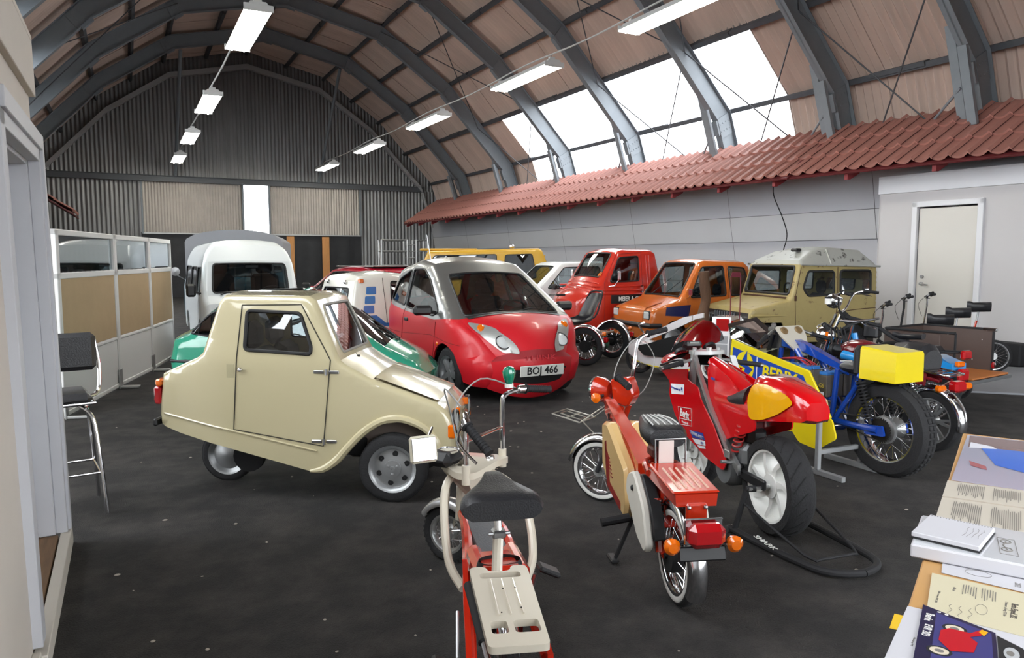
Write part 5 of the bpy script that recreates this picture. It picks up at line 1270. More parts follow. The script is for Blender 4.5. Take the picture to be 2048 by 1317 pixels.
tb(root, 'brake_cable', mat('grey_cable', ''), [(-.17, -.19, 1.03), (-.1, -.12, .95), (-.06, -.05, .8), (-.1, 0, .62)], .0035, 5, 6).matrix_local = Mf
tb(root, 'throttle_cable', mat('grey_cable', ''), [(-.19, -.2, 1.0), (-.24, -.24, .88), (-.23, -.14, .72), (-.2, -.03, .66)], .003, 5, 6).matrix_local = Mf
B('turn_signal', AMBER, root, lambda m: m.lathe([(.001, -.02), (.026, -.012), (.03, .01), (.001, .02)], 16), loc=Mf @ T(-.05, .16, .68)); tb(root, 'signal_stalk', PLAST, [(-.05, .08, .68), (-.05, .15, .68)], .01, 1).matrix_local = Mf
B('front_carrier', mat('chromed_wire', '#c9c6ba', .3, .7), root, lambda m: (m.tube([(.1, -.1, .5), (.3, -.09, .53), (.3, .09, .53), (.1, .1, .5)], .005, 6, closed=True), m.tube([(.13, -.04, .505), (.27, -.04, .528), (.27, .04, .528), (.13, .04, .505)], .004, 6, closed=True), m.tube([(.2, -.095, .515), (.2, .095, .515)], .004, 6), m.tube([(.1, .08, .5), (-.06, .05, .62)], .004, 6), m.tube([(.1, -.08, .5), (-.06, -.05, .62)], .004, 6), m.tube([(.15, 0, .5), (.05, 0, .42)], .004, 6)), loc=Mf)
tb(root, 'kick_stand', PLAST, [(.42, .08, .24), (.44, .16, .03)], .01, 1); B('stand_foot', PLAST, root, lambda m: m.box((.46, .17, .02), (.1, .04, .02), b=.006))
B('foot_peg', BLACK, root, lambda m: m.tube([(.42, .1, .24), (.42, .24, .22)], .022, 10)); B('foot_peg', BLACK, root, lambda m: m.tube([(.42, -.1, .24), (.42, -.24, .22)], .022, 10))
B('motor_case', DARK, root, lambda m: (m.box((.34, 0, .28), (.2, .12, .16), b=.03),)); B('brake_drum', DARK, root, lambda m: m.lathe([(.001, .05), (.07, .05), (.075, .03), (.075, .0)], 24, M=T(0, 0, .215)))
B('tail_plate', ER, root, lambda m: m.box((.2, 0, .4), (.22, .1, .2), b=.01))
# ---- red racing motorcycle ----
RB = paint('race_red', '#c20710', .15, 1.)
WR = paint('white_wheel', '#dcdcd8', .35, .4)
root = thing('race_motorcycle', 'red fully faired electric racing motorcycle with yellow tail panel on a paddock stand', 'motorcycle', (3.3, 3.07, 0), 75)
bwheel(root, T(0, 0, .285), .285, .15, .205, rim=WR, kind='cast', hub=.07, hubw=.05, hubm=WR)
bwheel(root, T(1.02, 0, .24) @ R(10, 'Z'), .24, .1, .175, rim=WR, kind='cast', hub=.06, hubw=.04, hubm=WR)
B('tread_groove', DARK, root, lambda m: [m.tube([(.2855 * cos(A), -.01, .285 + .2855 * sin(A)), (.287 * cos(A + .13), .03, .285 + .287 * sin(A + .13)), (.272 * cos(A + .3), .07, .285 + .272 * sin(A + .3))], .003, 4, sm=2) for A in [k * .3 for k in range(21)]])
YP = mat('race_yellow', '#e0a400', .25, 0, .8)
# tail fairing
def tailf(m):
    rs = []
    for x, w, zt, zb in ((-.36, .07, .84, .75), (-.33, .085, .865, .73), (-.2, .105, .9, .71), (-.05, .12, .925, .68), (.08, .12, .925, .65), (.15, .115, .86, .61), (.22, .12, .76, .58)):
        rs.append([(x, w * .62, zt), (x, w * .86, zt - .02), (x, w, (zt + zb) / 2), (x, w * .95, zb), (x, 0, zb - .01), (x, -w * .95, zb), (x, -w, (zt + zb) / 2), (x, -w * .86, zt - .02), (x, -w * .62, zt)])
    m.loft(rs)
tf = B('tail_fairing', RB, root, tailf, ang=50)
for s_ in (-1, 1):
    B('yellow_panel', YP, root, lambda m: skin(m, rnd([(-.29, .825), (-.24, .86), (-.05, .89), (.07, .88), (.135, .78), (.11, .66), (-.02, .68), (-.16, .74)], .04, 4), [], lambda u, z: (u, s_ * (.131 - .1 * max(0, -u) - .0 + (.0 if z < .86 else -(z - .86) * .5)), z), .04))
    B('tank_fairing', RB, root, lambda m: skin(m, rnd([(.73, .91), (.74, .86), (.64, .72), (.5, .54), (.42, .46), (.34, .49), (.05, .6), (.05, .72), (.2, .75), (.42, .84)], .03, 3), [], lambda u, z: (u, s_ * (.125 - max(0, z - .7) * .28), z), .05, thick=(0, -s_ * .01, 0)))
    B('frame_spar', ALU, root, lambda m: m.loft([[(x, s_ * .15, z - .03), (x + .02, s_ * .118, z - .03), (x + .03, s_ * .118, z + .03), (x + .01, s_ * .15, z + .03)] for x, z in ((.78, .91), (.7, .8), (.55, .63), (.4, .49), (.27, .39), (.18, .33))]))
    # side fairing with the lip that spreads to the screen
    def ff(u, z):
        y = .17 - .02 * abs(z - .5) + (max(0, z - .74)) * .35
        return (u, s_ * y, z)
    B('side_fairing', RB, root, lambda m: skin(m, rnd([(1.31, .8), (1.09, .815), (.775, .86), (.84, .78), (.7, .75), (.655, .675), (.475, .548), (.29, .356), (.33, .29), (.565, .314), (.867, .392), (1.035, .497), (1.143, .62), (1.14, .713)], .025, 3), [], ff, .05, thick=(0, -s_ * .008, 0)))
    f = lambda u, z, e=.002: (ff(u, z)[0], ff(u, z)[1] + s_ * e, z)
    def sticker(pts, m_, nm='sticker', e=.003): return B(nm, m_, root, lambda m: skin(m, pts, [], lambda u, z: f(u, z, e), .05))
    sticker([(1.12, .705), (.9, .735), (.9, .665), (1.1, .635)], mat('sticker_white', '#dfe0e2', .35))
    sticker([(.8, .44), (.6, .465), (.57, .425), (.75, .4)], mat('sticker_blue', '#25409a', .35)); sticker([(.755, .395), (.57, .42), (.56, .39), (.7, .37)], mat('sticker_white', '')); sticker([(.68, .365), (.57, .385), (.56, .37), (.65, .352)], mat('sticker_white', ''))
    ro = R(180, 'Z') if s_ > 0 else I4
    def tx(s, x, z, sz, m_, e=.006, sx=1., b_=0): text(root, 'fairing_lettering', s, sz, m_, T(x, f(x, z, e)[1], z) @ ro @ R(90, 'X'), ext=.001, sx=sx, bold=b_)
    bl = mat('sticker_blue', '')
    tx('EComponents AB', 1.03, .685, .022, bl); tx('BJ', .93, .697, .032, bl); tx('Berix', .87, .535, .075, WHITE, sx=.85, b_=.002); tx('Elsystem AB', .86, .478, .02, WHITE)
    tx('TEKNIK-NYTT', .68, .432, .03, WHITE, e=.006); tx('EVT', .6, .397, .022, bl, e=.008)
    B('logo_frame', WHITE, root, lambda m: (m.tube([f(u, z, .004) for u, z in ((.98, .565), (.78, .59), (.76, .475), (.94, .45))], .0022, 5, closed=True), m.tube([f(.77, .51, .004), f(.955, .49, .004)], .0022, 5)))
    B('blue_mark', bl, root, lambda m: m.box((.6, s_ * .112, .82), (.05, .004, .014), b=0))
    B('fork_leg', ALU, root, lambda m: m.tube([(1.02, s_ * .08, .24), (.94, s_ * .085, .78), (.92, s_ * .09, .95)], [.018, .024, .026], 14))
    B('fork_cap', ALU, root, lambda m: m.tube([(.917, s_ * .09, .965), (.915, s_ * .09, .985)], .014, 10))
    tb(root, 'clip_on_bar', ALU, [(.93, s_ * .1, .9), (.88, s_ * .22, .885), (.84, s_ * .34, .87)], .011, 1)
    grip(root, (.88, s_ * .2, .885), (.83, s_ * .36, .865), .017); B('bar_end', STEEL, root, lambda m: m.tube([(.83, s_ * .36, .865), (.824, s_ * .38, .862)], .015, 10))
    tb(root, 'clutch_lever', PLAST, [(.92, s_ * .15, .9), (.97, s_ * .22, .89), (.93, s_ * .33, .87)], .007, 3)
    B('foot_peg', STEEL, root, lambda m: m.tube([(.26, s_ * .13, .36), (.26, s_ * .22, .37)], .011, 8)); B('foot_plate', ALU, root, lambda m: m.box((.28, s_ * .17, .41), (.06, .01, .05), b=.004))
B('tank_top', RB, root, lambda m: m.loft([[(x, -w, z - .03), (x, -w * .7, z), (x, 0, z + .014), (x, w * .7, z), (x, w, z - .03)] for x, w, z in ((.8, .05, .925), (.65, .065, .895), (.5, .08, .86), (.35, .1, .8), (.2, .11, .74))], closed=False, cap=False), ang=60)
B('fairing_belly', RB, root, lambda m: m.loft([[(x, -w, z), (x, -w * .6, z - .03), (x, w * .6, z - .03), (x, w, z)] for x, w, z in ((.33, .16, .3), (.6, .165, .325), (.87, .16, .4))], closed=False, cap=False))
def seatpad(m):
    m.loft([[(x, w * cos(radians(a)), z + h * sin(radians(a))) for a in range(-20, 201, 20)] for x, w, z, h in ((.19, .125, .765, .1), (.27, .135, .745, .075), (.36, .13, .73, .05), (.46, .1, .73, .03), (.54, .06, .735, .02))])
B('seat_pad', VINYL, root, seatpad)
B('triple_clamp', ALU, root, lambda m: (skin(m, rnd([(.88, -.12), (.95, -.12), (.96, -.05), (.98, 0), (.96, .05), (.95, .12), (.88, .12), (.86, .04), (.85, 0), (.86, -.04)], .015, 3), [], lambda u, w: (u, w, .965), .05, thick=(0, 0, -.025)), m.tube([(.88, 0, .965), (.88, 0, .99)], .02, 14)))
B('upper_fairing', RB, root, lambda m: m.loft([[(x, w * sin(radians(a)), z + h * cos(radians(a))) for a in range(-110, 111, 20)] for x, w, z, h in ((1.02, .25, .86, .09), (1.15, .235, .86, .085), (1.28, .17, .84, .08), (1.36, .08, .8, .05))], closed=False, cap=False), ang=60)
B('fairing_lining', DARK, root, lambda m: m.loft([[(x, w * sin(radians(a)), z + h * cos(radians(a))) for a in range(-120, 121, 20)] for x, w, z, h in ((1.03, .235, .855, .08), (1.15, .22, .855, .075), (1.3, .12, .84, .06))], closed=False, cap=False), ang=60)
B('windscreen', glass('pink_screen', '#c99aa2', .08), root, lambda m: m.loft([[(x, w * sin(radians(a)), z + h * cos(radians(a))) for a in range(-75, 76, 15)] for x, w, z, h in ((.98, .17, .98, .19), (1.1, .165, .95, .15), (1.22, .13, .9, .1))], closed=False, cap=False), ang=60)
B('instrument_panel', PLAST, root, lambda m: (m.box((1.08, .03, .98), (.05, .14, .08), b=.02, rot=(0, -35, 0)), m.lathe([(.001, -.01), (.045, -.01), (.05, .01)], 20, M=T(1.07, -.1, .96) @ R(55, 'Y') @ R(90, 'X')), m.lathe([(.001, -.01), (.04, -.01), (.045, .01)], 20, M=T(1.07, .12, .93) @ R(55, 'Y') @ R(90, 'X'))))
B('display', mat('lcd_grey', '#8f9994', .3), root, lambda m: m.box((1.053, .03, .995), (.008, .07, .035), b=.002, rot=(0, -35, 0)))
B('motor_unit', mat('motor_grey', '#6d6f70', .5, .4), root, lambda m: (m.box((.36, 0, .4), (.34, .2, .16), b=.04), m.lathe([(.001, -.14), (.1, -.14), (.12, -.1), (.12, .1), (.1, .14), (.001, .14)], 28, M=T(.38, 0, .3))))
B('swing_arm', PLAST, root, lambda m: (m.box((.17, .1, .3), (.42, .025, .06), b=.008), m.box((.17, -.1, .3), (.42, .025, .06), b=.008), m.box((.3, 0, .52), (.2, .12, .12), b=.03)))
def spring(m, a, c, r, turns, w=.006):
    a, c = Vector(a), Vector(c); d = c - a; n_ = turns * 12
    u = d.normalized().orthogonal().normalized(); v_ = d.normalized().cross(u)
    m.tube([a + d * i / n_ + u * r * cos(2 * pi * i / 12) + v_ * r * sin(2 * pi * i / 12) for i in range(n_ + 1)], w, 6)
B('shock_spring', mat('spring_red', '#a11f1c', .4), root, lambda m: spring(m, (.3, .1, .42), (.22, .1, .62), .028, 6))
# paddock stand
root = thing('paddock_stand', 'black tubular paddock stand holding the rear wheel of the red racing motorcycle', 'stand', (3.3, 3.07, 0), 83)
for s_ in (-1, 1):
    tb(root, 'side_rail', BLACK, [(.1, s_ * .24, .03), (-.1, s_ * .24, .028), (-.5, s_ * .2, .028), (-.62, s_ * .12, .028), (-.66, 0, .028)], .02, 3)
    tb(root, 'upright', BLACK, [(.06, s_ * .24, .04), (.02, s_ * .2, .27)], .017, 1); tb(root, 'axle_spigot', STEEL, [(0, s_ * .2, .285), (0, s_ * .06, .285)], .01, 1)
    B('spigot_block', BLACK, root, lambda m: m.tube([(.02, s_ * .2, .28), (0, s_ * .15, .285)], .019, 10)); tb(root, 'brace_bar', BLACK, [(.03, s_ * .21, .2), (-.42, s_ * .16, .05), (-.48, s_ * .1, .045), (-.48, 0, .045)], .008, 2)
    B('roller', STEEL, root, lambda m: m.lathe([(.001, -.02), (.022, -.02), (.022, .02), (.001, .02)], 14, M=T(.11, s_ * .24, .022)))
text(root, 'rail_lettering', 'SHARK', .045, WHITE, T(-.2, .235, .0505) @ R(172, 'Z'), sx=1.5); 
# ---- blue and yellow sidecar racer ----
root = thing('sidecar_motorcycle', 'blue framed battery motorcycle with yellow boxed tail and a knobbly rear tyre', 'motorcycle', (4.95, 3.56, 0), 88)
BF = paint('frame_blue', '#0f3f9e', .2, 1.); YB = paint('box_yellow', '#d9c40c', .3, .6)
bwheel(root, T(0, 0, .345), .345, .14, .235, kind='spoke', hub=.085, hubw=.07, n=36, knob=44, sp=.0022)
bwheel(root, T(1.32, 0, .33), .33, .09, .24, kind='spoke', hub=.06, hubw=.05, n=36)
B('brake_plate', ALU, root, lambda m: m.lathe([(.001, .09), (.05, .09), (.07, .08), (.1, .075), (.105, .05)], 28, M=T(0, 0, .345)))
B('sprocket', mat('sprocket_dark', '#2c2a28', .5, .6), root, lambda m: (m.lathe([(.001, .1), (.085, .1), (.085, .106), (.001, .106)], 40, M=T(0, 0, .345)), [m.box((.088 * cos(a), .103, .345 + .088 * sin(a)), (.012, .006, .012), b=.002) for a in [k * 2 * pi / 30 for k in range(30)]]))
tb(root, 'drive_chain', mat('chain_steel', '#4c4a48', .5, .7), [(0, .103, .43), (.4, .1, .4), (.5, .1, .37), (.4, .1, .33), (0, .103, .262)], .006, 1, 6)
for s_ in (-1, 1):
    tb(root, 'swing_arm', BF, [(.45, s_ * .11, .34), (.2, s_ * .12, .34), (.0, s_ * .12, .345)], [.026, .024, .03], 1)
    B('axle_plate', BF, root, lambda m: m.prism(rnd([(-.06, .31), (.1, .3), (.14, .37), (-.04, .385)], .015, 3), s_ * .115, s_ * .135))
    tb(root, 'rear_strut', BF, [(.44, s_ * .1, .3), (.18, s_ * .1, .7)], .02, 1); tb(root, 'upright_tube', BF, [(.44, s_ * .1, .3), (.4, s_ * .1, .74)], .022, 1)
    tb(root, 'down_tube', BF, [(.82, s_ * .1, .85), (.7, s_ * .1, .7), (.66, s_ * .1, .6), (.44, s_ * .1, .28)], .021, 1); tb(root, 'front_down_tube', BF, [(1.02, s_ * .06, .84), (1.0, s_ * .1, .3), (.6, s_ * .1, .22), (.44, s_ * .1, .28)], .02, 2)
    tb(root, 'cross_tube', BF, [(.62, s_ * .1, .52), (.42, s_ * .1, .5)], .018, 1)
    B('shock_body', BLACK, root, lambda m: m.tube([(.06, s_ * .13, .38), (.17, s_ * .13, .7)], .012, 10)); B('shock_spring', PLAST, root, lambda m: spring(m, (.07, s_ * .13, .42), (.165, s_ * .13, .69), .03, 12, .0065))
    B('shock_cap', BF, root, lambda m: m.ball((.17, s_ * .13, .72), (.025, .02, .025)))
    tb(root, 'fork_leg', PLAST, [(1.32, s_ * .07, .33), (1.1, s_ * .08, .95)], .02, 1)
    tb(root, 'handlebar', mat('weathered_steel', '#7b7976', .4, .7), [(1.08, s_ * .04, .97), (1.05, s_ * .12, .99), (.98, s_ * .3, .93)], .012, 3)
    grip(root, (1.0, s_ * .26, .945), (.93, s_ * .4, .9), .017)
B('spine_tube', BF, root, lambda m: m.loft([[(x, -.035, z - h), (x, .035, z - h), (x, .035, z + h), (x, -.035, z + h)] for x, z, h in ((1.05, .9, .05), (.8, .86, .035), (.35, .72, .025))]))
B('bar_clamp', mat('weathered_steel', ''), root, lambda m: (m.box((1.08, 0, .99), (.09, .26, .045), b=.012), m.box((1.1, .08, 1.02), (.04, .04, .05), b=.01), m.tube([(1.12, 0, .6), (1.08, 0, 1.0)], .025, 12)))
B('dash_plate', mat('white_plate', '#c9c4b6', .4, .3), root, lambda m: skin(m, rnd([(.0, -.14), (.1, -.15), (.1, .15), (.0, .14), (-.2, .05), (-.2, -.05)], .03, 3), [], lambda u, w: (u, w, 0), .08, thick=(0, 0, -.012)), loc=T(.93, .02, .95) @ R(-50, 'Y'))
for y in (-.08, .08): B('round_gauge', mat('brass_ring', '#8c7452', .4, .5), root, lambda m: (m.lathe([(.001, .006), (.012, .006), (.014, .012), (.032, .012), (.036, .0)], 18, M=R(90, 'X'))), loc=T(.962, y + .02, .99) @ R(-50, 'Y'))
text(root, 'plate_text', 'USA', .028, PLAST, T(.86, .02, .88) @ R(-50, 'Y') @ R(-90, 'Z'))
BT = mat('battery_case', '#57514a', .4, var=.2, vs=20); BTB = mat('battery_blue', '#3573b8', .4)
def batt(x, y, z, w=.09, d=.1, h=.13):
    o = B('battery', BT, root, lambda m: m.box((0, 0, 0), (d, w, h), b=.004), loc=T(x, y, z)); B('battery_lid', BTB, o, lambda m: m.box((0, 0, h / 2 + .012), (d * .9, w * .85, .025), b=.004)); B('terminal', STEEL, o, lambda m: m.ball((d * .25, w * .25, h / 2 + .03), .007, n=8, m=4))
for i in range(5):
    for y in (.17, .26): batt(.58 + .105 * i, y, .66)
for y in (.02, .11): batt(.5, y, .6, h=.17)
batt(.5, -.08, .6, h=.17)
for k in range(4): tb(root, 'red_cable', mat('red_cable', '#9c1a22', .5), [(.55, .16 + .03 * k, .76), (.7, .14 + .03 * k, .79 + .01 * (k % 2)), (.9, .18 + .02 * k, .77)], .005, 4, 6)
text(root, 'battery_text', 'YUASA', .03, mat('battery_print', '#c2ac4a', .5), T(.62, .307, .63) @ R(180, 'Z') @ R(90, 'X')); text(root, 'battery_text', 'GS', .045, mat('battery_print', ''), T(.5, .157, .6) @ R(180, 'Z') @ R(90, 'X'))
B('tape_roll', mat('grey_cloth', '#8a8a86', .9, bump=.4, bs=60), root, lambda m: m.tube([(.6, .3, .73), (.56, .31, .6), (.57, .31, .52)], .022, 8, sm=3)); B('cable_tray', ALU, root, lambda m: m.box((.62, .1, .71), (.16, .14, .012), b=.004, rot=(0, 12, 0)))
B('seat', VINYL, root, lambda m: m.loft([[(x, w * cos(radians(a)), z + h * sin(radians(a))) for a in range(0, 360, 30)] for x, w, z, h in ((.18, .12, .76, .055), (.3, .115, .76, .05), (.38, .09, .76, .042), (.43, .05, .755, .03))]))
B('seat_back', VINYL, root, lambda m: m.box((.2, 0, .83), (.09, .3, .24), b=.035)); B('seat_stripe', mat('white_piping', ''), root, lambda m: m.tube([(.42, .05, .8), (.3, .06, .815)], .004))
B('tail_box', YB, root, lambda m: m.loft([[(x, -w, z0), (x, w, z0), (x, w * .97, z1 - .02), (x, w * .88, z1), (x, -w * .88, z1), (x, -w * .97, z1 - .02)] for x, w, z0, z1 in ((-.14, .15, .71, .93), (.16, .15, .71, .95))]))
# yellow side fairing carried on the left with blue badge
YF = 0.34
MFm = T(0, YF, 0)
B('side_fairing', YB, root, lambda m: m.prism([(1.3, .9), (1.34, .52), (1.1, .3), (.7, .22), (.3, .28), (.22, .42), (.44, .74), (1.0, .84)], 0, .02, b=.004), loc=MFm)
B('fairing_skirt', YB, root, lambda m: m.prism(rnd([(.15, .12), (.32, .0), (.5, .02), (.6, .12), (.55, .26), (.2, .26)], .03, 3), 0, .015), loc=T(-.02, YF + .04, .16))
BB = mat('badge_blue', '#123c96', .35); FM = T(0, YF + .021, 0)
B('badge', BB, root, lambda m: m.prism([(1.29, .835), (1.31, .57), (.37, .5), (.49, .695), (1.0, .785)], 0, .002), loc=FM)
def disc(m, cx, cz, r, r2, a0=0, a1=360):
    m.prism([(cx + r * cos(radians(a0 + (a1 - a0) * k / 24)), cz + r2 * sin(radians(a0 + (a1 - a0) * k / 24))) for k in range(25)], .002, .004)
B('badge_disc', YB, root, lambda m: disc(m, 1.13, .68, .11, .13, 0, 359), loc=FM); B('badge_edge', YB, root, lambda m: m.prism([(1.275, .83), (1.295, .57), (1.32, .57), (1.3, .84)], .002, .004), loc=FM)
B('badge_bolt', BB, root, lambda m: m.prism([(1.1, .82), (1.19, .69), (1.12, .67), (1.16, .54), (1.03, .67), (1.1, .7)][::-1], .004, .006), loc=FM)
text(root, 'badge_lettering', 'BERIX', .15, YB, T(.735, YF + .026, .652) @ R(180, 'Z') @ R(90, 'X') @ R(-5, 'Z'), sx=.95, bold=.004)
B('badge_line', WHITE, root, lambda m: m.box((.985, .003, .66), (.006, .004, .24), b=0), loc=FM)
PGl = glass('violet_screen', '#2a1d6a', .1)
for nm, pts in (('side_screen', [(1.3, .34, .82), (1.42, .3, 1.02), (1.2, .33, .98), (1.02, .34, .9), (1.02, .34, .78)]), ('front_screen', [(1.42, .3, 1.02), (1.5, -.1, 1.06), (1.46, -.3, .9), (1.4, -.1, .75), (1.35, .3, .8)])):
    P3 = [Vector(p) for p in pts]
    B(nm, PGl, root, lambda m: m.add([*P3, *[p + Vector((.004, -.004, 0)) for p in P3]], [tuple(range(len(P3))), tuple(range(len(P3) * 2 - 1, len(P3) - 1, -1))] + [(i, (i + 1) % len(P3), (i + 1) % len(P3) + len(P3), i + len(P3)) for i in range(len(P3))]))
B('nose_shell', mat('clear_yellowed', '#9d9a72', .3), root, lambda m: m.loft([[(x, w * sin(radians(a)), z + h * cos(radians(a))) for a in range(-90, 91, 20)] for x, w, z, h in ((1.1, .26, .7, .12), (1.3, .24, .68, .12), (1.55, .12, .6, .08))], closed=False, cap=False))
B('blue_bottle', paint('bottle_blue', '#2f8fd0', .2, 1), root, lambda m: m.tube([(.68, -.28, .8), (.5, -.3, .78)], [.04, .045, .03], 12)); B('yellow_crate', YB, root, lambda m: m.box((.6, -.02, .34), (.14, .1, .1), b=.01))
root = thing('workshop_stand', 'grey square tube stand propping up the blue battery motorcycle', 'stand', (4.95, 3.56, 0), 88)
SG = mat('stand_grey', '#97999a', .45, .5)
B('post', SG, root, lambda m: m.box((.22, .47, .33), (.035, .035, .58), b=.004)); B('foot', SG, root, lambda m: m.box((.3, .46, .02), (.62, .04, .04), b=.004)); B('cross_bar', SG, root, lambda m: m.box((.22, .25, .17), (.03, .46, .035), b=.004)); B('post', SG, root, lambda m: m.box((.22, .03, .2), (.03, .03, .36), b=.004)); B('foot', SG, root, lambda m: m.box((.3, .03, .02), (.5, .04, .04), b=.004))
# ---- dark touring motorcycle with chrome rack ----
root = thing('motorcycle', 'black seated motorcycle with chrome luggage rack, maroon sides and grey cast wheels', 'motorcycle', (5.9, 3.86, 0), 88)
MAR = paint('maroon_paint', '#6a0e18', .25, .8)
bwheel(root, T(0, 0, .255), .255, .09, .185, rim=mat('cast_grey', '#8c8d8d', .4, .5), kind='mag', hub=.04, hubw=.05)
bwheel(root, T(1.2, 0, .255) @ R(12, 'Z'), .255, .08, .19, rim=mat('cast_grey', ''), kind='mag', hub=.04, hubw=.05)
fender(root, T(0, 0, .26), .275, .05, -10, 118, CHROME) if False else fender(root, T(0, 0, .26), .275, .05, 62, 190, CHROME)
B('chain_disc', DARK, root, lambda m: m.lathe([(.001, .07), (.12, .07), (.12, .06)], 28, M=T(.06, 0, .25)))
B('seat', VINYL, root, lambda m: m.loft([[(x, w * cos(radians(a)), z + h * sin(radians(a))) for a in range(0, 360, 30)] for x, w, z, h in ((.02, .12, .74, .1), (.06, .14, .77, .12), (.2, .14, .78, .12), (.28, .13, .75, .08), (.5, .12, .76, .07), (.66, .08, .77, .05))]))
B('side_cover', MAR, root, lambda m: (m.box((.25, .1, .62), (.5, .03, .12), b=.014, rot=(0, -4, 0)), m.box((.25, -.1, .62), (.5, .03, .12), b=.014)))
B('fuel_tank', MAR, root, lambda m: m.ball((.72, 0, .76), (.22, .12, .1)))
for s_ in (-1, 1):
    tb(root, 'rack_rail', CHROME, [(.15, s_ * .12, .69), (-.12, s_ * .12, .665), (-.18, s_ * .1, .66), (-.19, 0, .66)], .009, 3)
    B('shock_spring', CHROME, root, lambda m: spring(m, (.04, s_ * .1, .3), (.12, s_ * .1, .58), .028, 10, .005)); tb(root, 'rear_frame', MAR, [(.5, s_ * .1, .55), (.1, s_ * .1, .62), (-.1, s_ * .08, .6)], .014, 2)
    B('turn_signal', AMBER, root, lambda m: m.box((-.17, s_ * .16, .56), (.06, .09, .055), b=.016)); tb(root, 'signal_stalk', CHROME, [(-.14, 0, .6), (-.16, s_ * .14, .575)], .009, 1)
    tb(root, 'fork_leg', CHROME, [(1.2, s_ * .07, .255), (1.02, s_ * .08, .85)], .018, 1); tb(root, 'handlebar', PLAST, [(1.0, 0, .9), (.98, s_ * .1, .95), (.93, s_ * .24, 1.0), (.86, s_ * .32, .98)], .011, 3); grip(root, (.9, s_ * .28, .99), (.8, s_ * .34, .96))
    tb(root, 'clutch_lever', CHROME, [(.95, s_ * .24, 1.0), (.96, s_ * .3, .97), (.86, s_ * .36, .93)], .006, 3)
for k in range(5): tb(root, 'rack_bar', CHROME, [(.1 - .06 * k, -.11, .69 - .006 * k), (.1 - .06 * k, .11, .69 - .006 * k)], .006, 1)
B('tail_lamp', REDL, root, lambda m: m.box((-.2, 0, .57), (.09, .13, .09), b=.02)); B('motor_block', DARK, root, lambda m: m.box((.55, 0, .38), (.5, .2, .36), b=.04)); B('headlamp_shell', CHROME, root, lambda m: m.ball((1.14, 0, .86), .09))
B('round_mirror', PLAST, root, lambda m: m.ball((.62, .46, .8), (.03, .06, .065))); B('mirror_glass', mat('mirror_silver', ''), root, lambda m: m.lathe([(.001, 0), (.055, 0)], 20, M=T(.588, .46, .8) @ R(90, 'Z'))); tb(root, 'mirror_stalk', PLAST, [(.65, .44, .8), (.9, .2, .96)], .006, 2); B('orange_marker', AMBER, root, lambda m: m.tube([(.8, .36, .86), (.79, .36, .94)], .012))
for k in range(5): tb(root, 'cable_loom', BLACK, [(.98, .1 - .04 * k, .95), (.9, .16 - .05 * k, .8), (.84, .12 - .05 * k, .6), (.7, .05, .5)], .007, 4, 6)
# ---- chopper style dark moped behind ----
root = thing('chopper_moped', 'stripped black chopper moped with chrome headlamp and high bars behind the motorcycles', 'moped', (7.3, 4.8, 0), 106)
bwheel(root, T(0, 0, .28), .28, .07, .2, n=32); bwheel(root, T(1.25, 0, .29) @ R(20, 'Z'), .29, .06, .22, n=32)
for s_ in (-1, 1):
    tb(root, 'fork_leg', CHROME, [(1.25, s_ * .06, .29), (.98, s_ * .07, .98)], .017, 1); tb(root, 'frame_tube', BLACK, [(.95, 0, .95), (.6, s_ * .06, .6), (.3, s_ * .1, .42), (0, s_ * .08, .28)], .016, 3)
    tb(root, 'lower_tube', BLACK, [(.98, 0, .8), (.8, s_ * .08, .35), (.3, s_ * .1, .26), (0, s_ * .08, .28)], .016, 3)
    tb(root, 'handlebar', CHROME, [(.95, 0, 1.0), (.94, s_ * .1, 1.05), (.9, s_ * .2, 1.2), (.8, s_ * .32, 1.23)], .011, 4); grip(root, (.83, s_ * .28, 1.23), (.7, s_ * .36, 1.21))
    tb(root, 'brake_lever', CHROME, [(.88, s_ * .22, 1.22), (.9, s_ * .3, 1.2), (.78, s_ * .38, 1.17)], .006, 3)
B('headlamp_shell', CHROME, root, lambda m: m.ball((1.04, 0, 1.12), (.09, .09, .085))); B('bell', WHITE, root, lambda m: m.tube([(.98, .28, 1.1), (.98, .28, 1.16)], .035, 12)); B('bell_cap', BLACK, root, lambda m: m.tube([(.98, .28, 1.16), (.98, .28, 1.18)], .037, 12))
B('control_box', PLAST, root, lambda m: m.box((.62, -.02, .82), (.16, .14, .16), b=.02)); B('motor_block', DARK, root, lambda m: m.box((.5, 0, .4), (.3, .18, .24), b=.04)); saddle(root, T(.25, 0, .78), .3, .17); tb(root, 'seat_post', BLACK, [(.25, 0, .5), (.25, 0, .77)], .014, 1)
tb(root, 'rear_tube', BLACK, [(.9, 0, .95), (.6, 0, .88), (.35, 0, .74), (.1, 0, .7)], .022, 3)
for k in range(6): tb(root, 'cable_loom', BLACK, [(.95, .06 - .03 * k, 1.0), (.86, .02 - .03 * k, .86), (.84, -.05 + .03 * k, .6), (.7, 0, .45)], .008, 4, 6)
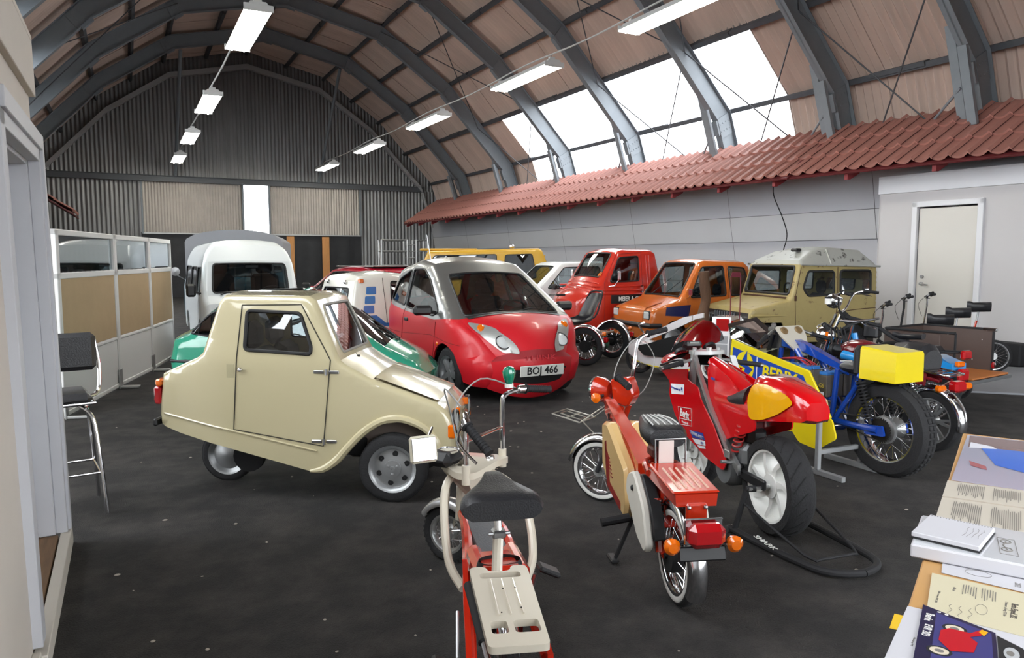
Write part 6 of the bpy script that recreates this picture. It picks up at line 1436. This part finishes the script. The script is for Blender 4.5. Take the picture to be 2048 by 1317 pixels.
# ---- blue moped with red lamps ----
root = thing('moped', 'bright blue moped tail with square red rear lamps between motorcycle and cargo trike', 'moped', (6.84, 4.36, 0), 88)
BM = paint('cyan_blue', '#1b86cc', .3, .8)
bwheel(root, T(.1, 0, .24), .24, .06, .17, n=28); bwheel(root, T(1.2, 0, .24), .24, .06, .17, n=28)
B('rear_body', BM, root, lambda m: m.loft([[(x, -w, z0), (x, w, z0), (x, w, z1), (x, -w, z1)] for x, w, z0, z1 in ((-.12, .1, .5, .62), (.1, .12, .48, .68), (.5, .12, .46, .66), (.7, .08, .46, .6))]))
tb(root, 'rack_loop', BLACK, [(.3, -.09, .7), (-.14, -.09, .73), (-.14, .09, .73), (.3, .09, .7)], .009, 1)
B('tail_lamp', REDL, root, lambda m: m.box((-.16, 0, .52), (.06, .13, .12), b=.02)); B('reflector', REDL, root, lambda m: m.box((-.18, -.0, .71), (.05, .12, .08), b=.015)); B('turn_signal', AMBER, root, lambda m: m.box((-.14, .02, .62), (.05, .1, .05), b=.012))
B('seat', VINYL, root, lambda m: m.box((.3, 0, .72), (.45, .2, .08), b=.035)); tb(root, 'frame_tube', BM, [(.7, 0, .5), (.9, 0, .35), (1.05, 0, .8)], .03, 3); tb(root, 'fork', CHROME, [(1.2, 0.05, .24), (1.05, 0.02, .9)], .015, 1); tb(root, 'handlebar', CHROME, [(1.0, -.3, .95), (1.03, 0, .93), (1.0, .3, .95)], .012, 2)
# ---- cargo trike ----
root = thing('cargo_trike', 'black framed cargo trike with brown plywood box in front of the white door', 'cargo bike', (8.05, 5.24, 0), 97, s=.92)
BRN = mat('brown_plywood', '#4f403a', .6, var=.08, vs=3); TANP = mat('orange_plywood', '#b0692e', .6, var=.08, vs=3)
B('box_end', BRN, root, lambda m: m.box((.42, 0, .62), (.02, .86, .5), b=.003)); B('box_side', BRN, root, lambda m: m.box((-.0, -.44, .62), (.86, .02, .5), b=.003)); B('box_side', BRN, root, lambda m: m.box((.1, .44, .66), (.66, .02, .38), b=.003)); B('box_floor', TANP, root, lambda m: m.box((-.08, 0, .375), (1.05, .88, .02), b=.003))
B('box_rail', BLACK, root, lambda m: (m.tube([(-.4, .44, .88), (.42, .44, .88), (.42, -.44, .88), (-.42, -.44, .88)], .016, 6), m.tube([(-.42, -.44, .36), (-.42, -.44, .88)], .016, 6), m.tube([(-.4, .44, .36), (-.4, .44, .88)], .014, 6), m.tube([(-.4, .44, .4), (.4, .44, .85)], .012, 6)))
B('reflector', REDL, root, lambda m: m.lathe([(.001, .012), (.04, .01), (.04, 0)], 18, M=T(-.43, -.44, .45) @ R(90, 'Z'))); B('latch', CHROME, root, lambda m: m.box((-.38, -.44, .88), (.16, .05, .04), b=.01))
B('screw', WHITE, root, lambda m: [m.ball((x, -.427, z), .006, n=6, m=4) for x, z in ((-.3, .75), (.1, .78), (-.2, .5), (.2, .52))])
B('under_frame', mat('frame_metal', '#747678', .4, .7), root, lambda m: m.box((-.6, 0, .34), (.04, 1.0, .04), b=.005))
for y in (-.32, .38): bwheel(root, T(-.1, y, .17), .17, .05, .12, n=20)
bwheel(root, T(.2, .62, .36), .36, .045, .3, n=36); fender(root, T(.2, .62, .36), .375, .035, 20, 170, BLACK)
# ---- three folding bicycles in front of the door ----
def foldbike(x, y, rz, lab, stem, hz, sz, red=False, low=False):
    r = thing('folding_bicycle', lab, 'bicycle', (x, y, 0), rz, 'folding bicycles before the white door')
    bwheel(r, T(0, 0, .23), .23, .04, .19, n=24); bwheel(r, T(.98, 0, .23), .23, .04, .19, n=24)
    fm = MRED if red else BLACK
    tb(r, 'frame_tube', fm, [(0, .03, .23), (.25, .0, .3), (.7, 0, .45), (.88, 0, .55)], .018, 3); tb(r, 'seat_tube', fm, [(.3, 0, .3), (.22, 0, sz - .2)], .016, 1); tb(r, 'seat_post', STEEL, [(.22, 0, sz - .22), (.2, 0, sz - .02)], .012, 1)
    tb(r, 'fork', fm, [(.98, .02, .23), (.88, 0, .56)], .014, 1); tb(r, 'stem', stem, [(.88, 0, .55), (.84, 0, hz - .14), (.84, 0, hz - .04)], .014, 1)
    saddle(r, T(.2, 0, sz), .29, .2, th=.11)
    for s_ in (-1, 1):
        tb(r, 'handlebar', CHROME, [(.84, 0, hz - .04), (.83, s_ * .1, hz), (.8, s_ * .2, hz + .02)], .011, 3); grip(r, (.8, s_ * .18, hz + .015), (.76, s_ * .3, hz + .03), .017); tb(r, 'brake_lever', BLACK, [(.83, s_ * .16, hz), (.87, s_ * .22, hz - .03), (.82, s_ * .3, hz - .03)], .005, 2)
    tb(r, 'brake_cable', BLACK, [(.85, .12, hz), (.95, .05, hz - .12), (.9, 0, hz - .3)], .003, 4, 5)
foldbike(9.07, 5.66, 128, 'folding bicycle with wide black saddle, leftmost of those before the white door', CHROME, 1.0, .84)
foldbike(9.93, 5.98, 128, 'folding bicycle with black grips and silver stem, middle of those before the white door', BLACK, 1.06, .88)
foldbike(10.75, 6.2, 126, 'folding bicycle with red seat clamp, rightmost of those before the white door', CHROME, 1.06, .92, red=True)
# ---- white velomobile ----
root = thing('velomobile', 'low white recumbent electric trike shell with black cockpit between the cars and motorcycles', 'velomobile', (6.95, 7.4, 0), 122)
VWH = paint('velo_white', '#d8d5d6', .25, .9)
def vel(m):
    rs = []
    for x, w, z0, z1 in ((-.02, .3, .2, .4), (.2, .36, .14, .42), (.55, .37, .12, .4), (.9, .3, .14, .42), (1.15, .2, .2, .46), (1.33, .08, .28, .42)):
        rs.append([(x, -w, z0), (x, -w * .6, z0 - .02), (x, w * .6, z0 - .02), (x, w, z0), (x, w * 1.03, (z0 + z1) / 2), (x, w * .85, z1), (x, w * .5, z1 + .01), (x, -w * .5, z1 + .01), (x, -w * .85, z1), (x, -w * 1.03, (z0 + z1) / 2)])
    m.loft(rs)
B('lower_shell', VWH, root, vel, ang=50)
for s_ in (-1, 1):
    B('side_beam', VWH, root, lambda m: m.loft([[(x, s_ * (y - .03), z - .03), (x, s_ * (y + .02), z - .035), (x, s_ * (y + .02), z + .03), (x, s_ * (y - .03), z + .035)] for x, y, z in ((1.3, .06, .42), (1.05, .24, .52), (.75, .3, .66), (.5, .28, .79), (.38, .26, .82))]))
    B('cockpit_panel', DARK, root, lambda m: m.prism([(1.12, .42), (1.0, .3), (.5, .28), (.35, .36), (.32, .46), (.6, .58), (.95, .46)], s_ * .335, s_ * .35), loc=T(0, s_ * .01, 0))
    bwheel(root, T(.05, s_ * .38, .2), .2, .05, .15, n=20, rim=WHITE)
B('tail_pod', VWH, root, lambda m: m.loft([[(-.12, -w, z0), (.0 + .1, -w, z0), (.1, w, z0), (-.12, w, z0)] if 0 else [(-.1, -w, z0), (.14, -w, z0), (.14, w, z0), (-.1, w, z0)] for w, z0 in ((.26, .2), (.24, .5), (.18, .84))]))
B('tail_reflector', REDL, root, lambda m: (m.box((-.11, 0, .72), (.02, .34, .16), b=.005), m.box((.0, .2, .74), (.16, .03, .16), b=.006)))
B('yellow_line', YB, root, lambda m: m.tube([(1.25, .12, .2), (.9, .305, .155), (.55, .375, .14), (.2, .365, .16)], .008, 6)); bwheel(root, T(1.2, 0, .2), .2, .05, .15, n=20); B('cockpit_seat', DARK, root, lambda m: m.box((.4, 0, .5), (.14, .4, .4), b=.05, rot=(0, 25, 0))); B('grey_panel', mat('pod_grey', '#8a8b8e', .5), root, lambda m: m.box((.02, .235, .45), (.2, .02, .3), b=.004, rot=(6, 0, 0)))
# ---- electric tricycle with black bucket seat ----
root = thing('electric_tricycle', 'electric tricycle with black bucket seat and chrome mudguards beside the red city car', 'tricycle', (6.45, 9.62, 0), 122)
for s_ in (-1, 1):
    bwheel(root, T(0, s_ * .5, .29), .29, .07, .2, n=32, hub=.09, hubw=.03, hubm=DARK); fender(root, T(0, s_ * .5, .29), .31, .05, 20, 190, CHROME)
    B('tail_lamp', REDL, root, lambda m: m.box((-.33, s_ * .5, .4), (.06, .08, .08), b=.015)); B('turn_signal', AMBER, root, lambda m: m.ball((-.3, s_ * .5, .49), .035))
B('axle_beam', DARK, root, lambda m: m.box((0, 0, .3), (.12, .9, .08), b=.02)); B('motor', paint('motor_green', '#1c5c44', .35, .5), root, lambda m: m.lathe([(.001, -.14), (.08, -.14), (.09, -.12), (.09, .12), (.08, .14), (.001, .14)], 24, M=T(-.05, .05, .27)))
B('wooden_deck', mat('brown_deck', '#6e4a34', .7, var=.15, vs=6), root, lambda m: m.box((.2, 0, .44), (.6, .7, .025), b=.004))
def bucket(m):
    rs = []
    for x, z, w, c in ((.62, .6, .19, .02), (.5, .57, .21, .05), (.35, .56, .23, .07), (.2, .6, .24, .08), (.12, .72, .24, .08), (.06, .88, .23, .07), (.0, 1.03, .2, .04)):
        rs.append([(x + (c * abs(sin(radians(a))) ** 2 if z > .7 else 0), w * sin(radians(a)), z + (c * abs(sin(radians(a))) ** 2 if z <= .7 else 0)) for a in range(-90, 91, 15)])
    vs = [p for r in rs for p in r]; n = 13
    m.add(vs, [(k * n + i, k * n + i + 1, (k + 1) * n + i + 1, (k + 1) * n + i) for k in range(len(rs) - 1) for i in range(n - 1)])
MB_ = T(.2, 0, 0) @ R(48, 'Z') @ T(-.2, 0, -.03) @ S(1.15, 1.15, 1.05)
B('bucket_seat', mat('seat_shell_black', '#10101a', .3), root, bucket, ang=60, loc=MB_); B('seat_rim', BLACK, root, loc=MB_, fn= lambda m: m.tube([(.6, -.2, .62), (.35, -.24, .64), (.18, -.25, .7), (.12, -.25, .85), (.05, -.2, 1.04), (0, 0, 1.06), (.05, .2, 1.04), (.12, .25, .85), (.18, .25, .7), (.35, .24, .64), (.6, .2, .62)], .012, 6, sm=2))
for x in (.2, .45): tb(root, 'seat_pillar', STEEL, [(x, .1, .44), (x, .1, .56)], .02, 1)
GRN = paint('shield_green', '#15683f', .3, .6)
B('leg_shield', GRN, root, lambda m: m.loft([[(1.05, -w, z), (1.05 + .03, 0, z), (1.05, w, z), (1.02, 0, z)] for w, z in ((.24, .35), (.15, .6), (.03, .85))])); tb(root, 'steering_column', BLACK, [(1.2, 0, .3), (1.02, 0, .95)], .02, 1)
B('instrument_pod', GRN, root, lambda m: m.box((1.0, 0, .97), (.14, .24, .07), b=.02)); tb(root, 'floor_tube', GRN, [(.3, 0, .38), (.9, 0, .3), (1.05, 0, .4)], .04, 2); bwheel(root, T(1.25, 0, .25), .25, .06, .18, n=28)
for s_ in (-1, 1): tb(root, 'handlebar', CHROME, [(1.0, 0, .98), (.96, s_ * .15, 1.0), (.84, s_ * .3, 1.0)], .011, 3); grip(root, (.88, s_ * .26, 1.0), (.76, s_ * .33, 1.0))
# ---------------- display table with papers on the right ----------------
TA = 28.9; MT = T(1.36, .95, 0) @ R(TA, 'Z')
WOOD = mat('beech_veneer', '#b98e58', .45, var=.06, vs=3, stretch=(.4, 4, 4))
root = thing('display_table', 'long wooden display table covered with papers at the right edge', 'table', (1.36, .95, 0), TA)
B('table_top', WOOD, root, lambda m: m.box((1.05, -.4, .765), (2.7, .8, .03), b=.004))
for x in (-.2, 2.3):
    for y in (-.06, -.74): B('leg', STEEL, root, lambda m: m.tube([(x, y, 0), (x, y, .75)], .018, 10))
def sheet(name, lab, cate, pts, z, m, th=.0012, grp=None):
    t = thing(name, lab, cate, (1.36, .95, 0), TA, grp)
    P_ = [Vector((p[0], p[1], z)) for p in pts]; n = len(P_); up = Vector((0, 0, th))
    B('sheet', m, t, lambda b: b.add([*P_, *[p + up for p in P_]], [tuple(range(n)), tuple(range(n, 2 * n))] + [(i, (i + 1) % n, (i + 1) % n + n, i + n) for i in range(n)]))
    return t
def flat(t, name, m, pts, z): 
    P_ = [Vector((p[0], p[1], z)) for p in pts]; B(name, m, t, lambda b: b.add([*P_, *[p + Vector((0, 0, .0003)) for p in P_]], [tuple(range(len(P_))), tuple(range(len(P_), 2 * len(P_)))]))
PAP = mat('white_paper', '#bcbbc0', .6); IV = mat('ivory_paper', '#bfb79c', .6); OLD = mat('old_paper', '#b5ada0', .65); INK = mat('grey_ink', '#6f6b66', .8)
t = sheet('poster', 'glossy poster with a blue and white shape at the far end of the table', 'poster', [(2.36, -.02), (2.38, -.45), (1.5, -.45), (1.5, -.01)], .7815, mat('gloss_poster', '#b7b6c8', .12, coat=1.))
flat(t, 'brown_band', mat('poster_brown', '#7b6664', .15), [(2.34, -.03), (2.36, -.45), (2.15, -.45), (2.1, -.035)], .7835); flat(t, 'blue_shape', mat('poster_blue', '#3f6fcb', .12), [(2.12, -.08), (2.15, -.45), (1.62, -.45), (1.82, -.14)], .7838); flat(t, 'pale_swoosh', mat('poster_white', '#dddde6', .12), [(2.2, -.04), (2.16, -.12), (2.12, -.14), (2.08, -.04)], .7841); flat(t, 'red_patch', mat('poster_pink', '#a35f63', .2), [(1.84, -.05), (1.78, -.11), (1.72, -.115), (1.76, -.06)], .7842)
t = sheet('open_magazine', 'open cream magazine with faint columns of print, lying below the glossy poster', 'magazine', [(1.47, .0), (1.48, -.4), (1.27, -.4), (1.25, .0)], .7815, OLD, .006)
t2 = sheet('open_magazine', 'cream magazine page with rotated columns of print beside the white ring binder', 'magazine', [(1.24, .0), (1.26, -.4), (.93, -.4), (.92, .0)], .7815, OLD, .005)
random.seed(2)
def cols(t, x0, x1, y0, y1, z, k=3, wm=.85):
    mb = MB(); y = y0
    cw = (y0 - y1) / k
    for c in range(k):
        yy = y0 - cw * c - cw * .08
        while yy > y0 - cw * (c + .85):
            a = x1 - (x1 - x0) * random.uniform(.02, .15); e = x0 + (x1 - x0) * random.uniform(.05, .4)
            mb.box(((a + e) / 2, yy, z), (abs(a - e), .0018, .0004), b=0); yy -= .0055
    o = mb.build('print_lines', INK, t); o['kind'] = 'stuff'
cols(t, 1.27, 1.46, -.03, -.35, .788); cols(t2, .95, 1.22, -.03, -.35, .787)
# ring binder and spiral notebook
t = thing('ring_binder', 'white ring binder with a small drawing on its cover, lying on the table', 'binder', (1.36, .95, 0), TA)
B('cover', PAP, t, lambda m: m.box((.745, -.11, .8025), (.28, .28, .037), b=.004)); B('cover_sleeve', mat('plastic_sleeve', '#c6c8cc', .15, coat=1.), t, lambda m: m.box((.745, -.11, .8215), (.27, .27, .001), b=0))
B('cover_drawing', INK, t, lambda m: (m.tube([(.79, -.165, .8225), (.66, -.175, .8225), (.66, -.215, .8225), (.79, -.205, .8225)], .0008, 4, closed=True), [m.tube([(x + .014 * cos(a * pi / 8), -.185 + .012 * sin(a * pi / 8) - (.0 if x > .72 else .004), .8225) for a in range(16)], .0018, 4, closed=True) for x in (.765, .7)], m.tube([(.765, -.185, .8225), (.73, -.18, .8225), (.7, -.19, .8225)], .002, 4)))
t = thing('spiral_notebook', 'white spiral bound notebook with handwriting lying on the ring binder', 'notebook', (1.36, .95, 0), TA)
B('pages', PAP, t, lambda m: m.box((0, 0, 0), (.19, .165, .014), b=.002), loc=T(.735, -.062, .8335) @ R(-9, 'Z')); B('back_cover', PLAST, t, lambda m: m.box((0, 0, 0), (.194, .168, .003), b=0), loc=T(.735, -.062, .8248) @ R(-9, 'Z'))
B('spiral_hole', INK, t, lambda m: [m.box((.087, -.075 + .0075 * k, .0073), (.003, .003, .0006), b=0) for k in range(21)], loc=T(.735, -.062, .8335) @ R(-9, 'Z'))
B('handwriting', INK, t, lambda m: [m.tube([(.05 - .02 * j + .008 * sin(j), -.03 - .012 * k + .003 * sin(j * 1.7 + k), .0073) for j in range(5)], .0004, 3) for k in range(4)], loc=T(.735, -.062, .8335) @ R(-9, 'Z'))
t = sheet('drawing_sheet', 'white sheet with pale bicycle sketch sticking out under the ring binder', 'paper', [(.66, -.045), (.54, -.05), (.5, -.42), (.66, -.42)], .7815, PAP)
B('sketch_line', INK, t, lambda m: m.tube([(.585 + .02 * cos(a * pi / 8), -.13 + .03 * sin(a * pi / 8), .7832) for a in range(16)], .0005, 3, closed=True)); text(t, 'sheet_text', '202', .02, INK, T(.56, -.215, .7832) @ R(180, 'Z'), ext=.0002)
t = sheet('certificate', 'ivory certificate sheet about the electric moped with signatures, beside the dark brochure', 'paper', [(.52, -.03), (.27, -.04), (.24, -.45), (.49, -.45)], .783, IV)
def tt(t, s, x, y, z, sz, m=INK, nm='sheet_text', **k): text(t, nm, s, sz, m, T(x, y, z) @ R(180 - 2, 'Z'), ext=.0002, **k)
tt(t, 'Berix Eloped 202', .385, -.208, .7846, .02, mat('dark_print', '#4a4440', .7), sx=.62, bold=.0003); tt(t, 'Distance driving 232 km', .385, -.192, .7846, .009)
tt(t, 'Solltan sommar 2002 2003', .37, -.055, .7846, .007); tt(t, 'officials', .44, -.085, .7846, .009)
cols(t, .4, .49, -.1, -.18, .7846, 2); B('signature', INK, t, lambda m: [m.tube([(.34 - .01 * j + .002 * sin(j * 2 + k), -.085 - .02 * k + .004 * sin(j * 1.5), .7846) for j in range(7)], .0005, 3) for k in range(3)])
B('sketch_line', INK, t, lambda m: m.tube([(.35 + .03 * cos(a * pi / 8), -.145 + .012 * sin(a * pi / 8), .7846) for a in range(16)], .0005, 3, closed=True))
t = sheet('paper_sheet', 'plain white sheet under the dark blue brochure at the table corner', 'paper', [(.28, .0), (-.25, .02), (-.25, -.45), (.26, -.45)], .7815, PAP); tt(t, 'Tillverkad, ny 1992', .1, -.03, .783, .006)
B('yellow_tab', mat('tab_yellow', '#d5ae22', .5), t, lambda m: m.box((.18, .008, .782), (.08, .025, .001), b=0))
# brochure printed with the red motorcycle
t = sheet('brochure', 'dark blue brochure page picturing a red racing motorcycle at the bottom right corner', 'brochure', [(.3, -.03), (-.2, -.045), (-.22, -.2), (.235, -.175)], .785, mat('brochure_blue', '#1d1b3f', .3, coat=.5))
flat(t, 'violet_backdrop', mat('brochure_violet', '#3b3a70', .35), [(.27, -.06), (-.2, -.075), (-.21, -.19), (.225, -.168)], .7864)
tt(t, 'Berix', .235, -.048, .7868, .024, WHITE, 'brochure_title', sx=.8, bold=.0004); tt(t, 'EVR 203', .165, -.05, .7868, .022, WHITE, 'brochure_title', sx=.8, bold=.0004)
for x, y in ((.275, -.065), (.27, -.08)): B('punch_hole', WHITE, t, lambda m: m.lathe([(.001, 0), (.004, 0)], 12, M=T(x, y, .7868) @ R(90, 'X')))
def oval(m, cx, cy, a, b_, z, n=20): m.add([(cx + a * cos(2 * pi * k / n), cy + b_ * sin(2 * pi * k / n), z) for k in range(n)], [tuple(range(n))])
for cx, cy in ((.205, -.1), (.08, -.08)):
    B('printed_tyre', BLACK, t, lambda m: oval(m, cx, cy, .022, .024, .7869)); B('printed_rim', mat('print_cream', '#c9bda8', .5), t, lambda m: oval(m, cx, cy, .016, .018, .7871)); B('printed_hub', INK, t, lambda m: oval(m, cx, cy, .008, .009, .7872))
flat(t, 'printed_bike', mat('print_red', '#b01020', .35), [(.2, -.09), (.2, -.13), (.235, -.152), (.2, -.15), (.18, -.13), (.16, -.145), (.11, -.14), (.09, -.1), (.13, -.075), (.18, -.075)], .7874); flat(t, 'printed_tail', YP, [(.215, -.145), (.2, -.155), (.225, -.162), (.232, -.15)], .7876)
t = sheet('photo_print', 'black and white photograph print beside the dark blue brochure', 'photograph', [(.225, -.178), (.0, -.19), (-.02, -.27), (.19, -.225)], .7845, mat('photo_black', '#26282a', .3))
B('printed_disc', mat('photo_grey', '#a9abad', .3), t, lambda m: oval(m, .15, -.205, .03, .014, .7862)); B('printed_core', INK, t, lambda m: oval(m, .15, -.203, .012, .007, .7864))
# end
